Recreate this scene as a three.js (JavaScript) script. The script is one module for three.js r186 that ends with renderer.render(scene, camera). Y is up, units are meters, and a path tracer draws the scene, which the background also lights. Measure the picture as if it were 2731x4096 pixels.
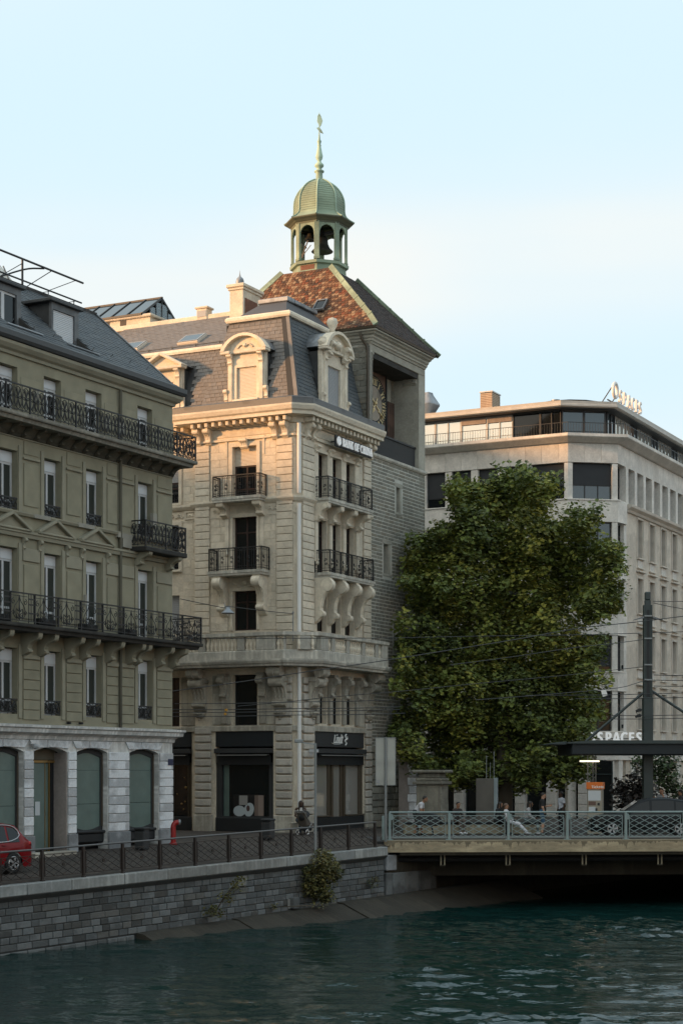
import * as THREE from 'three';
import { mergeGeometries, mergeVertices } from 'three/addons/utils/BufferGeometryUtils.js';
import { MarchingCubes } from 'three/addons/objects/MarchingCubes.js';
import { FontLoader } from 'three/addons/loaders/FontLoader.js';
import { TextGeometry } from 'three/addons/geometries/TextGeometry.js';

// ---------------------------------------------------------------- camera, sky, sun, exposure
const scene = new THREE.Scene();
const EYE = 2.7;                                    // eye height over the bridge deck
const camera = new THREE.PerspectiveCamera(2 * Math.atan(3085 / 7100) * 180 / Math.PI, 2731 / 6170, 0.5, 4000);
camera.position.set(0, EYE, 0);
camera.lookAt(0, EYE, -1);
camera.setViewOffset(2731, 6170, 0, 0, 2731, 4096); // rising-front lens: verticals stay vertical
camera.updateProjectionMatrix();
const renderer = new THREE.WebGLRenderer({ antialias: true });
renderer.setSize(682, 1024);
renderer.toneMapping = THREE.LinearToneMapping;
renderer.toneMappingExposure = 1.18;
renderer.shadowMap.enabled = true;

const SUN = new THREE.Vector3(-0.957, 0.178, 0.225).normalize();   // low evening sun, far left and a little behind
const sun = new THREE.DirectionalLight(0xffbd7c, 5);
sun.position.copy(SUN).multiplyScalar(200).add(new THREE.Vector3(0, 10, -80));
sun.target.position.set(0, 10, -80);
sun.shadow.radius = 9;
sun.castShadow = true;
Object.assign(sun.shadow.camera, { left: -90, right: 90, top: 60, bottom: -60, near: 1, far: 500 });
scene.add(sun, sun.target);

function hash2(i, j) { let h = (i * 374761393 + j * 668265263) | 0; h = Math.imul(h ^ (h >>> 13), 1274126177); return ((h ^ (h >>> 16)) >>> 0) / 4294967296; }
function vnoise(x, y, per = 1 << 20) {
  const i = Math.floor(x), j = Math.floor(y), f = x - i, g = y - j, s = f * f * (3 - 2 * f), t = g * g * (3 - 2 * g), m = (k) => ((k % per) + per) % per;
  const a = hash2(m(i), m(j)), b = hash2(m(i + 1), m(j)), c = hash2(m(i), m(j + 1)), d = hash2(m(i + 1), m(j + 1));
  return a + (b - a) * s + (c - a) * t + (a - b - c + d) * s * t;
}
function fbm(x, y, oct = 4, per = 1 << 20) { let s = 0, a = 0.5, n = 0; for (let k = 0; k < oct; k++) { s += a * vnoise(x, y, per); n += a; x *= 2; y *= 2; per *= 2; a *= 0.5; } return s / n; }
function smooth(a, b, x) { const t = Math.min(1, Math.max(0, (x - a) / (b - a))); return t * t * (3 - 2 * t); }
{
  const W = 2048, Hh = 1024, data = new Float32Array(W * Hh * 4);
  for (let r = 0; r < Hh; r++) {
    const el = ((r + 0.5) / Hh - 0.5) * Math.PI, e = el * 180 / Math.PI;
    for (let c = 0; c < W; c++) {
      const az = ((c + 0.5) / W - 0.5) * 2 * Math.PI;            // direction x = cos az, z = sin az
      const x = Math.cos(az) * Math.cos(el), y = Math.sin(el), z = Math.sin(az) * Math.cos(el);
      const up = smooth(0, 80, e), cs = x * SUN.x + y * SUN.y + z * SUN.z;
      let col = [0.615 - 0.05 * up, 0.785 - 0.045 * up, 0.875 - 0.02 * up];
      const low = 1 - smooth(0, 13, e);                           // pale warm band over the horizon, all round
      col = [col[0] + 0.13 * low, col[1] + 0.05 * low, col[2] - 0.02 * low];
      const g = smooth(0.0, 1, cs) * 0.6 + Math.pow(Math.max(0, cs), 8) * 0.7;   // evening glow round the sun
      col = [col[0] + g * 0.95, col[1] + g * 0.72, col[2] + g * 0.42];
      if (e > 1) {                                                // thin high cloud in long level streaks, all round
        const ad = az * 180 / Math.PI + 90, wob = (fbm(Math.cos(az) * 3 + 9, Math.sin(az) * 3 + e * 0.05, 4) - 0.5) * 5, tilt = 5 * Math.sin(az + Math.PI / 2); let cl = 0;
        for (const [e0, wd, k, ph] of [[15.6, 2.6, 1.15, 1], [9, 1.6, 0.35, 4], [27, 3, 0.4, 7], [38, 4, 0.6, 11], [52, 5, 0.6, 17], [68, 6, 0.5, 23]]) {
          const d = (e - e0 - tilt * (ph === 1 ? 1 : 0.5) - wob) / wd, gap = smooth(0.3, 0.62, fbm(Math.cos(az) * 4 + ph * 3, Math.sin(az) * 4 + ph, 3)), fib = 0.75 + 0.5 * fbm(ad * 0.12 + ph, e * 1.1 + wob * 0.5, 4) - 0.25;
          cl += k * Math.exp(-d * d) * (ph === 1 ? 0.6 + 0.4 * gap : gap) * fib;
        }
        cl = Math.min(1, cl); const cc = [0.86, 0.83, 0.77]; col = col.map((v, q) => v + (cc[q] * (1 + g * 0.6) - v) * cl);
      }
      const o = (r * W + c) * 4;
      data[o] = col[0]; data[o + 1] = col[1]; data[o + 2] = col[2]; data[o + 3] = 1;
    }
  }
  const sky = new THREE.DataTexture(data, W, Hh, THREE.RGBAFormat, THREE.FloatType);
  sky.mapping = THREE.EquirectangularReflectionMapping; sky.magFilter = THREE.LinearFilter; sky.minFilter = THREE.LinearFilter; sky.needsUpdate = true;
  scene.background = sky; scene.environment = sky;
}

// ---------------------------------------------------------------- helpers
function rng(seed) { let s = seed | 0; return () => { s = (s + 0x6d2b79f5) | 0; let t = Math.imul(s ^ (s >>> 15), 1 | s); t = (t + Math.imul(t ^ (t >>> 7), 61 | t)) ^ t; return ((t ^ (t >>> 14)) >>> 0) / 4294967296; }; }
const V = (x, y, z) => new THREE.Vector3(x, y, z);
const used = {};
function numbered(n) { if (!(n in used)) { used[n] = 0; return n; } used[n]++; return n + '_' + String(used[n]).padStart(3, '0'); }
function tag(o, label, category, group, kind) { if (label) o.userData.label = label; if (category) o.userData.category = category; if (group) o.userData.group = group; if (kind) o.userData.kind = kind; return o; }
function thing(name, label, category, x = 0, y = 0, Z = 0, ry = 0, group) {     // a Group at the thing's base; Z is the distance ahead of the eye
  const g = new THREE.Group(); g.name = numbered(name); g.position.set(x, y, -Z); g.rotation.y = ry; scene.add(g); return tag(g, label, category, group);
}
function put(parent, name, geo, mat, x = 0, y = 0, z = 0, ry = 0) {
  const m = new THREE.Mesh(geo, mat); m.name = name; m.position.set(x, y, z); m.rotation.y = ry; m.castShadow = m.receiveShadow = true; parent.add(m); return m;
}
function structure(name, geo, mat) { const m = put(scene, numbered(name), geo, mat); m.userData.kind = 'structure'; return m; }
function node(parent, name, x, y, z, ry = 0) { const g = new THREE.Group(); g.name = name; g.position.set(x, y, z); g.rotation.y = ry; parent.add(g); return g; }

function fromTris(P, UV) {                       // flat shaded triangles
  const g = new THREE.BufferGeometry();
  g.setAttribute('position', new THREE.Float32BufferAttribute(P, 3));
  g.setAttribute('uv', new THREE.Float32BufferAttribute(UV, 2));
  g.computeVertexNormals(); return g;
}
const boxes = new Map();
function bx(w, h, d, b = 0, vary = 0) {                    // a box, chamfered by b; uv in metres
  const q = (v) => Math.max(0.001, Math.round(v * 1000) / 1000); w = q(w); h = q(h); d = q(d); b = Math.min(b, w * 0.45, h * 0.45, d * 0.45);
  const key = [w, h, d, b.toFixed(4), vary].join(); if (boxes.has(key)) return boxes.get(key);
  const P = [], UV = [], hw = w / 2, hh = h / 2, hd = d / 2, off = hash2(Math.round(w * 977), Math.round(h * 331 + d * 77)) * 3 + vary * 0.83;
  const tri = (a, bb, c, n) => { for (const p of [a, bb, c]) { P.push(...p); const ax = Math.abs(n[0]), ay = Math.abs(n[1]), az = Math.abs(n[2]); UV.push(...(az >= ax && az >= ay ? [p[0] + off, p[1] + off] : ax >= ay ? [p[2] + off, p[1] + off] : [p[0] + off, p[2] + off])); } };
  const quad = (a, bb, c, d2) => {
    const u = [bb[0] - a[0], bb[1] - a[1], bb[2] - a[2]], v = [c[0] - a[0], c[1] - a[1], c[2] - a[2]], n = [u[1] * v[2] - u[2] * v[1], u[2] * v[0] - u[0] * v[2], u[0] * v[1] - u[1] * v[0]];
    const m = [a[0] + c[0], a[1] + c[1], a[2] + c[2]];
    if (n[0] * m[0] + n[1] * m[1] + n[2] * m[2] < 0) { tri(a, d2, c, n); tri(a, c, bb, n); } else { tri(a, bb, c, n); tri(a, c, d2, n); }
  };
  const S = [-1, 1];
  for (const s of S) {
    quad([s * hw, -hh + b, -hd + b], [s * hw, hh - b, -hd + b], [s * hw, hh - b, hd - b], [s * hw, -hh + b, hd - b]);
    quad([-hw + b, s * hh, -hd + b], [hw - b, s * hh, -hd + b], [hw - b, s * hh, hd - b], [-hw + b, s * hh, hd - b]);
    quad([-hw + b, -hh + b, s * hd], [hw - b, -hh + b, s * hd], [hw - b, hh - b, s * hd], [-hw + b, hh - b, s * hd]);
  }
  if (b > 0) {
    for (const s of S) for (const t of S) {
      quad([s * hw, t * (hh - b), -hd + b], [s * (hw - b), t * hh, -hd + b], [s * (hw - b), t * hh, hd - b], [s * hw, t * (hh - b), hd - b]);
      quad([s * hw, -hh + b, t * (hd - b)], [s * (hw - b), -hh + b, t * hd], [s * (hw - b), hh - b, t * hd], [s * hw, hh - b, t * (hd - b)]);
      quad([-hw + b, s * hh, t * (hd - b)], [-hw + b, s * (hh - b), t * hd], [hw - b, s * (hh - b), t * hd], [hw - b, s * hh, t * (hd - b)]);
      for (const r of S) { const a = [s * hw, t * (hh - b), r * (hd - b)], bb = [s * (hw - b), t * hh, r * (hd - b)], c = [s * (hw - b), t * (hh - b), r * hd]; quad(a, bb, c, c); }
    }
  }
  const g = fromTris(P, UV); boxes.set(key, g); return g;
}
function moved(g, x, y, z, ry = 0, rx = 0, rz = 0) { const m = new THREE.Matrix4().makeRotationFromEuler(new THREE.Euler(rx, ry, rz, 'YXZ')); m.setPosition(x, y, z); return g.clone().applyMatrix4(m); }
function plain(g) { const o = g.index ? g.toNonIndexed() : g.clone(); for (const k of Object.keys(o.attributes)) if (!['position', 'normal', 'uv'].includes(k)) o.deleteAttribute(k); if (!o.attributes.uv) o.setAttribute('uv', new THREE.Float32BufferAttribute(new Float32Array(o.attributes.position.count * 2), 2)); return o; }
function join(list) { return mergeGeometries(list.map(plain)); }
function between(a0, a1, y0, y1, d0, d1, b = 0) { return moved(bx(a1 - a0, y1 - y0, d1 - d0, b), (a0 + a1) / 2, (y0 + y1) / 2, (d0 + d1) / 2); }
function bar(p, q, r, n = 6, r2 = r) {            // a round bar from p to q
  const d = q.clone().sub(p), L = d.length(), g = new THREE.CylinderGeometry(r2, r, L, n, 1); g.translate(0, L / 2, 0);
  g.applyQuaternion(new THREE.Quaternion().setFromUnitVectors(V(0, 1, 0), d.normalize())); g.translate(p.x, p.y, p.z); return g;
}
function beam(p, q, w, h) {                       // a square bar from p to q
  const d = q.clone().sub(p), L = d.length(), g = bx(w, L, h).clone(); g.translate(0, L / 2, 0);
  g.applyQuaternion(new THREE.Quaternion().setFromUnitVectors(V(0, 1, 0), d.normalize())); g.translate(p.x, p.y, p.z); return g;
}
function tube(pts, r, seg, rad = 4) { return new THREE.TubeGeometry(new THREE.CatmullRomCurve3(pts), seg ?? pts.length * 3, r, rad, false); }
// a profile [[out, up], ...] swept along a plan path [[x, z], ...]; outside is on the +z side of a path that runs towards +x
function sweep(path, prof, closed = false, caps = true) {
  const n = path.length, off = (i) => {
    const dir = (a, b) => { const dx = b[0] - a[0], dz = b[1] - a[1], L = Math.hypot(dx, dz); return [-dz / L, dx / L]; };
    let a, b;
    if (closed) { a = dir(path[(i + n - 1) % n], path[i]); b = dir(path[i], path[(i + 1) % n]); } else { a = i ? dir(path[i - 1], path[i]) : dir(path[0], path[1]); b = i < n - 1 ? dir(path[i], path[i + 1]) : a; }
    const k = 1 + a[0] * b[0] + a[1] * b[1]; return [(a[0] + b[0]) / k, (a[1] + b[1]) / k];
  };
  const O = path.map((_, i) => off(i)), P = [], UV = [], pt = (i, j) => [path[i][0] + O[i][0] * prof[j][0], prof[j][1], path[i][1] + O[i][1] * prof[j][0]];
  let s = 0; const m = closed ? n : n - 1;
  for (let i = 0; i < m; i++) {
    const k = (i + 1) % n, L = Math.hypot(path[k][0] - path[i][0], path[k][1] - path[i][1]); let t = 0;
    for (let j = 0; j < prof.length - 1; j++) {
      const l = Math.hypot(prof[j + 1][0] - prof[j][0], prof[j + 1][1] - prof[j][1]), a = pt(i, j), b = pt(k, j), c = pt(k, j + 1), d = pt(i, j + 1);
      P.push(...a, ...b, ...c, ...a, ...c, ...d); UV.push(s, t, s + L, t, s + L, t + l, s, t, s + L, t + l, s, t + l); t += l;
    }
    s += L;
  }
  if (!closed && caps) {
    const tr = THREE.ShapeUtils.triangulateShape(prof.map((p) => new THREE.Vector2(p[0], p[1])), []);
    for (const [i, flip] of [[0, true], [n - 1, false]]) for (const f of tr) for (const j of flip ? [f[2], f[1], f[0]] : f) { P.push(...pt(i, j)); UV.push(prof[j][0], prof[j][1]); }
  }
  return fromTris(P, UV);
}
function lathe(pts, seg = 16) { return new THREE.LatheGeometry(pts.map((p) => new THREE.Vector2(p[0], p[1])), seg); }
function extrude(pts, depth, holes = [], bevel = 0) {
  const s = new THREE.Shape(pts.map((p) => new THREE.Vector2(p[0], p[1])));
  for (const h of holes) s.holes.push(new THREE.Path(h.map((p) => new THREE.Vector2(p[0], p[1]))));
  return new THREE.ExtrudeGeometry(s, { depth, bevelEnabled: bevel > 0, bevelSize: bevel, bevelThickness: bevel, bevelSegments: 1, curveSegments: 8 });
}
const rect = (a0, a1, y0, y1) => [[a0, y0], [a1, y0], [a1, y1], [a0, y1]];
function archTop(a0, a1, y0, y1, rise, n = 8) { const p = [[a0, y0], [a1, y0]]; for (let k = 0; k <= n; k++) { const t = k / n; p.push([a1 + (a0 - a1) * t, y1 - rise + rise * Math.sin(Math.PI * t) ** 0.8]); } return p; }
function wallGeo(a0, a1, y0, y1, holes, thick) { const g = extrude(rect(a0, a1, y0, y1), thick, holes); g.translate(0, 0, -thick); return g; }
// one face of a building: a runs along it, y up, d outwards
function face(group, ry, ox = 0, oz = 0) {
  const c = Math.cos(ry), s = Math.sin(ry), at = (a, d) => [ox + a * c + d * s, oz - a * s + d * c];
  return {
    group, ry, at,
    box(name, a0, a1, y0, y1, d0, d1, mat, b = 0, par = group) { const [x, z] = at((a0 + a1) / 2, (d0 + d1) / 2); return put(par, name, bx(a1 - a0, y1 - y0, d1 - d0, b, b ? Math.floor(hash2(Math.round(a0 * 91), Math.round(y0 * 57)) * 5) : 0), mat, x, (y0 + y1) / 2, z, ry); },
    mesh(name, geo, mat, a = 0, y = 0, d = 0, par = group) { const [x, z] = at(a, d); return put(par, name, geo, mat, x, y, z, ry); },
    node(name, a = 0, y = 0, d = 0, par = group) { const [x, z] = at(a, d); return node(par, name, x, y, z, ry); },
  };
}

// ---------------------------------------------------------------- materials
function tex(size, fn, srgb = true, rep = 1) {   // fn(x, y) in 0..1 gives a grey or [r, g, b] in 0..1 (as seen)
  const d = new Uint8Array(size * size * 4);
  for (let j = 0; j < size; j++) for (let i = 0; i < size; i++) { const v = fn(i / size, j / size), o = (j * size + i) * 4, c = Array.isArray(v) ? v : [v, v, v]; for (let k = 0; k < 3; k++) d[o + k] = Math.max(0, Math.min(255, c[k] * 255)); d[o + 3] = 255; }
  const t = new THREE.DataTexture(d, size, size, THREE.RGBAFormat); t.wrapS = t.wrapT = THREE.RepeatWrapping; t.magFilter = THREE.LinearFilter; t.minFilter = THREE.LinearMipmapLinearFilter; t.generateMipmaps = true; if (srgb) t.colorSpace = THREE.SRGBColorSpace; t.repeat.set(rep, rep); t.needsUpdate = true; return t;
}
const T = {
  grain: tex(512, (x, y) => 0.9 + 0.14 * (fbm(x * 8, y * 8, 6, 8) - 0.2) - 0.05 * hash2(x * 5120 | 0, y * 5120 | 0), true, 0.35),
  stone: tex(512, (x, y) => { const b = fbm(x * 6 + 3, y * 6, 6, 6), f = fbm(x * 48, y * 48, 2, 48); return 0.84 + 0.2 * b + 0.1 * (f - 0.5); }, true, 0.3),
  streak: tex(512, (x, y) => { const s = fbm(x * 40, y * 3, 4, 40), b = fbm(x * 5, y * 5 + 2, 5, 5), f = fbm(x * 60, y * 60, 2, 60), k = Math.min(1, Math.max(0, (s * 0.55 + b * 0.55 - 0.42) * 3.2)); const v = 0.8 + 0.17 * k + 0.1 * (f - 0.5) + 0.12 * (b - 0.5); return [v, v * 0.99, v * 0.965]; }, true, 0.25),
  dirt: tex(512, (x, y) => { const b = fbm(x * 5 + 9, y * 5, 6, 5), f = fbm(x * 50, y * 50, 3, 50), k = smooth(0.3, 0.62, b); return 0.78 + 0.2 * k + 0.12 * (f - 0.5); }, true, 0.4),
  cobble: tex(512, (x, y) => { const gx = x * 32, gy = y * 32, i = Math.floor(gy), xx = gx + (i % 2) * 0.5, fx = xx - Math.floor(xx), fy = gy - i, e = Math.min(fx, 1 - fx, fy, 1 - fy); const v = (0.62 + 0.3 * hash2(Math.floor(xx) % 32, i % 32)) * (0.55 + 0.45 * smooth(0.02, 0.14, e)) * (0.85 + 0.3 * fbm(x * 6, y * 6, 4, 6)); return [v, v * 0.97, v * 0.94]; }, true, 0.28),
  drips: tex(512, (x, y) => { const n = fbm(x * 60, y * 1.5, 3, 60), b = fbm(x * 7, y * 7, 5, 7), f = fbm(x * 50, y * 50, 3, 50), len = 0.03 + 0.3 * Math.pow(n, 2.2) * (0.4 + 1.2 * fbm(x * 12 + 4, 3, 3, 12)), run = y - 0.455, k = run < 0 ? 0.55 : smooth(len * 0.7, len, run) * 0.62 + 0.38; const v = (0.72 + 0.36 * b + 0.14 * (f - 0.5)) * (0.55 + 0.45 * k); return [v, v * 0.97, v * 0.92]; }, true, 1),
  bump: tex(512, (x, y) => fbm(x * 24, y * 24, 5, 24), false, 0.5),
  wave: tex(512, (x, y) => 0.6 * fbm(x * 10, y * 22, 5, 10) + 0.4 * fbm(x * 40 + 3, y * 70, 3, 40), false, 0.12),
};
const C = (r, g, b) => new THREE.Color().setRGB(r, g, b);
function mat(c, map, rough = 0.85, o = {}) { return new THREE.MeshStandardMaterial({ color: Array.isArray(c) ? C(...c) : c, map: map ?? null, roughness: rough, side: THREE.DoubleSide, ...o }); }
function variants(n, c, spread, map, rough = 0.88, seed = 1, o = {}) { const r = rng(seed); return Array.from({ length: n }, () => { const k = 1 + (r() - 0.5) * spread, w = (r() - 0.5) * spread * 0.25; return mat([c[0] * k * (1 + w), c[1] * k, c[2] * k * (1 - w)], map, rough, o); }); }
const bumpy = { bumpMap: T.bump, bumpScale: 0.01 };
const M = {
  lime: mat([0.70, 0.615, 0.485], T.stone, 0.88, bumpy), limeBlocks: variants(5, [0.72, 0.635, 0.505], 0.1, T.stone, 0.88, 3, bumpy), limeTrim: mat([0.73, 0.65, 0.52], T.stone, 0.85),
  greyStone: mat([0.52, 0.49, 0.43], T.streak, 0.9, bumpy), greyBlocks: variants(5, [0.52, 0.485, 0.425], 0.12, T.stone, 0.9, 9, bumpy), paleSlab: mat([0.62, 0.60, 0.55], T.streak, 0.85),
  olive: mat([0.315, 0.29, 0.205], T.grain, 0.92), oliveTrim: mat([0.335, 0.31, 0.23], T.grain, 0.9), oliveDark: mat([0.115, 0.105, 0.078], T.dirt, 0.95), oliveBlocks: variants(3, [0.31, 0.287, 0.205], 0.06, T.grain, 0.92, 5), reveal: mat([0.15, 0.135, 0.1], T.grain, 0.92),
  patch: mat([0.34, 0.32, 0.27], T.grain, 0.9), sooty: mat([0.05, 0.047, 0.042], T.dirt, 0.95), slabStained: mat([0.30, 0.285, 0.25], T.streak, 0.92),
  marble: variants(4, [0.70, 0.715, 0.73], 0.08, T.dirt, 0.7, 8), marbleTrim: mat([0.68, 0.69, 0.70], T.streak, 0.7), plinth: mat([0.30, 0.31, 0.32], T.dirt, 0.85), pinkStone: mat([0.30, 0.26, 0.235], T.stone, 0.8),
  iron: mat([0.012, 0.012, 0.013], null, 0.55), white: mat([0.62, 0.63, 0.64], T.grain, 0.5), shutter: mat([0.58, 0.60, 0.62], null, 0.5), cream: mat([0.60, 0.53, 0.43], null, 0.6), pipeWhite: mat([0.84, 0.83, 0.80], T.grain, 0.45), greyShutter: mat([0.30, 0.31, 0.32], null, 0.55),
  glass: new THREE.MeshPhysicalMaterial({ color: C(0.008, 0.01, 0.011), roughness: 0.06, metalness: 0, specularIntensity: 0.75, side: THREE.DoubleSide }),
  curtainGlass: new THREE.MeshPhysicalMaterial({ color: C(0.04, 0.045, 0.041), roughness: 0.1, specularIntensity: 0.7, side: THREE.DoubleSide }),
  glassSky: new THREE.MeshPhysicalMaterial({ color: C(0.02, 0.03, 0.036), roughness: 0.04, specularIntensity: 1, ior: 1.9, side: THREE.DoubleSide }),
  mirrorGlass: new THREE.MeshPhysicalMaterial({ color: C(0.4, 0.38, 0.34), metalness: 0.45, roughness: 0.03, specularIntensity: 1, ior: 1.6, side: THREE.DoubleSide }),
  solarGlass: new THREE.MeshPhysicalMaterial({ color: C(0.62, 0.58, 0.5), metalness: 0.7, roughness: 0.03, side: THREE.DoubleSide }),
  frost: mat([0.13, 0.185, 0.165], T.grain, 0.35), bronze: mat([0.06, 0.045, 0.028], null, 0.45), brass: mat([0.3, 0.19, 0.07], null, 0.35, { metalness: 0.6 }), darkWood: mat([0.028, 0.011, 0.007], null, 0.7), black: mat([0.012, 0.014, 0.016], T.grain, 0.6), charcoal: mat([0.035, 0.036, 0.037], T.grain, 0.75), navyFascia: mat([0.012, 0.018, 0.024], T.grain, 0.5), dark: mat([0.01, 0.01, 0.011], null, 0.9),
  slateL: variants(4, [0.075, 0.085, 0.092], 0.35, T.grain, 0.6, 12), slateBase: mat([0.05, 0.056, 0.062], T.grain, 0.7), slateW: variants(5, [0.195, 0.18, 0.168], 0.3, T.stone, 0.75, 14), slateWBase: mat([0.07, 0.068, 0.068], T.grain, 0.75), slateFlat: mat([0.085, 0.085, 0.09], T.grain, 0.7),
  lead: mat([0.115, 0.12, 0.125], T.dirt, 0.5, { metalness: 0.2 }), gutter: mat([0.045, 0.048, 0.05], T.dirt, 0.55), zinc: mat([0.28, 0.30, 0.32], T.dirt, 0.45, { metalness: 0.3 }),
  tileWarm: [], tileBase: mat([0.10, 0.05, 0.032], T.grain, 0.9), copper: mat([0.33, 0.43, 0.325], T.streak, 0.7), copperPale: mat([0.40, 0.54, 0.42], T.dirt, 0.7), copperDark: mat([0.13, 0.14, 0.095], T.dirt, 0.8), bell: mat([0.05, 0.045, 0.035], T.dirt, 0.45, { metalness: 0.6 }),
  molasse: variants(7, [0.265, 0.25, 0.205], 0.45, T.stone, 0.95, 21, bumpy), mortar: mat([0.62, 0.60, 0.53], T.grain, 0.95), molassePlain: mat([0.40, 0.38, 0.32], T.stone, 0.95, bumpy),
  clad: variants(4, [0.74, 0.70, 0.64], 0.05, T.stone, 0.8, 31), cladWall: mat([0.72, 0.68, 0.62], T.stone, 0.8), beige: mat([0.66, 0.585, 0.49], T.stone, 0.88), beigeTrim: mat([0.70, 0.635, 0.55], T.grain, 0.85),
  blind: mat([0.022, 0.025, 0.03], T.grain, 0.7), alu: mat([0.35, 0.35, 0.34], null, 0.4, { metalness: 0.5 }), darkMetal: mat([0.02, 0.022, 0.024], null, 0.5), roofEdge: mat([0.55, 0.52, 0.47], T.grain, 0.6),
  concrete: mat([0.40, 0.355, 0.265], T.streak, 0.9, bumpy), concreteShaded: mat([0.055, 0.048, 0.036], T.streak, 0.95), apron: mat([0.05, 0.044, 0.033], T.streak, 0.9, bumpy), quayStone: variants(7, [0.125, 0.132, 0.132], 0.6, T.dirt, 0.92, 41, bumpy), quayMortar: mat([0.07, 0.073, 0.073], T.dirt, 0.95), coping: variants(4, [0.36, 0.375, 0.38], 0.25, T.streak, 0.88, 44),  // the dark concrete has the shade under the bridge in its colour
  stainedConcrete: null, brownIron: mat([0.026, 0.017, 0.013], T.grain, 0.5), mint: mat([0.26, 0.335, 0.33], T.grain, 0.5), street: mat([0.10, 0.082, 0.068], T.cobble, 0.92), asphalt: mat([0.05, 0.05, 0.05], T.grain, 0.95), pavement: mat([0.12, 0.115, 0.105], T.grain, 0.95),
  steelGreen: mat([0.035, 0.052, 0.052], T.grain, 0.5), roofDark: mat([0.012, 0.018, 0.022], T.grain, 0.7), signBack: mat([0.42, 0.42, 0.38], T.grain, 0.5), galv: mat([0.25, 0.27, 0.275], T.grain, 0.45, { metalness: 0.4 }),
  red: mat([0.28, 0.012, 0.012], null, 0.35), blueSign: mat([0.012, 0.018, 0.06], null, 0.4), lettering: mat([0.75, 0.75, 0.72], null, 0.5), paper: mat([0.5, 0.53, 0.55], null, 0.8), wire: mat([0.03, 0.032, 0.033], null, 0.5), brick: mat([0.28, 0.13, 0.085], T.dirt, 0.9), orange: mat([0.62, 0.14, 0.012], null, 0.5), rubber: mat([0.012, 0.012, 0.012], null, 0.85), rim: mat([0.45, 0.45, 0.46], null, 0.3, { metalness: 0.8 }), bark: mat([0.09, 0.075, 0.055], T.dirt, 0.95),
};
M.tileWarm = [[0.20, 0.095, 0.05], [0.12, 0.06, 0.036], [0.30, 0.165, 0.09], [0.17, 0.078, 0.04], [0.085, 0.05, 0.035], [0.38, 0.25, 0.15], [0.24, 0.085, 0.042], [0.14, 0.08, 0.05]].map((c) => mat(c, T.grain, 0.9));
T.drips.repeat.set(0.22, 1 / 1.3); M.stainedConcrete = mat([0.47, 0.415, 0.31], T.drips, 0.9, bumpy);   // dark runs of dirt down the beam's face, as on the photograph
const pick = (list, r) => list[Math.floor(r() * list.length) % list.length];
const carPaint = (c) => new THREE.MeshPhysicalMaterial({ color: C(...c), roughness: 0.35, specularIntensity: 0.2, clearcoat: 0.3, clearcoatRoughness: 0.08, side: THREE.DoubleSide });
const lamp = (c, k) => mat([0.8, 0.8, 0.8], null, 0.6, { emissive: C(...c), emissiveIntensity: k });

// rows of slates or tiles on a sloping four-sided plane (lower left, lower right, upper right, upper left): the first `most` as parts, the rest as one part
function slates(parent, name, q, w, h, mats, most, seed, opt = {}) {
  const [p00, p10, p11, p01] = q, r = rng(seed), slope = p01.clone().add(p11).sub(p00).sub(p10).length() / 2, rows = Math.max(1, Math.round(slope / h)), list = [];
  const nrm = p10.clone().sub(p00).cross(p01.clone().sub(p00)).normalize(), th = opt.thick ?? 0.025;
  for (let i = 0; i < rows; i++) {
    const t0 = (i + 0.5) / rows, L = p00.clone().lerp(p01, t0), R = p10.clone().lerp(p11, t0), len = L.distanceTo(R), ux = R.clone().sub(L).normalize(), n = Math.max(1, Math.round(len / w));
    const uy = nrm.clone().cross(ux).normalize();
    for (let k = 0; k < n + (i % 2); k++) {
      let c = (k + (i % 2 ? 0 : 0.5)) / n; if (c < 0.001) c = 0.25 / n; else if (c > 0.999) c = 1 - 0.25 / n;
      const half = (c <= 0.25 / n + 1e-6 || c >= 1 - 0.25 / n - 1e-6) && i % 2 ? 0.5 : 1;
      const p = L.clone().lerp(R, c).addScaledVector(nrm, th * 0.5 + 0.012 + (r() - 0.5) * 0.008);
      if (opt.skip && opt.skip(p)) continue;
      const m = new THREE.Matrix4().makeBasis(ux, uy, nrm), rot = new THREE.Matrix4().makeRotationX(-(opt.tilt ?? 0.07) * (0.8 + 0.4 * r()));
      m.multiply(rot).scale(V(half, 1, 1)).setPosition(p); list.push(m);
    }
  }
  const geo = opt.geo ?? bx(w * 0.975, h * 1.18, th, 0.004), off = opt.partsFrom === 'top' ? list.length - most : 0;
  list.slice(Math.max(0, off), Math.max(0, off) + most).forEach((m) => { const s = put(parent, name, geo, pick(mats, r)); m.decompose(s.position, s.quaternion, s.scale); });
  const rest = [...list.slice(0, Math.max(0, off)), ...list.slice(Math.max(0, off) + most)];
  if (rest.length) {
    const im = new THREE.InstancedMesh(geo, mat([1, 1, 1], mats[0].map, mats[0].roughness), rest.length); im.name = name + 's'; im.userData.kind = 'stuff'; im.castShadow = im.receiveShadow = true;
    rest.forEach((m, k) => { im.setMatrixAt(k, m); im.setColorAt(k, pick(mats, r).color); }); parent.add(im);
  }
}
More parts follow.
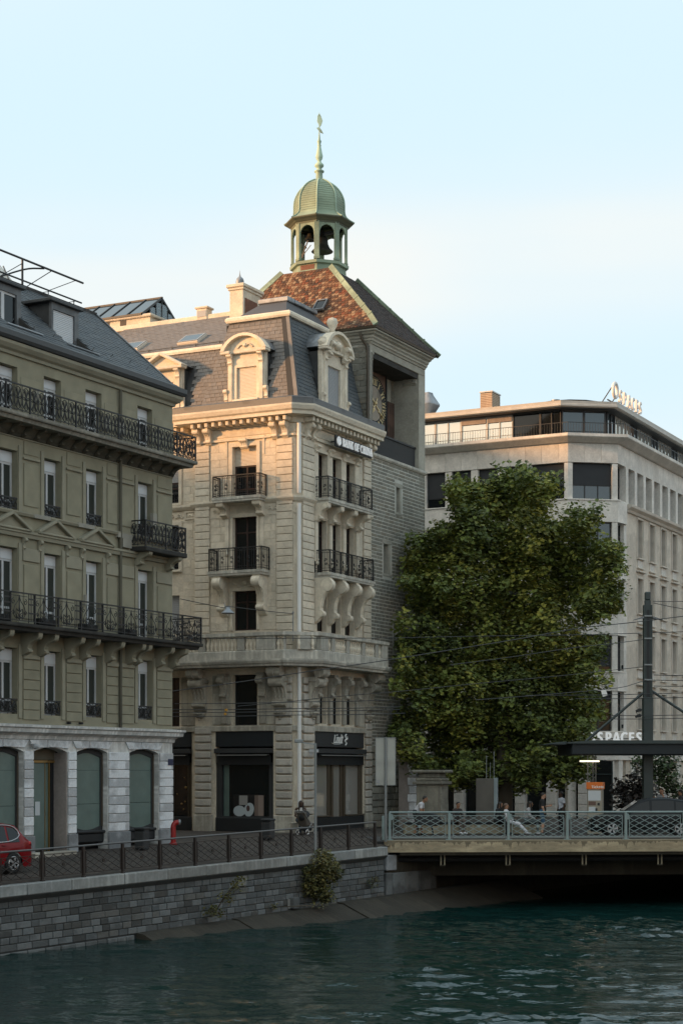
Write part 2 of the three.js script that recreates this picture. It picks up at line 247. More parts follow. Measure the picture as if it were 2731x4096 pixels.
// coursed blocks on a face, proud of the wall behind
function blocks(f, name, a0, a1, y0, y1, h, d0, d1, mats, seed, o = {}) {
  const r = rng(seed), n = Math.max(1, Math.round((y1 - y0) / h)), hh = (y1 - y0) / n, gap = o.gap ?? 0.02; let count = 0; const rest = [];
  for (let i = 0; i < n; i++) {
    const yb = y0 + i * hh; let a = a0;
    while (a < a1 - 0.02) {
      let w = o.w ? o.w * (0.65 + 0.7 * r()) : a1 - a0; if (a + w > a1 - (o.w ?? 0) * 0.4) w = a1 - a; w = Math.round(w * 50) / 50; if (a + w > a1) w = a1 - a;
      const hit = o.holes?.some((q) => a + w > q[0] && a < q[1] && yb + hh > q[2] && yb < q[3]);
      if (hit) {                                     // cut back to the opening, left and right of it
        const q = o.holes.find((q) => a + w > q[0] && a < q[1] && yb + hh > q[2] && yb < q[3]);
        if (q[0] - a > 0.08) f.box(name, a, q[0] - gap / 2, yb + gap / 2, yb + hh - gap / 2, d0, d1, pick(mats, r), o.b ?? 0.012, o.par ?? f.group), count++;
        a = Math.max(q[1], a + 0.05); continue;
      }
      const dd = d1 + (o.rough ?? 0) * (r() - 0.5);
      if (count < (o.most ?? 300)) { f.box(name, a + gap / 2, a + w - gap / 2, yb + gap / 2, yb + hh - gap / 2, d0, dd, pick(mats, r), o.b ?? 0.012, o.par ?? f.group); count++; } else rest.push(between(a + gap / 2, a + w - gap / 2, yb + gap / 2, yb + hh - gap / 2, d0, dd, o.b ?? 0.012));
      a += w;
    }
  }
  if (rest.length) { const m = f.mesh(name + 's', join(rest), mats[1], 0, 0, 0, o.par ?? f.group); m.userData.kind = 'stuff'; }
}
// a window: node > frame, panes, shutter
function windowAt(f, a0, a1, y0, y1, d, o = {}) {
  const w = a1 - a0, h = y1 - y0, g = f.node(o.name ?? 'window', a0, y0, d), fr = o.fr ?? 0.06, fm = o.frame ?? M.white, t = 0.05, list = [], s = o.shut ? h * o.shut : 0, top = h - s;
  list.push(between(0, fr, 0, top, -t, 0.01), between(w - fr, w, 0, top, -t, 0.01), between(fr, w - fr, 0, fr, -t, 0.008), between(fr, w - fr, top - fr, top, -t, 0.008));
  const cols = o.cols ?? 2, rows = o.rows ?? [1], cw = w / cols;
  for (let k = 1; k < cols; k++) list.push(between(k * cw - fr * 0.6, k * cw + fr * 0.6, fr, top - fr, -t, 0.012));
  let yy = 0; const cuts = [0]; for (const q of rows) { yy += q * top; cuts.push(Math.min(yy, top)); }
  for (let k = 1; k < cuts.length - 1; k++) list.push(between(fr, w - fr, cuts[k] - fr / 2, cuts[k] + fr / 2, -t, 0.006));
  put(g, 'frame', join(list), fm);
  for (let c = 0; c < cols; c++) for (let k = 0; k < cuts.length - 1; k++) put(g, 'pane', bx(cw - fr, cuts[k + 1] - cuts[k] - fr, 0.012), o.glass ?? M.glass, c * cw + cw / 2, (cuts[k] + cuts[k + 1]) / 2, -t / 2);
  if (s) { const n = Math.max(1, Math.round(s / (o.slat ?? 0.06))); put(g, 'roller_shutter', join(Array.from({ length: n }, (_, k) => between(0.01, w - 0.01, top + k * s / n, top + (k + 0.93) * s / n, 0, 0.03, 0.006))), o.shutMat ?? M.shutter); }
  return g;
}
// wrought iron: panels of bars and scrolls; styles differ by building
const irons = new Map();
function ironPanel(w, h, style) {
  w = Math.round(w * 50) / 50; const key = [w, h, style].join(); if (irons.has(key)) return irons.get(key);
  const L = [between(0, w, h - 0.045, h, -0.025, 0.025), between(0, w, 0.05, 0.075, -0.012, 0.012)], R = 0.0155, P = (x, y) => V(x, y, 0);
  const scroll = (cx, cy, r, a0, turns, dir = 1) => { const pts = []; for (let k = 0; k <= 8; k++) { const t = k / 8, an = a0 + dir * turns * 2 * Math.PI * t, rr = r * (1 - 0.75 * t); pts.push(P(cx + Math.cos(an) * rr, cy + Math.sin(an) * rr)); } return tube(pts, R, 10, 4); };
  if (style === 'fan') {                              // palmettes and ovals
    const n = Math.max(1, Math.round(w / 0.42)), cw = w / n;
    for (let k = 0; k < n; k++) {
      const cx = (k + 0.5) * cw, cy = h * 0.5;
      L.push(bar(P(k * cw, 0), P(k * cw, h), 0.014, 4));
      for (const s of [-1, 1]) {
        L.push(tube([P(cx, 0.08), P(cx + s * cw * 0.4, h * 0.25), P(cx + s * cw * 0.42, h * 0.55), P(cx + s * cw * 0.2, h * 0.86), P(cx, h * 0.9)], R, 9));
        L.push(scroll(cx + s * cw * 0.25, cy, cw * 0.17, s > 0 ? 0 : Math.PI, 1.1, s));
        for (const t of [0.12, 0.26, 0.38]) { L.push(tube([P(cx, h * 0.5), P(cx + s * t * cw * 0.5, h * 0.7), P(cx + s * t * cw, h * 0.84)], R * 0.9, 5)); L.push(tube([P(cx, h * 0.5), P(cx + s * t * cw * 0.5, h * 0.3), P(cx + s * t * cw, h * 0.16)], R * 0.9, 5)); }
      }
      L.push(new THREE.SphereGeometry(0.045, 6, 5).translate(cx, cy, 0));
    }
    L.push(bar(P(w, 0), P(w, h), 0.014, 4));
  } else if (style === 'lyre') {                      // lyre and flame panel between narrow barred ones
    const n = Math.max(1, Math.round(w / 0.95)), cw = w / n;
    for (let k = 0; k < n; k++) {
      const x0 = k * cw, cx = x0 + cw * 0.36, ww = cw * 0.68;
      L.push(between(x0, x0 + ww, h * 0.86, h * 0.88, -0.01, 0.01));
      for (const s of [-1, 1]) {
        L.push(tube([P(cx, h * 0.88), P(cx + s * ww * 0.08, h * 0.7), P(cx + s * ww * 0.3, h * 0.5), P(cx + s * ww * 0.33, h * 0.22), P(cx + s * ww * 0.15, 0.1)], 0.016, 10));
        L.push(tube([P(cx, h * 0.55), P(cx + s * ww * 0.06, h * 0.34), P(cx + s * ww * 0.16, h * 0.46), P(cx + s * ww * 0.2, h * 0.22), P(cx + s * ww * 0.04, 0.12)], 0.018, 10));
        L.push(scroll(cx + s * ww * 0.36, h * 0.68, ww * 0.12, s > 0 ? 1.5 : 1.6, 1.2, -s), scroll(cx + s * ww * 0.36, h * 0.3, ww * 0.1, s > 0 ? 0 : 3.1, 1.2, s), scroll(cx + s * ww * 0.14, h * 0.2, ww * 0.12, 1.5, 1.1, s));
      }
      L.push(bar(P(cx, 0.06), P(cx, h * 0.9), 0.02, 4), bar(P(x0, 0), P(x0, h), 0.018, 4), bar(P(x0 + ww * 1.08, 0), P(x0 + ww * 1.08, h), 0.016, 4));
      for (let j = 1; j <= 3; j++) L.push(bar(P(x0 + ww * 1.08 + (cw - ww * 1.08) * j / 4, 0.06), P(x0 + ww * 1.08 + (cw - ww * 1.08) * j / 4, h), 0.013, 4));
      for (const y of [0.33, 0.62, 0.8]) L.push(between(x0 + ww * 1.08, x0 + cw, h * y - 0.025, h * y + 0.025, -0.012, 0.012));
    }
    L.push(bar(P(w, 0), P(w, h), 0.018, 4));
  } else {                                            // upright bars, a ring frieze, a rosette
    const n = Math.max(2, Math.round(w / 0.12)), fy = style === 'bars' ? h * 0.86 : h * 0.84;
    L.push(between(0, w, fy - 0.01, fy + 0.01, -0.01, 0.01), between(0, w, 0.16, 0.175, -0.01, 0.01));
    for (let k = 0; k <= n; k++) { const x = w * k / n; L.push(bar(P(x, 0), P(x, k % 4 ? fy : h), k % 4 ? 0.009 : 0.016, 4)); if (k < n) { const c = w * (k + 0.5) / n; L.push(tube([P(x, fy + 0.02), P(c, h - 0.06), P(x + w / n, fy + 0.02)], 0.008, 4)); if (k % 4 === 1) { L.push(scroll(c, h * 0.55, 0.06, 0, 1.2, 1), scroll(c, h * 0.35, 0.06, 3.1, 1.2, -1)); } if (k % 4 === 2) L.push(new THREE.OctahedronGeometry(0.045).translate(x, h * 0.5, 0)); } }
  }
  const g = join(L); irons.set(key, g); return g;
}
function consoleGeo(w, h, p) {                       // an S-shaped bracket: top at y = 0, back at d = 0
  const s = [[0, 0], [p, 0], [p, -h * 0.1], [p * 0.97, -h * 0.2], [p * 0.8, -h * 0.3], [p * 0.6, -h * 0.38], [p * 0.46, -h * 0.5], [p * 0.4, -h * 0.65], [p * 0.42, -h * 0.76], [p * 0.36, -h * 0.86], [p * 0.2, -h * 0.95], [0, -h]];
  const g = extrude(s, w, [], 0.012); g.rotateY(-Math.PI / 2); g.translate(w / 2, 0, 0);
  const v1 = new THREE.CylinderGeometry(h * 0.15, h * 0.15, w * 1.12, 12); v1.rotateZ(Math.PI / 2); v1.translate(0, -h * 0.16, p * 0.84);
  const v2 = new THREE.CylinderGeometry(h * 0.075, h * 0.075, w * 1.08, 10); v2.rotateZ(Math.PI / 2); v2.translate(0, -h * 0.8, p * 0.42);
  const grooves = [-0.3, 0, 0.3].map((k) => { const c = tube([[p * 0.82, 0.3], [p * 0.62, 0.39], [p * 0.48, 0.5], [p * 0.42, 0.66]].map(([d, y]) => V(k * w, -h * y, d)), w * 0.08, 6, 5); return c; });
  return join([g, v1, v2, ...grooves]);
}
const font = await new FontLoader().loadAsync('fonts/droid/droid_sans_bold.typeface.json');
const serif = await new FontLoader().loadAsync('fonts/droid/droid_serif_bold.typeface.json');
const A = 26.9 * Math.PI / 180;                      // the street grid is turned by this much against the view

// ---------------------------------------------------------------- setting: river, ground, streets
const QA = Math.asin(0.8213), QX = 1.77, QZ = 67.5;                   // the quay line and where it meets the bridge
const quayPoint = (a, inland) => [QX + 0.5706 * a - 0.8213 * inland, QZ + 0.8213 * a + 0.5706 * inland];
function streetY(x, Z) { const p = -0.02 - 0.0155 * (x + 6.72) + 0.0367 * (Z - 68), k = 0.06; return -Math.log(Math.exp(0) + Math.exp(-p / k)) * k; }
{
  const lines = (stops) => { const o = []; for (const [a, b, s] of stops) for (let v = a; v < b - 1e-6; v += s) o.push(v); return o; };
  const xs = lines([[-120, -20, 10], [-20, 18, 0.16], [18, 120, 10]]), zs = lines([[-150, 30, 15], [30, 46, 0.14], [46, 72, 0.2], [72, 140, 8]]), P = [], UV = [], I = [];
  const wave = (x, Z) => {
    const t = smooth(-7, 6, x - (Z - 44) * 0.25), w1 = fbm(x * 0.45 + 9, Z * 0.95, 3) - 0.5, w2 = fbm(x * 1.6 + Z * 0.25, Z * 3.2 + 31, 3) - 0.5, w3 = fbm(x * 4.5 + 3, Z * 7.5, 2) - 0.5;
    const swirl = fbm(x * 0.16 + 5, Z * 0.3 + 2, 2);
    return w1 * 0.14 + w2 * (0.05 + 0.12 * t * smooth(0.3, 0.55, swirl)) + w3 * (0.014 + 0.06 * t * smooth(0.3, 0.55, swirl));
  };
  for (const Z of zs) for (const x of xs) { const fine = Z > 29 && Z < 73 && Math.abs(x) < 22; P.push(x, -2.6 + (fine ? wave(x, Z) : 0), -Z); UV.push(x, Z); }
  const n = xs.length; for (let j = 0; j < zs.length - 1; j++) for (let i = 0; i < n - 1; i++) { const a = j * n + i; I.push(a, a + 1, a + n, a + 1, a + n + 1, a + n); }
  const g = new THREE.BufferGeometry(); g.setAttribute('position', new THREE.Float32BufferAttribute(P, 3)); g.setAttribute('uv', new THREE.Float32BufferAttribute(UV, 2)); g.setIndex(I); g.computeVertexNormals();
  const water = new THREE.MeshPhysicalMaterial({ color: C(0.005, 0.024, 0.022), roughness: 0.1, ior: 1.33, specularIntensity: 0.6, bumpMap: T.wave, bumpScale: 0.03, side: THREE.DoubleSide });
  structure('river', g, water);
}
{
  const as = [], ts = []; for (let a = -90; a <= 90; a += a > -26 && a < 4 ? 0.75 : 5) as.push(a); for (let t = 0.3; t < 160; t += t < 24 ? 0.75 : 8) ts.push(t);
  const P = [], UV = [], I = [], n = ts.length;
  for (const a of as) for (const t of ts) { const [x, Z] = quayPoint(a, t); P.push(x, streetY(x, Z) - 0.004, -Z); UV.push(x, Z); }
  for (let j = 0; j < as.length - 1; j++) for (let i = 0; i < n - 1; i++) { const a = j * n + i; I.push(a, a + 1, a + n, a + 1, a + n + 1, a + n); }
  const g = new THREE.BufferGeometry(); g.setAttribute('position', new THREE.Float32BufferAttribute(P, 3)); g.setAttribute('uv', new THREE.Float32BufferAttribute(UV, 2)); g.setIndex(I); g.computeVertexNormals();
  structure('cobbled_street', g, M.street);
  const far = extrude(rect(-600, 600, 96, 1500), 0.4); far.rotateX(-Math.PI / 2); far.translate(0, -0.42, 0); structure('ground', far, M.pavement);
}

// ---------------------------------------------------------------- quay wall: coping, stones, concrete apron
{
  const q = thing('quay_wall', 'grey coursed stone river wall with pale coping above the dark water', 'wall', QX, -0.17, QZ, QA); q.rotation.order = 'YXZ'; q.rotation.z = 0.0214;
  const f = { group: q, box(name, a0, a1, y0, y1, d0, d1, m, b = 0, par = q) { return put(par, name, bx(a1 - a0, y1 - y0, d1 - d0, b), m, (a0 + a1) / 2, (y0 + y1) / 2, (d0 + d1) / 2); }, mesh(name, g, m, a = 0, y = 0, d = 0, par = q) { return put(par, name, g, m, a, y, d); } };
  const r = rng(77);
  for (let a = -46, k = 0; a < 0; k++) { let w = 1.7 + r() * 0.8; if (a + w > -0.6) w = -a; f.box('coping_stone', a + 0.006, a + w - 0.006, -0.34, 0, -0.62, 0, pick(M.coping, r), 0.025); a += w; }
  put(q, 'sloping_course', sweep([[-46, 0], [0.0, 0]], [[-0.3, -0.34], [-0.02, -0.342], [-0.05, -0.38], [-0.2, -0.5], [-0.3, -0.5]]), M.quayMortar);
  put(q, 'backing', bx(46, 2.6, 0.5), M.quayMortar, -23, -1.6, -0.48);
  blocks(f, 'stone', -24.5, 0, -1.95, -0.48, 0.21, -0.24, -0.19, M.quayStone, 5, { w: 0.5, gap: 0.02, b: 0.018, rough: 0.03, most: 300 });
  blocks(f, 'low_stone', -24.5, -14.3, -2.5, -1.97, 0.26, -0.24, -0.16, M.quayStone.slice(0, 3), 6, { w: 0.6, gap: 0.024, b: 0.02, rough: 0.05 });
  for (const [a0, a1, y] of [[-14.2, -9.4, -1.93], [-9.35, -3.2, -1.9], [-3.15, 9, -1.86]]) put(q, 'concrete_apron', sweep([[a0, 0], [a1, 0]], [[-0.2, y], [0.12, y - 0.03], [0.3, y - 0.12], [1.75, y - 0.72], [1.95, y - 1.6], [-0.2, y - 1.6]]), M.apron);
  put(q, 'footing', sweep([[-46, 0], [-14.25, 0]], [[-0.2, -2.3], [0.16, -2.34], [0.22, -2.5], [0.3, -3.4], [-0.2, -3.4]]), M.apron);
  for (const [a, y] of [[-9.0, -0.75], [-6.2, -1.75]]) f.box('patched_stone', a, a + 0.42, y - 0.1, y + 0.24, -0.2, -0.13, M.coping[1], 0.02);
  f.box('drain_stone', -6.1, -5.75, -1.85, -1.45, -0.2, 0.02, M.quayStone[2], 0.02);
}
function lattice(w, y0, y1, n, r) {                  // crossing diagonals between two rails
  const L = [], h = y1 - y0, step = w / n, run = h * 1.95;
  const clip = (x0, dir) => { let a = [x0, y0], b = [x0 + dir * run, y1]; const cut = (p, o) => { for (const lim of [0, w]) if ((lim === 0 && p[0] < 0) || (lim === w && p[0] > w)) { const t = (lim - p[0]) / (o[0] - p[0]); p = [lim, p[1] + (o[1] - p[1]) * t]; } return p; }; if (Math.max(a[0], b[0]) <= 0.01 || Math.min(a[0], b[0]) >= w - 0.01) return; const aa = cut(a, b), bb = cut(b, a); if (Math.hypot(aa[0] - bb[0], aa[1] - bb[1]) > 0.05) L.push(bar(V(aa[0], aa[1], 0), V(bb[0], bb[1], 0), r, 4)); };
  for (let k = -12; k <= 12 + n; k++) { clip(k * step + step * 0.5 - run / 2 % step, 1); clip(w - (k * step + step * 0.5 - run / 2 % step), -1); }
  return L;
}
{
  const rail = thing('quay_railing', 'brown iron railing with crossed diagonal bars along the quay coping', 'railing', QX, -0.17, QZ, QA); rail.rotation.order = 'YXZ'; rail.rotation.z = 0.0214;
  const S = 1.775, panel = join([...lattice(S - 0.2, 0.13, 0.78, 4, 0.0125), between(0, S - 0.2, 0.77, 0.79, -0.012, 0.012), between(0, S - 0.2, 0.12, 0.14, -0.012, 0.012), between(0, 0.018, 0.12, 0.79, -0.012, 0.012), between(S - 0.218, S - 0.2, 0.12, 0.79, -0.012, 0.012)]);
  const ros = new THREE.CylinderGeometry(0.055, 0.055, 0.03, 10); ros.rotateX(Math.PI / 2);
  const post = join([between(-0.045, 0.045, 0, 0.93, -0.045, 0.045, 0.01), between(-0.06, 0.06, 0, 0.05, -0.06, 0.06, 0.01)]);
  for (let k = 0; k < 15; k++) {
    const a = -0.55 - S * k;
    put(rail, 'post', post, M.brownIron, a, 0, -0.22);
    const p = put(rail, 'panel', panel, M.brownIron, a - S + 0.1, 0, -0.22); put(p, 'rosette', ros, M.brownIron, (S - 0.2) / 2, 0.455, 0.01);
  }
  const hand = new THREE.CylinderGeometry(0.032, 0.032, S * 15, 8); hand.rotateZ(Math.PI / 2); put(rail, 'handrail', hand, mat([0.10, 0.10, 0.1], T.grain, 0.35), -0.5 - S * 7.5, 0.955, -0.22);
}

// ---------------------------------------------------------------- bridge
const BA = 0.083, BZ = 68.2, BX = 1.75;
{
  const b = thing('bridge', 'stained concrete bridge deck edge over the river with dark underside', 'bridge', BX, 0, BZ, BA);
  put(b, 'edge_beam', sweep([[-0.05, 0], [46, 0]], [[-0.6, 0.04], [-0.02, 0.04], [0, 0.02], [0, -0.42], [-0.08, -0.425], [-0.6, -0.43]]), M.stainedConcrete);
  put(b, 'soffit_lip', sweep([[0.5, 0], [46, 0]], [[-0.6, -0.434], [-0.07, -0.434], [-0.09, -0.54], [-0.6, -0.56]]), M.concreteShaded);
  put(b, 'deck', sweep([[-0.3, 0], [46, 0]], [[-34, -0.02], [-0.605, -0.02], [-0.605, -0.5], [-34, -0.55]]), M.asphalt);
  put(b, 'kerb', sweep([[0, 0], [46, 0]], [[-2.4, -0.015], [-2.4, 0.11], [-0.62, 0.09], [-0.62, -0.015]]), M.pavement);
  for (const a of [2.2, 4.75, 7.75, 10.75, 13.8]) { const br = node(b, 'pipe_hanger', a, -0.45, -0.35); for (const s of [-0.07, 0.07]) put(br, 'strap', bx(0.05, 0.42, 0.05), M.concrete, s, -0.3, 0); put(br, 'plate', bx(0.22, 0.04, 0.1), M.concreteShaded, 0, -0.5, 0); }
  const pipe = new THREE.CylinderGeometry(0.1, 0.1, 46, 10); pipe.rotateZ(Math.PI / 2); put(b, 'service_pipe', pipe, M.dark, 23, -0.72, -0.7);
  for (const d of [-2.5, -6, -10, -16, -24]) put(b, 'girder', bx(46, 0.9, 0.5), M.concreteShaded, 23, -1.0, d);
  const ab = thing('abutment', 'pale squared stone abutment under the end of the bridge', 'wall', 1.78, 0, 67.9, QA);
  const f = face(ab, 0), r = rng(5);
  for (const [a0, a1, y0, y1, m] of [[0.02, 0.75, -1.12, -0.52, M.plinth], [0.02, 0.45, -2.1, -1.2, M.quayStone[0]], [0.47, 1.3, -2.1, -1.22, M.quayStone[3]], [1.32, 2.3, -2.1, -1.22, M.quayStone[1]], [2.32, 3.6, -2.1, -1.22, M.quayStone[4]]]) f.box('stone', a0, a1, y0, y1, -0.6, -0.05 - 0.04 * r(), m, 0.03);
  f.box('side_wall', 0.4, 40, -3.4, -0.6, -1.2, -0.65, M.concreteShaded);
  f.box('core', 0.05, 3.6, -2.2, -0.56, -0.64, -0.2, M.concreteShaded);
  const back = thing('far_abutment', 'dark wall at the far side under the bridge', 'wall', 8, 0, 100, 0); put(back, 'wall', bx(80, 3.4, 0.6), M.concreteShaded, 0, -2.3, 0);
}
{
  const rail = thing('bridge_railing', 'pale blue green iron railing with crossed bars along the bridge edge', 'railing', BX, 0, BZ, BA);
  const S = 2.31, n = 11, w = S - 0.26, panel = join([...lattice(w, 0.16, 0.985, 5, 0.0115), between(0, w, 0.975, 1.0, -0.014, 0.014), between(0, w, 0.14, 0.165, -0.014, 0.014), between(0, 0.022, 0.14, 1.0, -0.014, 0.014), between(w - 0.022, w, 0.14, 1.0, -0.014, 0.014)]);
  const ros = new THREE.CylinderGeometry(0.06, 0.06, 0.04, 10); ros.rotateX(Math.PI / 2);
  const post = join([between(-0.05, 0.05, 0.05, 1.09, -0.05, 0.05, 0.012), between(-0.13, 0.13, 0.041, 0.075, -0.08, 0.08, 0.006), between(0.05, 0.12, 0.82, 1.05, -0.03, 0.03, 0.01)]);
  for (let k = 0; k < n; k++) { const a = 0.12 + S * k; put(rail, 'post', post, M.mint, a, 0, -0.2); const p = put(rail, 'panel', panel, M.mint, a + 0.13, 0, -0.2); put(p, 'rosette', ros, M.mint, w / 2, 0.57, 0.01); }
  const hand = new THREE.CylinderGeometry(0.036, 0.036, S * n, 8); hand.rotateZ(Math.PI / 2); put(rail, 'handrail', hand, M.mint, 0.1 + S * n / 2, 1.115, -0.2);
  put(rail, 'end_post', join([between(-0.3, -0.12, 0.05, 0.98, -0.06, 0.06, 0.012)]), M.mint, 0.12, 0, -0.2);
}

// ---------------------------------------------------------------- olive corner building on the left
const LA = 28.3 * Math.PI / 180;
{
  const b = thing('olive_apartment_building', 'olive green rendered apartment block with white stone ground floor and slate roof', 'building', -6.72, 0, 68, -LA);
  const f = face(b, Math.PI / 2), E = 0.45, S = -22, r = rng(11);             // a runs from S (out of the picture) to the corner E
  const cols = [-13.75, -11.36, -8.94, -6.54, -4.14, -0.91].map((e) => [e - 0.97, e]);
  const holesUp = [];
  for (const [a0, a1] of cols) holesUp.push(rect(a0, a1, 4.64, 6.88), rect(a0, a1, 7.72, 10.26), rect(a0, a1, 11.54, 13.55), rect(a0, a1, 14.72, 16.38));
  f.mesh('wall', wallGeo(S, E, 4.28, 17.0, holesUp, 0.34), M.olive);
  f.box('core', S, E - 0.06, -0.7, 17.1, -12, -0.6, M.dark);
  f.box('side_wall', E - 0.06, E, -0.5, 17.0, -12, -0.345, M.olive);
  f.box('rear_wall', S, E, -0.5, 17.0, -12.3, -12.02, M.olive);
  for (const [a0, a1] of cols) {
    windowAt(f, a0, a1, 4.64, 6.88, -0.26, { shut: 0.19, slat: 0.5, rows: [0.26, 0.74], fr: 0.075, glass: M.curtainGlass });
    windowAt(f, a0, a1, 7.72, 10.26, -0.26, { shut: 0.15, slat: 0.5, rows: [0.24, 0.76], fr: 0.075, glass: M.curtainGlass, name: 'balcony_door' });
    windowAt(f, a0, a1, 11.54, 13.55, -0.26, { shut: 0.2, slat: 0.5, rows: [0.2, 0.8], fr: 0.075, glass: M.curtainGlass });
    windowAt(f, a0, a1, 14.72, 16.38, -0.26, { shut: 0.2, slat: 0.5, rows: [0.3, 0.55, 0.15], fr: 0.075, name: 'balcony_door' });
    for (const [y0, y1, rail] of [[4.64, 6.88, 0.52], [11.54, 13.55, 0.42]]) {
      const g = f.node('window_guard', a0, y0, -0.03); put(g, 'grille', ironPanel(a1 - a0, rail, 'fan'), M.iron);
    }
    // raised surrounds and panels
    for (const [y0, y1] of [[4.5, 7.0], [7.7, 10.45], [11.4, 13.75]]) for (const s of [0, 1]) f.box('window_surround', s ? a1 + 0.02 : a0 - 0.2, s ? a1 + 0.2 : a0 - 0.02, y0, y1, 0, 0.05, M.oliveTrim, 0.012);
  }
  // pilaster panels between the windows
  for (let k = 0; k < cols.length; k++) {
    const a0 = cols[k][1] + 0.26, a1 = k < cols.length - 1 ? cols[k + 1][0] - 0.26 : E - 0.06; if (a1 - a0 < 0.3) continue;
    const spans = a1 - a0 > 1.5 ? [[a0, a0 + (a1 - a0) * 0.42], [a0 + (a1 - a0) * 0.5, a1]] : [[a0, a1]];
    for (const [p0, p1] of spans) {
      f.box('wall_panel', p0 + 0.06, p1 - 0.06, 7.9, 9.75, 0, 0.035, M.olive, 0.01); f.box('panel_cap', p0, p1, 9.86, 10.3, 0, 0.05, M.oliveTrim, 0.015);
      f.box('wall_panel', p0 + 0.06, p1 - 0.06, 11.75, 13.2, 0, 0.035, M.olive, 0.01); f.box('panel_cap', p0, p1, 13.32, 13.4, 0, 0.07, M.oliveTrim, 0.015); f.box('frieze_panel', p0 + 0.06, p1 - 0.06, 13.5, 13.95, 0, 0.03, M.olive, 0.01);
      f.box('wall_panel', p0 - 0.1, p1 + 0.1, 14.8, 16.1, 0, 0.02, M.olive, 0.008);
      blocks(f, 'render_course', p0, p1, 4.45, 6.5, 0.34, 0.002, 0.045, M.oliveBlocks, 31 + k, { gap: 0.025, b: 0.012 });
      f.box('panel_cap', p0, p1, 6.52, 6.68, 0, 0.08, M.oliveTrim, 0.02);
    }
  }
  // pediments over the second-floor windows and the string course
  f.mesh('string_course', sweep([[S, 0], [E, 0]], [[0, 10.62], [0.1, 10.64], [0.13, 10.76], [0.17, 10.78], [0.17, 10.86], [0, 10.9]]), M.oliveTrim);
  f.mesh('sill_course', sweep([[S, 0], [E, 0]], [[0, 11.36], [0.1, 11.38], [0.14, 11.46], [0.14, 11.5], [0, 11.52]]), M.oliveTrim);
  for (let k = 0; k < 5; k++) {
    const c = (cols[k][0] + cols[k][1]) / 2, g = f.node('pediment', c, 10.87, 0.02), h = 0.48, w = 0.97;
    put(g, 'tympanum', extrude([[-w, 0], [w, 0], [0, h]], 0.06), M.oliveTrim);
    for (const s of [-1, 1]) { const L = Math.hypot(w, h), m = put(g, 'raking_cornice', bx(L + 0.06, 0.11, 0.24, 0.02), M.oliveTrim, s * w / 2, h / 2 + 0.05, 0.1); m.rotation.z = -s * Math.atan2(h, w); }
    put(g, 'cornice', bx(2 * w + 0.1, 0.08, 0.2, 0.02), M.oliveTrim, 0, 0.02, 0.1);
    for (const s of [-1, 1]) put(g, 'bracket', consoleGeo(0.12, 0.42, 0.14), M.oliveTrim, s * (w - 0.2), -0.24, -0.01);
  }
  for (const [a, y, w, h] of [[-5.7, 11.37, 0.95, 0.15], [-3.3, 11.28, 0.9, 0.17], [-8.2, 11.37, 0.9, 0.14], [-3.0, 10.95, 0.55, 0.33], [-5.45, 14.75, 0.16, 0.55], [-8.1, 15.3, 0.16, 0.5], [-4.05, 15.1, 0.2, 0.5], [-3.2, 15.1, 0.28, 0.4], [-1.05, 11.95, 0.25, 0.5], [-5.3, 8.6, 0.08, 0.4]]) f.box('repaired_patch', a, a + w, y, y + h, 0.0, 0.145, M.patch, 0.004);
  // rainwater pipe
  const pipe = new THREE.CylinderGeometry(0.06, 0.06, 12.4, 10); f.mesh('downpipe', pipe, M.oliveDark, -3.1, 10.5, 0.1);

  // balconies
  const balcony = (name, a0, a1, y, proj, hr, style, slabM, slabH, consoles, panelW, wrap) => {
    const g = f.node(name, 0, y, 0);
    const path = wrap ? [[a0, 0], [a1, 0], [a1, -proj - 2.2]] : [[a0, 0], [a1, 0]];
    put(g, 'slab', wrap ? sweep([[a0, proj], [a1, proj], [a1, -2.5]], [[-proj - 0.2, -slabH], [-0.14, -slabH], [-0.1, -slabH * 0.55], [-0.02, -slabH * 0.5], [0, -slabH * 0.35], [0, 0], [-proj - 0.2, 0]]) : join([between(a0, a1, -slabH, 0, -0.05, proj, 0.03)]), slabM);
    const n = Math.round((a1 - a0) / panelW), w = (a1 - a0 - 0.1) / n;
    for (let k = 0; k < n; k++) { const p = put(g, 'railing_panel', ironPanel(w, hr, style), M.iron, a0 + 0.05 + k * w, 0.02, proj - 0.07); }
    for (let k = 0; k <= n; k++) put(g, 'railing_post', bx(0.05, hr + 0.03, 0.05), M.iron, a0 + 0.05 + k * w, hr / 2, proj - 0.07);
    const side = wrap ? proj + 2.2 : proj - 0.05; const m = Math.max(1, Math.round(side / panelW));
    for (const s of wrap ? [a1 - 0.06] : [a0 + 0.05, a1 - 0.05]) for (let k = 0; k < m; k++) put(g, 'railing_panel', ironPanel(side / m, hr, style), M.iron, s, 0.02, proj - 0.07 - k * side / m, Math.PI / 2);
    for (const [c, w2, h2, p2, mm] of consoles) put(g, 'console', consoleGeo(w2, h2, p2), mm ?? M.oliveTrim, c, -slabH, -0.02);
    return g;
  };
  const big = []; for (let k = 0; k < cols.length; k++) { const c = (cols[k][0] + cols[k][1]) / 2; big.push([c - 0.75, 0.2, 0.75, 0.8], [c + 0.75, 0.2, 0.75, 0.8]); } big.push([-2.55, 0.2, 0.75, 0.8], [0.3, 0.22, 0.75, 0.8]);
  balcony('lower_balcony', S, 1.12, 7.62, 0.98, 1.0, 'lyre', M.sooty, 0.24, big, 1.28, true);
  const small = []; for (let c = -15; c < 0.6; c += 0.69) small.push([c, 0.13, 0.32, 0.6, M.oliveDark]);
  balcony('upper_balcony', S, 0.85, 14.62, 0.9, 0.92, 'fan', M.slabStained, 0.26, small, 1.24, true);
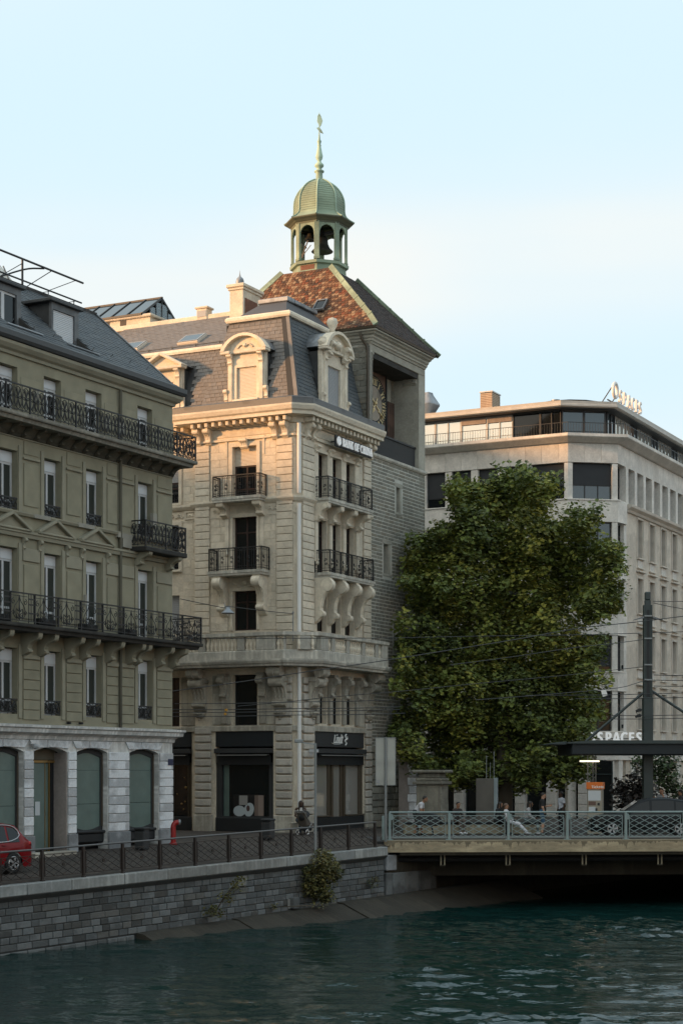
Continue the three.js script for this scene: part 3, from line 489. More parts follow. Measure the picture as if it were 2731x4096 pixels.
  f.mesh('balcony_underside_moulding', sweep([[S, 0], [E, 0]], [[0, 14.02], [0.06, 14.04], [0.1, 14.12], [0.28, 14.3], [0.3, 14.36], [0, 14.36]]), M.oliveDark);
  f.mesh('frieze_moulding', sweep([[S, 0], [E, 0]], [[0, 13.98], [0.05, 13.985], [0.05, 14.018], [0, 14.018]]), M.oliveTrim);
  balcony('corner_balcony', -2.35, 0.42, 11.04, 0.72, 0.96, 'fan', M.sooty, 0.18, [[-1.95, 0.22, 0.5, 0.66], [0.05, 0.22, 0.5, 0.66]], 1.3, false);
  // flower troughs behind the lower railing
  for (let k = 0; k < 5; k++) { const g = f.node('planter', cols[k][1] + 0.2, 7.64, 0.72); put(g, 'trough', bx(0.95, 0.22, 0.2, 0.02), M.black, 0.4, 0.12, 0); }

  // marble ground floor
  const open = [[-15.6, -13.9, 0], [-12.6, -10.8, 0], [-10.5, -8.63, 0], [-8.11, -6.18, 1], [-5.68, -3.78, 0], [-2.46, -0.5, 0]];
  const holes = open.map(([a0, a1]) => archTop(a0, a1, -0.55, 3.53, 0.16));
  f.mesh('marble_base', wallGeo(S, E, -0.6, 4.1, holes, 0.42), M.marbleTrim);
  f.mesh('ground_floor_cornice', sweep([[S, 0], [E, 0], [E, -2]].map(([a, d]) => [a, d]), [[0, 3.78], [0.06, 3.8], [0.08, 3.92], [0.16, 3.98], [0.3, 4.03], [0.32, 4.16], [0.38, 4.2], [0.38, 4.28], [0, 4.31]]), M.marbleTrim);
  for (let k = 0; k < open.length; k++) {
    const a0 = open[k][1], a1 = k < open.length - 1 ? open[k + 1][0] : E; const narrow = a1 - a0 < 0.8;
    blocks(f, 'marble_block', a0 + (narrow ? 0.0 : 0.03), a1 - 0.0, 0.5, 3.4, 0.325, 0.003, 0.06, M.marble, 50 + k, { gap: 0.02, b: 0.016 });
    blocks(f, 'plinth_block', a0 - 0.02, a1 + 0.02, -0.5, 0.49, 0.98, 0.003, 0.11, [M.plinth, M.marbleTrim], 60 + k, { gap: 0.01, b: 0.02 });
  }
  for (const [a0, a1, door] of open) {                 // voussoirs and keystone
    const c = (a0 + a1) / 2, n = 5;
    for (let j = 0; j < n; j++) { const t0 = (j - n / 2) / n, t1 = (j + 1 - n / 2) / n, w = (a1 - a0) * 1.02; const yb = 3.56 + 0.03 * (1 - Math.abs(t0 + t1)); f.mesh('voussoir', extrude([[t0 * w + 0.006, yb - 0.05], [t1 * w - 0.006, yb - 0.05], [t1 * w * 1.22 - 0.006, 3.77], [t0 * w * 1.22 + 0.006, 3.77]], j === 2 ? 0.1 : 0.05, [], 0.006), pick(M.marble, r), c, 0, 0.004); }
    if (!door) {
      const g = f.node('shop_window', a0, 0.1, -0.3), w = a1 - a0;
      put(g, 'frame', extrude(archTop(0, w, 0, 3.42, 0.16), 0.08, [[...Array.from({ length: 9 }, (_, q) => [w * 0.07 + w * 0.86 * q / 8, 0.62 - 0.14 * Math.sin(Math.PI * q / 8)]), ...Array.from({ length: 9 }, (_, q) => [w * 0.93 - w * 0.86 * q / 8, 3.1 + 0.16 * Math.sin(Math.PI * q / 8)])]]), M.charcoal);
      put(g, 'frosted_pane', bx(w * 0.86, 0.62, 0.02), M.frost, w / 2, 2.95, 0.035); put(g, 'frosted_pane', bx(w * 0.86, 1.2, 0.02), M.frost, w / 2, 2.03, 0.035); put(g, 'frosted_pane', bx(w * 0.86, 0.95, 0.02), M.frost, w / 2, 0.94, 0.035);
      put(g, 'pilaster', bx(0.06, 2.6, 0.04, 0.01), M.bronze, w * 0.97, 1.9, 0.1); put(g, 'stall_riser', join([between(0, w, 0.02, 0.36, -0.05, 0.16, 0.04), between(-0.02, w + 0.02, 0.36, 0.46, -0.05, 0.22, 0.03)]), M.black);
    } else {
      const g = f.node('glass_entrance', a0, -0.1, -0.55), w = a1 - a0;
      put(g, 'glass_panel', bx(1.3, 3.05, 0.03), M.frost, 0.68, 1.55, 0); put(g, 'glass_panel', bx(0.2, 3.05, 0.03), M.frost, 1.46, 1.55, -0.03); put(g, 'door_frame', join([between(1.33, 1.36, 0, 3.1, -0.03, 0.03), between(1.57, 1.61, 0, 3.1, -0.06, 0.03)]), M.brass); put(g, 'lintel', bx(w, 0.08, 0.1), M.brass, w / 2, 3.14, 0); put(g, 'transom', bx(w, 0.4, 0.06), M.reveal, w / 2, 3.4, 0);
      put(g, 'notice', bx(0.26, 0.48, 0.008), M.paper, 0.92, 1.5, 0.025); put(g, 'jamb', bx(0.3, 3.5, 0.1), M.black, 1.77, 1.75, -0.06); put(g, 'side_return', bx(0.06, 3.5, 0.54), M.pinkStone, w - 0.03, 1.7, 0.27);
      const cam = f.node('security_camera', a0 - 0.15, 3.55, 0.1); put(cam, 'bracket', bx(0.2, 0.04, 0.06), M.white, 0, 0.1, 0); put(cam, 'dome', new THREE.SphereGeometry(0.1, 12, 8), M.greyShutter, 0.08, 0, 0.06);
      f.box('doorstep', a0 - 0.5, a1 - 0.1, -0.3, -0.08, 0, 0.5, M.greyStone, 0.02);
    }
  }
  f.mesh('street_plate', bx(0.34, 0.24, 0.015, 0.004), M.blueSign, 0.22, 3.05, 0.075);
  for (const a of [-6.3, -5.6]) f.box('flood_lamp', a, a + 0.1, 4.36, 4.44, 0.05, 0.2, M.dark, 0.01);

  // cornice, gutter and slate roof
  f.mesh('cornice', sweep([[S, 0], [E, 0], [E, -11.9]], [[-0.02, 16.72], [0.08, 16.74], [0.1, 16.84], [0.2, 16.9], [0.3, 17.02], [0.32, 17.12], [-0.02, 17.14]]), M.oliveTrim);
  f.mesh('gutter', sweep([[S, 0], [E, 0], [E, -11.9]], [[-0.05, 17.145], [0.36, 17.15], [0.42, 17.25], [0.42, 17.42], [0.3, 17.44], [0.1, 17.6], [-0.05, 17.6]]), M.gutter);
  const t45 = 3.75, ye = 17.45, yr = 20.75, dz = 0.12;
  const at = (a, y, d) => { const [x, z] = f.at(a, d); return V(x, y, z); };
  const th = Math.atan2(yr - ye, t45 + 0.1), up = (d) => (0.1 - d) / Math.cos(th), dorm = [[-8.92, -7.28], [-5.55, -3.95], [-12.4, -10.8]];
  { const g = extrude(rect(S, E + 0.1, 0, up(-t45)), 0.03, dorm.map(([p0, p1]) => rect(p0, p1, up(-0.46), up(-1.35)))); g.translate(0, 0, -0.035); g.rotateX(-(Math.PI / 2 - th)); f.mesh('roof_deck', g, M.slateBase, 0, ye, 0.1); }
  f.mesh('roof_flat', sweep([[S, 0], [E + 0.1, 0]], [[-t45, yr - 0.03], [-t45 - 5, yr + 0.1], [-12, yr - 0.6], [-12, 16.9], [-1.4, 16.9], [-1.4, 17.9], [-t45, yr - 0.2]]), M.slateBase);
  slates(b, 'roof_slate', [at(-10.2, ye, 0.1), at(E + 0.1, ye, 0.1), at(E + 0.1, yr, -t45), at(-10.2, yr, -t45)], 0.26, 0.19, M.slateL, 300, 41, { thick: 0.016, partsFrom: 'top', skip: (p) => dorm.some(([p0, p1]) => -p.z > p0 - 0.03 && -p.z < p1 + 0.03 && p.x < -0.4 && p.x > -2.3) });
  f.mesh('verge', join([beam(V(E + 0.13, ye, 0.1), V(E + 0.13, yr + 0.05, -t45), 0.12, 0.1)]), M.lead);
  f.mesh('ridge_flashing', sweep([[S, 0], [E + 0.15, 0]], [[-t45 + 0.05, yr - 0.02], [-t45 + 0.1, yr + 0.09], [-t45 - 0.25, yr + 0.12], [-t45 - 0.25, yr]]), M.lead);
  for (let k = 0; k < 9; k++) { const g = f.node('snow_guard', -10 + k * 1.15, ye + 0.52, -0.35); put(g, 'bracket', bar(V(0, 0, 0), V(0, 0.1, 0.12), 0.015, 4), M.lead); }
  dorm.forEach(([p0, p1], k) => {
    const w = p1 - p0, g = f.node('dormer', p0, 17.93, -1.17);
    put(g, 'front_frame', extrude(rect(0, w, 0, 1.62), 0.12, [rect(0.1, w - 0.24, 0.06, 1.38)]), M.lead, 0, 0, -0.12);
    for (const x of [0, w - 0.06]) { put(g, 'cheek', extrude([[-0.02, 0.1], [-0.02, 1.62], [1.3, 1.62], [0.02, 0.5]].map(([q, y]) => [q, y]), 0.06), M.gutter, x + 0.06, 0, -0.1, Math.PI / 2); put(g, 'well_side', extrude([[0, 0], [0.72, 0], [0, 0.62]], 0.05), M.sooty, x, 0, 0.0, -Math.PI / 2); }
    put(g, 'dormer_roof', join([between(-0.2, w + 0.14, 1.62, 1.74, -1.6, 0.14, 0.02)]), M.gutter); put(g, 'well_floor', bx(w, 0.05, 0.74), M.lead, w / 2, 0.01, 0.36);
    put(g, 'apron_flashing', bx(w + 0.3, 0.05, 0.2), M.zinc, w / 2, -0.02, 0.76);
    if (k === 1) put(g, 'roller_shutter', join(Array.from({ length: 20 }, (_, q) => between(0.1, w - 0.24, 0.06 + q * 0.066, 0.12 + q * 0.066, -0.1, -0.06, 0.01))), M.shutter);
    else { put(g, 'pane', bx(w - 0.34, 1.32, 0.02), M.glass, (w - 0.14) / 2, 0.72, -0.1); put(g, 'casement', join([between(0.1, 0.2, 0.06, 1.38, -0.1, -0.05), between(0.62, 0.78, 0.06, 1.38, -0.1, -0.05), between(0.1, w - 0.24, 0.06, 0.16, -0.1, -0.06), between(0.1, w - 0.24, 1.3, 1.38, -0.1, -0.06)]), M.white); }
  });
  // roof guard rail of thin pipes
  const gr = f.node('roof_guard_rail', 0, yr, -t45 + 0.15), P = (a, y, d) => V(a, y, d);
  put(gr, 'top_pipe', bar(P(-13, 1.02, 0), P(-0.4, 1.02, 0), 0.04), M.darkMetal); put(gr, 'lower_pipe', bar(P(-13, 0.22, 0), P(-0.5, 0.22, 0), 0.032), M.darkMetal);
  for (const a of [-4.15, -8.9]) { put(gr, 'upright', bar(P(a, -0.05, 0), P(a, 1.02, 0), 0.045), M.darkMetal); put(gr, 'strut', tube([P(a + 1.3, 0.98, 0), P(a + 0.7, 0.86, -0.3), P(a - 0.9, 0.1, -0.9)], 0.035, 12, 5), M.darkMetal); put(gr, 'stay', bar(P(a + 1.75, 1.0, 0), P(a + 0.1, -0.05, 0), 0.018), M.darkMetal); put(gr, 'stay', bar(P(a, 0.85, 0), P(a - 0.9, 0.2, -0.3), 0.016), M.darkMetal); }
  put(gr, 'stay', bar(P(-0.9, 1.0, 0), P(-2.6, 0.2, 0), 0.016), M.darkMetal);
  for (const a of [-2.6, -1.0]) put(gr, 'foot', join([bar(P(a, 0.22, 0), P(a - 0.12, -0.1, 0.1), 0.02), bar(P(a - 0.5, 0.0, 0), P(a + 0.1, 0.2, 0), 0.016)]), M.darkMetal);
  { const g = f.node('roof_skylight', -4.6, yr + 0.05, -5.6); const gl = new THREE.MeshPhysicalMaterial({ color: C(0.8, 0.82, 0.8), roughness: 0.1, transmission: 0.6, thickness: 0, side: THREE.DoubleSide }); put(g, 'glazing', extrude([[-1.9, 0], [1.9, 0], [0.4, 0.85], [-0.6, 0.85]], 2.0), gl, 0, 0, -1.0); put(g, 'bars', join([-1.2, -0.5, 0.2, 0.9].map((x) => beam(V(x * 1.4, 0, 1.02), V(x * 0.6, 0.86, 1.02), 0.04, 0.04)).concat([beam(V(-1.9, 0.02, 1.02), V(1.9, 0.02, 1.02), 0.05, 0.05)])), M.alu); }
}

// ---------------------------------------------------------------- limestone corner building with the mansard
const CX0 = -1.878, CZ0 = 78.2;
{
  const b = thing('limestone_bank_building', 'cream limestone corner building with slate mansard roof, iron balconies and stone balustrade', 'building', CX0, 0, CZ0, -A);
  const L = face(b, 0), R = face(b, Math.PI / 2), K = face(b, 0, 0, -0.4), D = face(b, Math.PI / 4, -0.125, -0.125), r = rng(19);
  const corner = [[-5.33, 0], [-0.25, 0], [0, -0.25], [0, -7.16]], all = [[-17, -0.4], [-5.33, -0.4], [-5.33, 0], [-0.25, 0], [0, -0.25], [0, -7.16]];
  // walls with real openings
  const wl = [-3.35, -2.1], Lh = [[wl[0], wl[1], 4.75, 7.02], [wl[0], wl[1], 9.0, 10.78], [wl[0], wl[1], 11.6, 14.1], [wl[0], wl[1], 14.9, 17.25], [-4.25, -1.28, 0.1, 3.8]];
  const rw = [[1.73, 2.68], [3.12, 4.05], [4.5, 5.45]], Rh = [[1.5, 6.45, 0.1, 3.8]]; for (const [a0, a1] of rw) for (const [y0, y1] of [[4.85, 6.95], [9.0, 10.78], [11.6, 14.05], [14.9, 17.05]]) Rh.push([a0, a1, y0, y1]);
  const kw = [-7.62, -6.42], Kh = [[kw[0], kw[1], 4.75, 7.0], [kw[0], kw[1], 9.0, 10.78], [kw[0], kw[1], 11.95, 14.0], [kw[0], kw[1], 15.0, 17.2], [-8.6, -5.75, 0.1, 3.8]];
  L.mesh('front_wall', wallGeo(-5.33, -0.25, -0.1, 18.1, Lh.map((h) => rect(...h)), 0.35), M.lime);
  R.mesh('side_wall', wallGeo(0.25, 7.16, -0.1, 18.1, Rh.map((h) => rect(...h)), 0.35), M.lime);
  D.box('corner_chamfer', -0.177, 0.177, -0.1, 18.1, -0.3, -0.001, M.lime);
  K.mesh('wing_wall', wallGeo(-17, -5.33, -0.1, 18.1, Kh.map((h) => rect(...h)), 0.35), M.lime);
  L.box('pavilion_return', -5.33, -5.0, 0, 18.0, -0.4, -0.351, M.lime);
  L.box('core', -4.9, -0.7, 0, 18.6, -6.8, -0.9, M.dark); L.box('core', -16.8, -5.0, 0, 20, -13, -1.4, M.dark);
  L.box('rear_wall', -17, -0.4, 0, 18.5, -13.4, -13.05, M.lime);
  // rusticated piers and ashlar fields, block by block
  blocks(L, 'pier_block', -5.32, -4.53, 7.95, 17.45, 0.325, 0.002, 0.085, M.limeBlocks, 1, { gap: 0.022, b: 0.02 });
  blocks(L, 'pier_block', -1.1, -0.27, 7.95, 17.45, 0.325, 0.002, 0.085, M.limeBlocks, 2, { gap: 0.022, b: 0.02 });
  blocks(R, 'pier_block', 0.27, 1.34, 7.95, 17.45, 0.325, 0.002, 0.085, M.limeBlocks, 3, { gap: 0.022, b: 0.02 });
  blocks(R, 'quoin_block', 6.35, 7.15, 7.95, 17.45, 0.325, 0.002, 0.085, M.limeBlocks, 4, { gap: 0.022, b: 0.02 });
  for (const [f, list] of [[L, [[-4.5, -3.62], [-1.83, -1.12]]], [R, [[5.75, 6.32]]], [K, [[-6.2, -5.36], [-8.6, -7.85]]]]) for (const [a0, a1] of list) blocks(f, 'ashlar_block', a0, a1, 9.0, 17.4, 0.335, 0.001, 0.022, M.limeBlocks, 5 + Math.round(a0 * 7), { gap: 0.008, b: 0.004, w: 0.6 });
  blocks(L, 'rusticated_block', -5.32, -4.42, 0.75, 4.7, 0.36, 0.002, 0.14, M.greyBlocks, 11, { gap: 0.06, b: 0.035 });
  blocks(L, 'rusticated_block', -1.14, -0.27, 0.75, 6.9, 0.36, 0.002, 0.14, M.greyBlocks, 12, { gap: 0.06, b: 0.035 });
  blocks(R, 'rusticated_block', 0.27, 1.32, 0.75, 6.9, 0.36, 0.002, 0.14, M.greyBlocks, 13, { gap: 0.06, b: 0.035 });
  blocks(R, 'rusticated_block', 6.5, 7.15, 0.75, 6.4, 0.36, 0.002, 0.14, M.greyBlocks, 14, { gap: 0.05, b: 0.035 });
  for (const [f, a0, a1] of [[L, -5.34, -4.38], [L, -1.2, -0.22], [R, 0.22, 1.42], [R, 6.48, 7.16]]) f.box('plinth', a0, a1, -0.1, 0.74, 0.0, 0.17, M.greyStone, 0.03);
  for (const [f, a0, a1] of [[L, -4.4, -3.45], [L, -2.0, -1.16], [R, 5.6, 6.48], [K, -6.3, -5.4]]) f.box('mezzanine_panel', a0, a1, 4.78, 7.0, 0.001, 0.05, M.greyStone, 0.02);
  // string courses, main balcony slab, cornice
  b.add(Object.assign(put(b, 'shop_lintel', sweep(all, [[0, 4.48], [0.1, 4.5], [0.1, 4.7], [0.06, 4.74], [0, 4.745]]), M.greyStone)));
  put(b, 'string_course', sweep(all, [[0, 14.62], [0.08, 14.64], [0.14, 14.72], [0.18, 14.78], [0.18, 14.86], [0, 14.9]]), M.limeTrim);
  put(b, 'frieze_band', sweep(all, [[0, 14.1], [0.035, 14.105], [0.035, 14.17], [0, 14.175]]), M.limeTrim);
  put(b, 'upper_band', sweep(all, [[0, 17.5], [0.1, 17.52], [0.1, 17.6], [0, 17.64]]), M.limeTrim);
  put(b, 'architrave', sweep(all, [[0, 17.7], [0.03, 17.71], [0.03, 18.06], [0, 18.07]]), M.limeTrim);
  put(b, 'cornice', sweep(all, [[0, 18.08], [0.12, 18.1], [0.14, 18.34], [0.72, 18.36], [0.72, 18.5], [0.8, 18.56], [0.86, 18.72], [0.86, 18.8], [-0.3, 18.86]]), M.limeTrim);
  put(b, 'lead_gutter', sweep(all, [[0.2, 18.83], [0.76, 18.82], [0.78, 19.08], [0.7, 19.14], [-0.15, 19.28], [-0.3, 19.28]]), M.lead);
  const mod = bx(0.17, 0.2, 0.46, 0.02);
  for (let a = -16.5; a < -5.6; a += 0.365) K.mesh('modillion', mod, M.limeTrim, a, 18.24, 0.36);
  for (let a = -5.15; a < -0.2; a += 0.365) L.mesh('modillion', mod, M.limeTrim, a, 18.24, 0.36);
  for (let a = 0.35; a < 7.15; a += 0.365) R.mesh('modillion', mod, M.limeTrim, a, 18.24, 0.36);
  const bracket = consoleGeo(0.26, 0.72, 0.4);
  for (const [f, a] of [[L, -5.1], [L, -4.55], [L, -1.15], [L, -0.6], [R, 0.6], [R, 1.15], [R, 6.3], [R, 6.85]]) f.mesh('cornice_bracket', bracket, M.limeTrim, a, 18.12, 0.03);
  // frieze relief between the floors
  for (const [f, a0, a1] of [[L, -5.25, -4.6], [L, -1.05, -0.35], [R, 0.4, 1.2], [K, -6.1, -5.5]]) { const g = f.node('diamond_panel', (a0 + a1) / 2, 14.4, 0.03); put(g, 'frame', extrude(rect(-(a1 - a0) / 2, (a1 - a0) / 2, -0.19, 0.19), 0.05, [rect(-(a1 - a0) / 2 + 0.07, (a1 - a0) / 2 - 0.07, -0.13, 0.13)]), M.limeTrim); const py = new THREE.ConeGeometry(0.5, 0.09, 4, 1); py.rotateY(Math.PI / 4); py.rotateX(Math.PI / 2); py.scale((a1 - a0 - 0.2) / 0.71, 0.3, 1); put(g, 'point', py, M.limeTrim, 0, 0, 0.03); }
  for (const [f, a0, n] of [[L, -4.42, 2], [L, -1.6, 2], [R, 1.4, 1], [K, -7.6, 4]]) for (let k = 0; k < n; k++) { const pts = []; for (let j = 0; j <= 14; j++) { const t = j / 14 * 7; pts.push(V(0.14 + Math.cos(t) * 0.1 * (1 - t / 9), Math.sin(t) * 0.1 * (1 - t / 9), 0.02)); } f.mesh('scroll_relief', join([tube(pts, 0.022, 18, 5), tube([V(0.24, 0, 0.02), V(0.3, -0.1, 0.02), V(0.4, -0.05, 0.02)], 0.022, 6, 5)]), M.limeTrim, a0 + k * 0.34, 14.4, 0.02); }

  // windows
  const dw = { frame: M.darkWood, fr: 0.07, rows: [0.72, 0.28] };
  windowAt(L, wl[0], wl[1], 4.75, 7.02, -0.22, { frame: M.black, fr: 0.05, cols: 1 });
  windowAt(L, wl[0], wl[1], 9.0, 10.78, -0.22, dw); windowAt(L, wl[0], wl[1], 11.6, 14.1, -0.22, { ...dw, name: 'balcony_door' });
  windowAt(L, wl[0], wl[1], 14.9, 17.25, -0.22, { frame: M.darkWood, fr: 0.07, rows: [0.3, 0.7], shut: 0.36, shutMat: M.cream, slat: 0.06, name: 'balcony_door' });
  for (const [y0, y1, s] of [[4.75, 7.0, 0], [9.0, 10.78, 1], [11.95, 14.0, 0], [15.0, 17.2, 0.55]]) { const g = windowAt(K, kw[0], kw[1], y0, y1, -0.22, s ? { ...dw, shut: s > 0.9 ? 0.97 : s, shutMat: M.greyShutter, slat: 0.09 } : dw); if (y0 > 11) put(g, 'guard_grille', ironPanel(1.2, 0.5, 'bars'), M.iron, 0, 0, 0.24); put(g, 'sill', bx(1.5, 0.12, 0.3, 0.02), M.limeTrim, 0.6, -0.06, 0.2); }
  for (const [a0, a1] of rw) {
    windowAt(R, a0, a1, 4.85, 6.95, -0.26, { frame: M.black, fr: 0.05, cols: 1 }); windowAt(R, a0, a1, 9.0, 10.78, -0.26, dw);
    windowAt(R, a0, a1, 11.6, 14.05, -0.26, { ...dw, name: 'balcony_door' }); windowAt(R, a0, a1, 14.9, 17.05, -0.26, { ...dw, name: 'balcony_door' });
  }
  // moulded surrounds
  const surround = (f, a0, a1, y0, y1, t = 0.16, ears = true) => { const g = f.node('window_surround', (a0 + a1) / 2, y0, 0.0), w = a1 - a0, h = y1 - y0; put(g, 'architrave', extrude([[-w / 2 - t, 0], [-w / 2, 0], [-w / 2, h], [w / 2, h], [w / 2, 0], [w / 2 + t, 0], [w / 2 + t, h + t], [-w / 2 - t, h + t]], 0.05, [], 0.012), M.limeTrim, 0, 0, 0.012); return g; };
  const s4 = surround(L, wl[0], wl[1], 14.92, 17.25); put(s4, 'keystone', join([consoleGeo(0.34, 0.42, 0.22)]), M.limeTrim, 0, 2.62, 0.05); put(s4, 'outer_frame', extrude([[-1.02, 1.9], [-0.9, 1.9], [-0.9, 2.62], [0.9, 2.62], [0.9, 1.9], [1.02, 1.9], [1.02, 2.75], [-1.02, 2.75]], 0.04), M.limeTrim, 0, 0, 0.005);
  surround(L, wl[0], wl[1], 11.62, 14.08, 0.12); surround(L, wl[0], wl[1], 9.02, 10.78, 0.12); surround(K, kw[0], kw[1], 15.0, 17.2, 0.15); surround(K, kw[0], kw[1], 11.95, 14.0, 0.15);
  for (const [a0, a1] of rw) surround(R, a0, a1, 14.92, 17.05, 0.1);
  for (const a of [-3.62, -1.83]) { const g = L.node('pilaster_strip', a, 12.6, 0.02); put(g, 'shaft', bx(0.2, 1.4, 0.1, 0.015), M.limeTrim, 0, 0.75, 0.03); put(g, 'pendant', lathe([[0, -0.12], [0.06, -0.1], [0.08, 0], [0.05, 0.1], [0.09, 0.16], [0, 0.18]], 8), M.limeTrim, 0, -0.12, 0.06); }
  for (const a of [1.5, 2.9, 4.28, 5.62]) { const g = R.node('pilaster_strip', a, 12.0, 0.02); put(g, 'shaft', bx(0.26, 2.0, 0.12, 0.015), M.limeTrim, 0, 1.1, 0.05); put(g, 'capital', bx(0.36, 0.2, 0.2, 0.02), M.limeTrim, 0, 2.0, 0.08); put(g, 'pendant', lathe([[0, -0.12], [0.07, -0.1], [0.1, 0], [0.06, 0.1], [0.12, 0.16], [0, 0.18]], 8), M.limeTrim, 0, 0.05, 0.1); }
  for (const a of [1.5, 2.9, 4.28, 5.62]) R.box('window_pier', a - 0.17, a + 0.17, 14.9, 17.2, 0.0, 0.09, M.limeTrim, 0.02);
  for (const a of [1.5, 2.9, 4.28, 5.62]) R.mesh('pier_capital', consoleGeo(0.3, 0.34, 0.2), M.limeTrim, a, 17.3, 0.06);

  // iron balconies
  const balcony = (f, name, a0, a1, y, proj, hr, consoles, mm) => {
    const g = f.node(name, 0, y, 0);
    put(g, 'slab', sweep([[a0, 0.2], [a0, proj], [a1, proj], [a1, 0.2]].map(([x, z]) => [x, z]), [[-0.3, -0.24], [-0.12, -0.24], [-0.06, -0.14], [0, -0.12], [0, 0], [-0.3, 0]], false, false), mm);
    put(g, 'floor', bx(a1 - a0 - 0.1, 0.2, proj - 0.05), mm, (a0 + a1) / 2, -0.12, proj / 2);
    const n = Math.max(1, Math.round((a1 - a0) / 1.3)), w = (a1 - a0 - 0.12) / n;
    for (let k = 0; k < n; k++) put(g, 'railing_panel', ironPanel(w, hr, 'bars'), M.iron, a0 + 0.06 + k * w, 0.02, proj - 0.06);
    for (let k = 0; k <= n; k++) put(g, 'railing_post', bx(0.045, hr + 0.03, 0.045), M.iron, a0 + 0.06 + k * w, hr / 2, proj - 0.06);
    for (const s of [a0 + 0.06, a1 - 0.06]) { put(g, 'side_panel', ironPanel(proj - 0.1, hr, 'bars'), M.iron, s, 0.02, proj - 0.06, Math.PI / 2); put(g, 'railing_post', bx(0.045, hr, 0.045), M.iron, s, hr / 2, 0.06); }
    for (const [a, w2, h2, p2] of consoles) put(g, 'console', consoleGeo(w2, h2, p2), M.limeTrim, a, -0.24, 0.02);
    return g;
  };
  balcony(L, 'balcony', -4.05, -1.55, 14.92, 0.72, 0.95, [[-3.7, 0.32, 0.62, 0.6], [-1.85, 0.32, 0.62, 0.6]], M.paleSlab);
  balcony(L, 'balcony', -4.2, -1.4, 11.62, 0.82, 1.0, [[-3.75, 0.36, 1.75, 0.72], [-1.75, 0.36, 1.75, 0.72]], M.paleSlab);
  balcony(R, 'balcony', 1.38, 5.95, 14.92, 0.78, 0.95, [1.55, 2.9, 4.28, 5.62].map((a) => [a, 0.3, 0.8, 0.68]), M.paleSlab);
  balcony(R, 'balcony', 1.38, 5.95, 11.58, 0.85, 1.0, [1.55, 2.9, 4.28, 5.62].map((a) => [a, 0.28, 2.0, 0.76]), M.paleSlab);
  L.mesh('garland_relief', join([tube([V(-3.3, 11.1, 0.03), V(-2.72, 10.94, 0.05), V(-2.15, 11.1, 0.03)], 0.05, 10, 6), new THREE.SphereGeometry(0.12, 8, 6).translate(-2.72, 11.12, 0.03)]), M.limeTrim);

  // stone balustrade round the corner
  {
    const g = L.node('balustrade', 0, 7.62, 0), pj = 1.06, path = [[-8.5, 0.66], [-5.75, 0.66], [-5.6, pj], [-0.2, pj], [pj, -0.2], [pj, -7.0], [0.1, -7.0]];
    put(g, 'slab', sweep(path, [[-1.2, -0.3], [0.0, -0.3], [0.02, -0.2], [0.08, -0.18], [0.12, -0.08], [0.12, 0], [-1.2, 0]]), M.paleSlab);
    put(g, 'base_rail', sweep(path, [[-0.3, 0.002], [-0.02, 0.002], [-0.02, 0.36], [-0.06, 0.4], [-0.3, 0.4]]), M.paleSlab);
    put(g, 'top_rail', sweep(path, [[-0.33, 1.0], [-0.02, 1.0], [0.03, 1.04], [0.03, 1.18], [-0.33, 1.2]]), M.paleSlab);
    const bal = lathe([[0.045, 0], [0.075, 0.02], [0.075, 0.06], [0.04, 0.1], [0.07, 0.2], [0.085, 0.28], [0.045, 0.42], [0.04, 0.5], [0.07, 0.53], [0.07, 0.6]], 8);
    const run = (f, p, a0, a1, back) => {      // piers and balusters
      let x = a0; for (const [w, solid] of p) { const x1 = Math.min(a1, x + w); if (solid) put(g, 'pier', bx(x1 - x, 0.6, 0.26, 0.015), M.paleSlab, ...f(( x + x1) / 2)); else { const n = Math.max(1, Math.round((x1 - x) / 0.2)); for (let k = 0; k < n; k++) { const q = f(x + (k + 0.5) * (x1 - x) / n); put(g, 'baluster', bal, M.limeTrim, q[0], 0.4, q[2]); } } x = x1; }
    };
    run((a) => [a, 0.7, pj - 0.17, 0], [[0.35, 1], [0.6, 0], [0.32, 1], [1.68, 0], [0.34, 1], [0.62, 0], [0.95, 1], [0.55, 0], [0.4, 1]], -5.5, -0.2);
    run((a) => [a, 0.7, 0.66 - 0.17, 0], [[0.3, 1], [0.6, 0], [0.5, 1], [0.6, 0], [0.4, 1]], -8.4, -5.8);
    run((a) => [pj - 0.17, 0.7, -a, Math.PI / 2], [[0.7, 1], [0.35, 0], [0.3, 1], [1.15, 0], [0.3, 1], [1.3, 0], [0.3, 1], [1.1, 0], [0.3, 1], [0.4, 0], [0.6, 1]], 0.2, 7.0);
    for (const s of [0.3, 0.72]) { put(g, 'baluster', bal, M.limeTrim, pj * s + 0.02, 0.4, pj * (1 - s) - 0.12); } put(g, 'corner_pier', bx(0.5, 0.6, 0.3, 0.02), M.paleSlab, pj * 0.42, 0.7, pj * 0.3, Math.PI / 4);
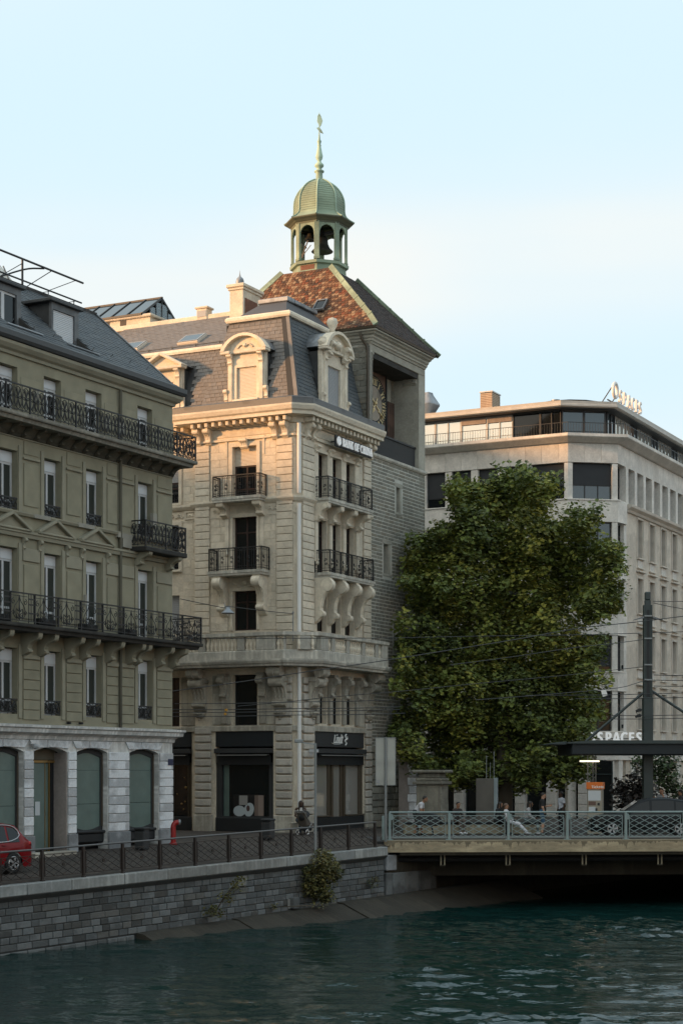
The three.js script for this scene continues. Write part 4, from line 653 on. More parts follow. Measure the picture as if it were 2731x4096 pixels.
    // big consoles with rolled tops under the slab
    for (const [f, a] of [[L, -5.0], [L, -0.85], [R, 1.05], [R, 6.75]]) {
      const c = f.node('great_console', a, 7.3, 0); const roll = new THREE.CylinderGeometry(0.24, 0.24, 0.66, 14); roll.rotateZ(Math.PI / 2); put(c, 'volute', roll, M.greyStone, 0, -0.2, 0.62); put(c, 'volute_band', new THREE.TorusGeometry(0.245, 0.025, 6, 14), M.greyStone, 0, -0.2, 0.62, Math.PI / 2);
      put(c, 'body', consoleGeo(0.62, 1.5, 0.5), M.greyStone, 0, -0.42, 0.02); put(c, 'block', bx(0.8, 0.2, 0.5, 0.03), M.greyStone, 0, -0.55, 0.25); put(c, 'shell', join([new THREE.SphereGeometry(0.3, 12, 6, 0, Math.PI * 2, Math.PI / 2, Math.PI / 2).scale(1, 0.9, 0.7), ...[-0.2, -0.1, 0, 0.1, 0.2].map((k) => new THREE.SphereGeometry(0.07, 6, 5).translate(k, -0.05, 0.2 - Math.abs(k) * 0.3)), new THREE.SphereGeometry(0.06, 6, 5).translate(0, -0.32, 0.04)]), M.greyStone, 0, -1.95, 0.16);
    }
    for (const [f, a] of [[L, -3.75], [L, -1.75], [R, 2.9], [R, 4.28], [R, 5.62], [R, 1.62]]) { const c = f.node('scroll_bracket', a, 7.28, 0); put(c, 'scroll', consoleGeo(0.3, 1.05, 0.42), M.greyStone, 0, -0.35, 0.04); put(c, 'shaft', bx(0.3, 1.1, 0.14, 0.02), M.greyStone, 0, -1.9, 0.07); put(c, 'cap', bx(0.4, 0.14, 0.4, 0.02), M.greyStone, 0, -0.28, 0.2); }
  }
  // white downpipe at the corner
  for (const [y0, y1] of [[0.3, 7.3], [7.62, 14.5], [14.95, 18.05]]) { const p = new THREE.CylinderGeometry(0.088, 0.088, y1 - y0, 12); put(b, 'downpipe', p, M.pipeWhite, 0.03 + (y0 > 7 ? 0.0 : 0.02), (y0 + y1) / 2, 0.03 + (y0 > 7 ? 0 : 0.02)); }

  // shopfronts
  const shop = (f, a0, a1, mirror) => {
    const g = f.node('shopfront', a0, 0, -0.06), w = a1 - a0;
    put(g, 'fascia', bx(w, 0.68, 0.1, 0.012), mirror ? M.charcoal : M.navyFascia, w / 2, 4.14, 0.03);
    put(g, 'awning_case', join([between(0, w, 3.5, 3.72, 0, 0.24, 0.02), between(0.12, w - 0.12, 3.42, 3.46, 0.2, 0.3)]), M.charcoal);
    put(g, 'awning_edge', bx(w - 0.4, 0.03, 0.03), M.alu, w / 2, 3.42, 0.31); put(g, 'valance', bx(w - 0.2, 0.42, 0.03), M.black, w / 2, 3.2, 0.1);
    put(g, 'stall_riser', bx(w, 0.62, 0.2, 0.02), M.black, w / 2, 0.31, 0); put(g, 'interior', bx(w, 3.6, 0.05), M.dark, w / 2, 1.8, -1.6);
    return g;
  };
  const s1 = shop(L, -4.25, -1.28, false);
  put(s1, 'display_glass', bx(2.4, 2.4, 0.02), M.glass, 1.5, 1.85, -0.14); put(s1, 'window_frame', join([between(0, 0.28, 0.62, 3.1, -0.25, 0), between(2.72, 2.97, 0.62, 3.1, -0.25, 0), between(0.28, 2.72, 0.62, 0.68, -0.25, 0)]), M.charcoal);
  put(s1, 'side_panel', bx(0.28, 2.3, 0.02), M.frost, 0.46, 1.83, -0.12);  // pale strip standing in for a reflection at the side of the glass
  {                                                    // printed display poster
    const cv = document.createElement('canvas'); cv.width = 256; cv.height = 160; const x = cv.getContext('2d'); x.fillStyle = '#0c0b0b'; x.fillRect(0, 0, 256, 160);
    x.fillStyle = '#aab2b4'; x.beginPath(); x.ellipse(50, 120, 50, 40, 0, 0, 7); x.fill(); x.beginPath(); x.ellipse(130, 110, 40, 52, 0.3, 0, 7); x.fill(); x.fillStyle = '#8f8d88'; x.fillRect(48, 6, 70, 70); x.fillStyle = '#6e5f56'; x.fillRect(175, 4, 76, 150); x.fillStyle = '#8a7a70'; x.fillRect(205, 4, 40, 150); x.fillStyle = '#4a3430'; x.beginPath(); x.ellipse(122, 100, 14, 22, 0, 0, 7); x.fill(); x.fillStyle = '#1b1716'; x.fillRect(118, 4, 50, 18);
    const t = new THREE.CanvasTexture(cv); t.colorSpace = THREE.SRGBColorSpace; const m = mat([1, 1, 1], t, 0.6); const p = new THREE.PlaneGeometry(1.6, 0.98); put(s1, 'display_poster', p, m, 1.62, 1.16, -0.11);
  }
  const s0 = shop(K, -8.6, -5.75, false); put(s0, 'display_glass', bx(2.5, 2.4, 0.02), M.glass, 1.42, 1.85, -0.14); put(s0, 'window_frame', join([between(0, 0.18, 0.62, 3.1, -0.25, 0), between(2.6, 2.66, 0.62, 3.1, -0.12, 0.02), between(2.7, 2.85, 0.62, 3.1, -0.25, 0)]), M.bronze);
  for (const [x, y, q] of [[2.35, 2.4, 0.03], [2.42, 1.95, 0.07], [2.2, 1.2, 0.05], [2.38, 1.3, 0.045], [2.3, 0.95, 0.04], [1.95, 1.65, 0.03]]) put(s0, 'gold_bauble', new THREE.SphereGeometry(q, 8, 6), M.brass, x, y, -0.1);
  const s2 = shop(R, 1.5, 6.45, true);
  for (const [a0, a1] of [[0.12, 1.45], [1.95, 2.7], [3.2, 4.6]]) put(s2, 'shop_pane', bx(a1 - a0, 2.5, 0.02), M.mirrorGlass, (a0 + a1) / 2, 1.82, -0.1);
  put(s2, 'shop_frame', join([[0, 0.12], [1.45, 1.6], [1.78, 1.95], [2.7, 2.85], [3.03, 3.2], [4.6, 4.95]].map(([p, q]) => between(p, q, 0.3, 3.1, -0.2, 0.0, 0.01)).concat([between(0, 4.95, 3.02, 3.12, -0.2, 0.01), between(1.6, 1.78, 0.3, 3.1, -0.24, -0.06), between(2.85, 3.03, 0.3, 3.1, -0.24, -0.06)])), M.bronze);
  for (const [a0, a1] of [[0, 1.5], [3.1, 4.95]]) put(s2, 'window_ledge', bx(a1 - a0, 0.06, 0.24), M.bronze, (a0 + a1) / 2, 0.66, 0.0);
  // script lettering and the small figure on the fascia
  {
    const t = new TextGeometry('Lindt', { font: serif, size: 0.34, depth: 0.02, curveSegments: 4 }); const sh = new THREE.Matrix4().set(0.72, 0.34, 0, 0, 0, 1.15, 0, 0, 0, 0, 1, 0, 0, 0, 0, 1); t.applyMatrix4(sh); put(s2, 'script_lettering', t, M.lettering, 1.75, 3.98, 0.09);
    put(s2, 'underline_flourish', tube([V(1.6, 4.0, 0.1), V(1.8, 3.94, 0.1), V(2.5, 3.95, 0.1)], 0.012, 8, 4), M.lettering);
    put(s2, 'emblem', join([tube([V(2.95, 3.9, 0.1), V(3.08, 4.0, 0.1), V(2.92, 4.1, 0.1), V(3.08, 4.22, 0.1), V(2.95, 4.3, 0.1), V(3.05, 4.42, 0.1)], 0.035, 20, 5), tube([V(3.0, 4.15, 0.1), V(3.18, 4.2, 0.1), V(3.15, 4.32, 0.1)], 0.025, 8, 5)]), M.lettering);
  }
  // bank sign
  {
    const g = R.node('bank_sign', 2.45, 17.42, 0.62), lit = lamp([0.9, 0.9, 0.86], 0.12); put(g, 'backing', bx(3.75, 0.5, 0.08, 0.01), M.black, 1.85, 0.22, -0.08);
    const t = new TextGeometry('BANK OF CHINA', { font: serif, size: 0.36, depth: 0.05, curveSegments: 3 }); t.computeBoundingBox(); const w = t.boundingBox.max.x; t.scale(3.1 / w, 1, 1); put(g, 'lettering', t, lit, 0.55, 0.04, -0.01);
    const ring = new THREE.TorusGeometry(0.17, 0.04, 6, 18); put(g, 'round_emblem', join([ring, between(-0.09, 0.09, -0.08, 0.08, -0.02, 0.02), between(-0.025, 0.025, -0.2, 0.2, -0.025, 0.025)]), lit, 0.24, 0.22, 0.0);
    for (const a of [0.6, 3.0]) put(g, 'bracket', bx(0.05, 0.05, 0.6), M.black, a, 0.3, -0.35);
  }
  L.mesh('street_plate', bx(0.46, 0.2, 0.012, 0.003), M.blueSign, -0.85, 2.72, 0.13); L.mesh('street_plate_lettering', join([between(-0.14, 0.14, 0.02, 0.05, 0, 0.004), between(-0.11, 0.11, -0.05, -0.02, 0, 0.004)]), M.greyShutter, -0.85, 2.72, 0.14);
  { const c = R.node('security_camera', 0.75, 3.5, 0.15); put(c, 'housing', bx(0.16, 0.14, 0.42, 0.02), M.white, 0, 0.1, 0.2); put(c, 'arm', bx(0.05, 0.2, 0.2), M.white, 0, 0, 0.02); }

  // mansard roofs: slates, flashings, dormers
  const pav = [[-5.33, -6.5], [-5.33, 0], [0, 0], [0, -7.0]], y0 = 19.2, y1 = 23.2, inn = 1.15;
  put(b, 'mansard_deck', sweep(pav, [[-0.18, y0], [-0.35, y0 + 0.5], [-inn, y1], [-inn - 0.6, y1], [-1.0, y0]], false, false), M.slateWBase);
  const q = (f, a, y, d) => { const [x, z] = f.at(a, d); return V(x, y, z); };
  const dl = [-3.72, -1.72], inL = (p) => p.x > dl[0] && p.x < dl[1] && p.y < 22.0;
  slates(b, 'mansard_slate', [q(L, -5.12, y0 + 0.1, -0.2), q(L, -0.6, y0 + 0.1, -0.2), q(L, -1.46, y1 - 0.12, -inn), q(L, -4.2, y1 - 0.12, -inn)], 0.27, 0.19, M.slateW, 300, 71, { thick: 0.02, tilt: 0.09, skip: inL });
  slates(b, 'side_slate', [q(R, 0.3, y0 + 0.1, -0.2), q(R, 6.9, y0 + 0.1, -0.2), q(R, 6.9, y1 - 0.12, -inn), q(R, 1.24, y1 - 0.12, -inn)], 0.27, 0.19, M.slateL, 300, 72, { thick: 0.02, tilt: 0.09, skip: (p) => -p.z > 2.35 && -p.z < 5.0 && p.y < 22.2 });
  const strip = (b0, b1, t1, t0) => fromTris([...b0, ...b1, ...t1, ...b0, ...t1, ...t0], [0, 0, 0.4, 0, 0.4, 4, 0, 0, 0.4, 4, 0, 4]), yb = y0 + 0.08, yt = y1 - 0.06, e = 0.075;
  put(b, 'corner_flashing', strip([-0.6, yb, -0.19 + e], [-0.3, yb, -0.19 + e], [-1.24, yt, -inn + e], [-1.46, yt, -inn + e]), M.black);
  put(b, 'corner_slate_strip', strip([-0.3, yb, -0.19 + e], [-0.19 + e, yb, -0.19 + e], [-inn + e, yt, -inn + e], [-1.24, yt, -inn + e]), M.slateW[3]);
  put(b, 'side_flashing', strip([-0.19 + e, yb, -0.19 + e], [-0.19 + e, yb, -0.3], [-inn + e, yt, -1.24], [-inn + e, yt, -inn + e]), M.gutter);
  put(b, 'mansard_rim', sweep([[-5.33 + inn, -6.5], [-5.33 + inn, -inn], [-inn, -inn], [-inn, -7.0]], [[-0.3, y1 - 0.06], [0.12, y1 - 0.06], [0.17, y1 + 0.02], [0.17, y1 + 0.12], [0.1, y1 + 0.2], [-0.3, y1 + 0.22]]), M.limeTrim);
  put(b, 'upper_roof', fromTris([...[-4.1, 23.4, -1.4], ...[-1.4, 23.4, -1.4], ...[-2.3, 24.45, -3.1], ...[-4.1, 23.4, -1.4], ...[-2.3, 24.45, -3.1], ...[-3.6, 24.45, -3.1], ...[-1.4, 23.4, -1.4], ...[-1.4, 23.4, -7], ...[-2.3, 24.45, -5.6], ...[-1.4, 23.4, -1.4], ...[-2.3, 24.45, -5.6], ...[-2.3, 24.45, -3.1], ...[-4.1, 23.4, -1.4], ...[-3.6, 24.45, -3.1], ...[-4.1, 23.4, -7], ...[-2.3, 24.45, -3.1], ...[-2.3, 24.45, -5.6], ...[-3.6, 24.45, -3.1], ...[-3.6, 24.45, -3.1], ...[-2.3, 24.45, -5.6], ...[-4.1, 23.4, -7]], Array.from({ length: 42 }, (_, i) => (i * 0.37) % 2)), M.slateFlat);
  put(b, 'lead_cap', join([between(-3.75, -2.15, 24.4, 24.62, -3.6, -2.95, 0.03), between(-2.6, -2.1, 24.4, 24.58, -5.8, -3.6, 0.03)]), M.zinc);
  put(b, 'upper_core', bx(3.6, 4.2, 5.0), M.dark, -3.0, 21.2, -4.4);
  // wing mansard and the low roof above it
  put(b, 'wing_mansard_deck', sweep([[-17, -0.4], [-5.2, -0.4]], [[-0.18, y0], [-0.35, y0 + 0.4], [-1.1, 22.2], [-5.6, 24.95], [-12.5, 24.85], [-12.5, 19], [-1.2, 19]]), M.slateWBase);
  slates(b, 'wing_slate', [q(K, -10.5, y0 + 0.1, -0.2), q(K, -5.0, y0 + 0.1, -0.2), q(K, -4.75, 22.15, -1.1), q(K, -10.5, 22.15, -1.1)], 0.27, 0.19, M.slateW, 170, 73, { thick: 0.02, tilt: 0.09, skip: (p) => p.x > -8.75 && p.x < -6.0 && p.y < 21.5 });
  K.mesh('wing_rim', sweep([[-17, 0], [-4.6, 0]], [[-1.3, 22.1], [-0.98, 22.12], [-0.95, 22.22], [-1.0, 22.34], [-1.3, 22.38]]), M.limeTrim);
  slates(b, 'low_roof_slate', [q(K, -13, 22.36, -1.3), q(K, -4.6, 22.36, -1.3), q(K, -4.6, 24.85, -5.3), q(K, -13, 24.85, -5.3)], 0.34, 0.26, M.slateW.slice(0, 3), 0, 74, { thick: 0.014, tilt: 0.04 });
  K.box('parapet', -17, -4.6, 24.85, 25.12, -5.75, -5.4, M.limeTrim, 0.03);
  for (const a of [-10.55, -7.2]) { const g = K.node('skylight', a, 23.05, -2.4); g.rotation.x = 0.56; put(g, 'kerb', bx(1.15, 0.16, 1.0, 0.02), M.cream, 0, 0.06, 0); put(g, 'pane', bx(0.95, 0.03, 0.8), M.glassSky, 0, 0.16, 0); put(g, 'frame', extrude(rect(-0.55, 0.55, -0.47, 0.47), 0.05, [rect(-0.47, 0.47, -0.39, 0.39)]).rotateX(-Math.PI / 2), M.alu, 0, 0.13, 0); }
  { const g = K.node('snow_rail', 0, 22.5, -1.55); put(g, 'rod', bar(V(-14, 0.12, 0), V(-4.8, 0.12, 0), 0.02, 5), M.gutter); for (let k = 0; k < 7; k++) put(g, 'bracket', bx(0.03, 0.2, 0.06), M.gutter, -13 + k * 1.3, 0.05, 0); }
  // dormers
  const dormer = (f, c, y, w, h, kind) => {
    const g = f.node('dormer', c, y, -0.12), hw = w / 2;
    put(g, 'front', extrude(rect(-hw, hw, 0, h), 0.22, [rect(-hw * 0.54, hw * 0.54, 0.06, h - 0.62)], 0.01), M.limeTrim, 0, 0, -0.22);
    for (const s of [-1, 1]) { put(g, 'pilaster', bx(0.2, h - 0.25, 0.1, 0.02), M.limeTrim, s * (hw - 0.16), h / 2 - 0.12, 0.05); put(g, 'console', consoleGeo(0.22, 0.5, 0.22), M.limeTrim, s * (hw - 0.16), h - 0.02, 0.05); put(g, 'foot_scroll', consoleGeo(0.16, 0.55, 0.16), M.limeTrim, s * (hw + 0.08), 0.56, 0.0); put(g, 'cheek', bx(0.1, h - 0.1, 1.5), M.gutter, s * (hw - 0.06), h / 2, -0.9); }
    put(g, 'sill', bx(w * 0.7, 0.1, 0.2, 0.02), M.limeTrim, 0, 0.03, 0.06);
    const sw = hw * 1.08 - 0.04, sh = h - 0.68, n = Math.round(sh / 0.062); put(g, 'roller_shutter', join(Array.from({ length: n }, (_, k) => between(-sw / 2, sw / 2, 0.06 + k * sh / n, 0.06 + (k + 0.92) * sh / n, -0.12, -0.09, 0.008))), kind === 'arched_side' ? M.greyShutter : M.cream);
    if (kind === 'pediment') {
      put(g, 'tympanum', extrude([[-hw - 0.1, 0], [hw + 0.1, 0], [0, 0.58]], 0.2), M.limeTrim, 0, h, -0.1);
      for (const s of [-1, 1]) { const m = put(g, 'raking_cornice', bx(Math.hypot(hw + 0.2, 0.62) + 0.05, 0.14, 0.5, 0.03), M.limeTrim, s * (hw + 0.2) / 2, h + 0.36, 0.12); m.rotation.z = -s * Math.atan2(0.62, hw + 0.2); }
      put(g, 'cornice', bx(w + 0.44, 0.14, 0.46, 0.03), M.limeTrim, 0, h + 0.0, 0.12);
      put(g, 'dormer_roof', extrude([[-hw - 0.22, 0], [hw + 0.22, 0], [0, 0.66]], 1.8), M.zinc, 0, h + 0.08, -1.9);
    } else {
      const arc = (rad, k0 = 0, n = 12) => Array.from({ length: n + 1 }, (_, k) => { const t = Math.PI * (0.12 + 0.76 * k / n); return [Math.cos(t) * rad / Math.cos(Math.PI * 0.12), (Math.sin(t) - Math.sin(Math.PI * 0.12)) * rad]; });
      const o = arc(hw + 0.24), i = arc(hw + 0.04).map(([x, y2]) => [x, y2]);
      put(g, 'tympanum', extrude([...arc(hw + 0.1)], 0.2), M.limeTrim, 0, h + 0.06, -0.1);
      put(g, 'arched_hood', extrude([...o, ...i.reverse()], 0.46), M.limeTrim, 0, h + 0.08, -0.1);
      for (const s of [-1, 1]) put(g, 'cornice', bx(0.5, 0.14, 0.46, 0.03), M.limeTrim, s * (hw - 0.02), h + 0.02, 0.12);
      put(g, 'cornice_bed', bx(w + 0.1, 0.1, 0.3, 0.02), M.limeTrim, 0, h + 0.02, 0.05);
      put(g, 'relief', join([tube([V(-0.4, 0.2, 0.12), V(-0.2, 0.34, 0.14), V(0, 0.28, 0.14), V(0.2, 0.34, 0.14), V(0.4, 0.2, 0.12)], 0.04, 12, 5), new THREE.SphereGeometry(0.1, 8, 6).translate(0, 0.3, 0.12)]), M.limeTrim, 0, h + 0.02, 0);
      put(g, 'dormer_roof', extrude([...arc(hw + 0.2)], 2.0), M.zinc, 0, h + 0.1, -2.1);
    }
    return g;
  };
  dormer(L, -2.72, 19.3, 1.9, 2.15, 'arched'); dormer(K, -7.35, 19.3, 1.95, 1.95, 'pediment');
  {
    const g = dormer(R, 3.65, 19.3, 2.35, 2.55, 'arched_side');
    for (const s of [-1, 1]) { put(g, 'side_panel', bx(0.5, 2.3, 0.2, 0.02), M.limeTrim, s * 1.05, 1.1, -0.05); put(g, 'urn', lathe([[0, 0], [0.14, 0.02], [0.1, 0.12], [0.2, 0.26], [0.22, 0.4], [0.12, 0.5], [0.14, 0.56], [0, 0.6]], 10), M.limeTrim, s * 1.25, 2.5, 0.05); put(g, 'scroll', consoleGeo(0.3, 0.7, 0.3), M.limeTrim, s * 0.75, 2.95, 0.1); }
    put(g, 'finial', lathe([[0, -0.3], [0.16, -0.28], [0.12, -0.1], [0.2, 0.05], [0.26, 0.22], [0.2, 0.4], [0, 0.48]], 12), M.limeTrim, 0, 3.78, -0.1);
    put(g, 'crest', new THREE.SphereGeometry(0.22, 10, 8), M.limeTrim, 0, 2.9, 0.15);
  }
  // chimney behind, small flue, glazed roof lantern
  { const g = node(b, 'chimney', -5.95, 22.2, -5.6); put(g, 'stack', bx(0.75, 3.7, 1.7, 0.02), M.lime, 0, 1.85, 0); put(g, 'brick_side', bx(0.02, 1.6, 1.2), M.brick, 0.39, 2.4, 0.1); put(g, 'cap', join([between(-0.5, 0.5, 3.7, 3.86, -1.0, 1.0, 0.03), between(-0.44, 0.44, 3.58, 3.7, -0.92, 0.92, 0.02)]), M.lime); put(g, 'pot', lathe([[0.2, 0], [0.2, 0.2], [0.16, 0.32], [0.05, 0.42], [0.02, 0.55], [0, 0.75]], 10), M.zinc, 0.05, 3.86, 0.6); }
  { const g = node(b, 'flue', -8.5, 24.75, -6.0); put(g, 'stack', bx(0.6, 0.75, 0.5, 0.02), M.lime, 0, 0.3, 0); put(g, 'cap', bx(0.74, 0.1, 0.64, 0.02), M.lime, 0, 0.72, 0); put(g, 'vent', bx(0.5, 0.3, 0.02), M.greyShutter, 0, 0.42, 0.26); }
  {
    const g = node(b, 'glazed_roof_lantern', -12.0, 25.2, -7.6), W2 = 1.6, HL = 1.6, L0 = -8.5;
    put(g, 'base_wall', bx(9.2, 0.9, 3.4), M.lime, -4.2, -0.2, 0); put(g, 'base_cornice', bx(9.5, 0.14, 3.7, 0.03), M.lime, -4.2, 0.3, 0);
    for (let k = 0; k < 8; k++) put(g, 'vent_opening', bx(0.36, 0.3, 0.05), M.black, -1.2 - k * 1.0, 0.05, 1.69);
    const rb = []; for (let k = 0; k <= 9; k++) { const x = -k * 0.95; rb.push(beam(V(x, 0.36, 1.85), V(x, HL, 0), 0.06, 0.1), beam(V(x, 0.36, -1.85), V(x, HL, 0), 0.06, 0.1)); } rb.push(beam(V(0.05, HL, 0), V(L0, HL, 0), 0.12, 0.1), beam(V(0, 0.37, 1.85), V(L0, 0.37, 1.85), 0.1, 0.1), beam(V(0, 0.37, -1.85), V(L0, 0.37, -1.85), 0.1, 0.1), beam(V(0, 0.42, -1.85), V(0, 0.42, 1.85), 0.1, 0.08), beam(V(0, 0.4, 0.55), V(0, HL - 0.38, 0.55), 0.05, 0.05), beam(V(0, 0.4, -0.55), V(0, HL - 0.38, -0.55), 0.05, 0.05), beam(V(0, 0.4, 0), V(0, HL, 0), 0.06, 0.06), beam(V(0, 0.4, 1.1), V(0, HL - 0.85, 1.1), 0.05, 0.05));
    put(g, 'ribs', join(rb), M.darkMetal);
    const ang = Math.atan2(HL - 0.36, 1.85), len = Math.hypot(HL - 0.36, 1.85);
    for (let k = 0; k < 9; k++) for (const s of [-1, 1]) { const m = put(g, 'roof_pane', bx(0.86, 0.02, len - 0.1), M.glassSky, -0.475 - k * 0.95, (HL + 0.36) / 2, s * 0.92); m.rotation.x = s * ang; }
    for (const [z0, z1] of [[0.05, 0.5], [0.6, 1.05], [-0.5, -0.05], [-1.05, -0.6]]) { const m = Math.max(Math.abs(z0), Math.abs(z1)); put(g, 'gable_pane', bx(0.02, (HL - 0.45) * (1 - m / 1.85), z1 - z0), new THREE.MeshPhysicalMaterial({ color: C(0.75, 0.82, 0.84), roughness: 0.05, transmission: 0.9, thickness: 0 }), 0, 0.45 + (HL - 0.45) * (1 - m / 1.85) / 2, (z0 + z1) / 2); }
  }
}

// ---------------------------------------------------------------- old stone clock tower
const TX = 1.38, TZ = 84.6;
{
  const b = thing('clock_tower', 'old grey stone tower with clock loggia, tiled roof and green copper bell lantern', 'tower', TX, 0, TZ, -A);
  const L = face(b, 0), R = face(b, Math.PI / 2), W = 6.3, N = 8.8, r = rng(8);
  const slots = [[2.88, 3.48, 15.42, 16.66], [1.46, 2.22, 12.28, 13.72], [4.11, 4.87, 12.3, 13.72], [2.6, 3.2, 8.6, 9.9]];
  R.mesh('wall', wallGeo(0.02, W, -0.1, 17.72, slots.map((h) => rect(...h)), 0.7), M.mortar, 0, 0, -0.004);
  for (const [a0, a1, y0, y1] of slots) { const g = R.node('slit_window', a0, y0, 0), w = a1 - a0; put(g, 'pane', bx(w, y1 - y0, 0.03), M.glass, w / 2, (y1 - y0) / 2, -0.62); put(g, 'lintel', bx(w + 0.3, 0.2, 0.1, 0.01), M.molassePlain, w / 2, y1 - y0 + 0.11, -0.04); put(g, 'jamb', bx(0.16, y1 - y0, 0.6, 0.01), M.molassePlain, w - 0.081, (y1 - y0) / 2, -0.31); put(g, 'sill', bx(w + 0.2, 0.12, 0.1, 0.01), M.molassePlain, w / 2, -0.06, -0.03); }
  const holes = slots.map(([a0, a1, y0, y1]) => [a0 - 0.15, a1 + 0.15, y0 - 0.12, y1 + 0.2]);
  blocks(R, 'stone', 0.03, W - 0.01, 12.9, 17.7, 0.172, -0.03, 0.006, M.molasse, 3, { w: 0.62, gap: 0.046, b: 0.008, rough: 0.012, holes, most: 300 });
  blocks(R, 'lower_stone', 0.03, W - 0.01, 0, 12.88, 0.172, -0.03, 0.006, M.molasse, 4, { w: 0.5, gap: 0.048, b: 0.008, rough: 0.014, holes, most: 0 });
  blocks(R, 'base_stone', 0.03, 3.2, 0, 3.9, 0.33, -0.02, 0.1, M.molasse, 7, { w: 0.55, gap: 0.03, b: 0.03, rough: 0.06 });
  L.box('front_wall', -N, -0.02, 0, 17.6, -0.9, -0.72, M.mortar); L.mesh('front_face', wallGeo(-N, -0.004, 17.0, 23.1, [], 0.24), M.mortar);
  blocks(L, 'stone', -2.2, -0.02, 18.6, 23.0, 0.28, -0.02, 0.02, M.molasse, 9, { w: 0.6, gap: 0.022, b: 0.012, rough: 0.02 });
  L.box('core', -N + 0.1, -1.62, 0, 23, -W + 0.1, -0.75, M.dark); L.box('core', -1.5, -0.75, 0, 17.7, -W + 0.1, -0.75, M.dark); L.box('back_wall', -N, 0, 0, 23.1, -W - 0.02, -W + 0.08, M.molassePlain);
  // clock loggia
  R.mesh('ledge', sweep([[-0.02, 0], [W + 0.02, 0]], [[-0.8, 17.72], [0.06, 17.72], [0.12, 17.8], [0.12, 17.9], [0.02, 17.95], [-0.8, 17.96]]), M.paleSlab);
  R.box('corner_pillar', 0.0, 0.26, 17.0, 22.75, -0.72, -0.004, M.molassePlain, 0.02); R.mesh('pillar_capital', consoleGeo(0.5, 0.5, 0.12), M.molassePlain, 0.28, 22.8, -0.3).rotation.y += Math.PI / 2;
  R.box('end_pillar', W - 0.72, W, 17.0, 22.75, -1.5, -0.002, M.molassePlain, 0.02); R.mesh('pillar_capital', consoleGeo(0.7, 0.6, 0.2), M.molassePlain, W - 0.72, 22.8, -0.5).rotation.y -= Math.PI / 2;
  blocks(R, 'loggia_stone', 0.05, W - 0.75, 18.0, 22.7, 0.36, -1.47, -1.4, M.molasse.slice(0, 4), 12, { w: 0.7, gap: 0.012, b: 0.008, holes: [[1.4, 5.35, 18.5, 22.6]] });
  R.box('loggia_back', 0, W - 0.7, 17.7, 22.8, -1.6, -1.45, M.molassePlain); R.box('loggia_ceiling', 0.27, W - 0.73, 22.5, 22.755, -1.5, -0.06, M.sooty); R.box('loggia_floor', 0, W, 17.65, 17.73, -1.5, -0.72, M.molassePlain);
  const par = R.node('slatted_parapet', 0.6, 17.97, -0.22); for (let k = 0; k < 40; k++) put(par, 'slat', bx(0.1, 0.98, 0.05, 0.008), M.charcoal, 0.07 + k * 0.123, 0.5, 0); put(par, 'rail', bx(4.98, 0.1, 0.14, 0.01), M.black, 2.48, 1.04, 0);
  R.box('lintel', 0, W, 22.76, 23.1, -0.72, -0.002, M.molassePlain, 0.02);
  put(b, 'cornice', sweep([[-N, 0], [0, 0], [0, -W]], [[-0.3, 23.1], [0.04, 23.1], [0.08, 23.18], [0.14, 23.22], [0.15, 23.3], [0.22, 23.36], [0.24, 23.44], [0.36, 23.5], [0.4, 23.56], [0.5, 23.6], [0.52, 23.66], [-0.3, 23.68]]), M.molassePlain);
  put(b, 'eaves_gutter', sweep([[-N, 0], [0, 0], [0, -W]], [[0.3, 23.69], [0.56, 23.68], [0.6, 23.78], [0.3, 23.82]]), M.bronze);
  { const p = put(b, 'rain_pipe', tube([V(-0.35, 23.65, 0.4), V(-0.3, 23.3, 0.35), V(-0.12, 22.9, 0.12), V(-0.1, 22.4, 0.1), V(-0.1, 19.4, 0.1)], 0.07, 24, 8), M.bronze); put(p, 'offset_bend', tube([V(-0.1, 19.45, 0.1), V(0.1, 19.2, 0.12), V(0.22, 19.0, 0.12), V(0.24, 18.5, 0.1)], 0.07, 12, 8), M.gutter); }
  {
    const c = R.node('clock', 2.98, 20.9, -1.42), gold = mat([0.62, 0.5, 0.28], null, 0.4, { metalness: 0.3 }), Rr = 1.36;
    put(c, 'board', bx(2.9, 3.2, 0.1, 0.02), mat([0.16, 0.09, 0.06], T.dirt, 0.7), 0, 0, 0.05); put(c, 'board_frame', extrude(rect(-1.52, 1.52, -1.68, 1.68), 0.14, [rect(-1.42, 1.42, -1.58, 1.58)]), M.black, 0, 0, 0.02);
    const disc = new THREE.CylinderGeometry(Rr, Rr, 0.06, 48); disc.rotateX(Math.PI / 2); put(c, 'hour_ring', disc, M.charcoal, 0, 0, 0.13);
    const inner = new THREE.CylinderGeometry(0.86, 0.86, 0.05, 40); inner.rotateX(Math.PI / 2); put(c, 'centre_disc', inner, mat([0.30, 0.26, 0.21], T.dirt, 0.7), 0, 0, 0.155);
    put(c, 'rim', join([new THREE.TorusGeometry(Rr, 0.03, 6, 48), new THREE.TorusGeometry(0.87, 0.02, 6, 40)]), M.black, 0, 0, 0.17);
    ['XII', 'I', 'II', 'III', 'IIII', 'V', 'VI', 'VII', 'VIII', 'IX', 'X', 'XI'].forEach((s, k) => { const t = new TextGeometry(s, { font: serif, size: 0.3, depth: 0.02, curveSegments: 2 }); t.computeBoundingBox(); const q = t.boundingBox; t.translate(-(q.max.x + q.min.x) / 2, -0.15, 0); if (q.max.x > 0.42) t.scale(0.42 / q.max.x, 1, 1); const an = k * Math.PI / 6; t.rotateZ(-an); t.translate(Math.sin(an) * 1.06, Math.cos(an) * 1.06, 0.165); put(c, 'numeral', t, gold); });
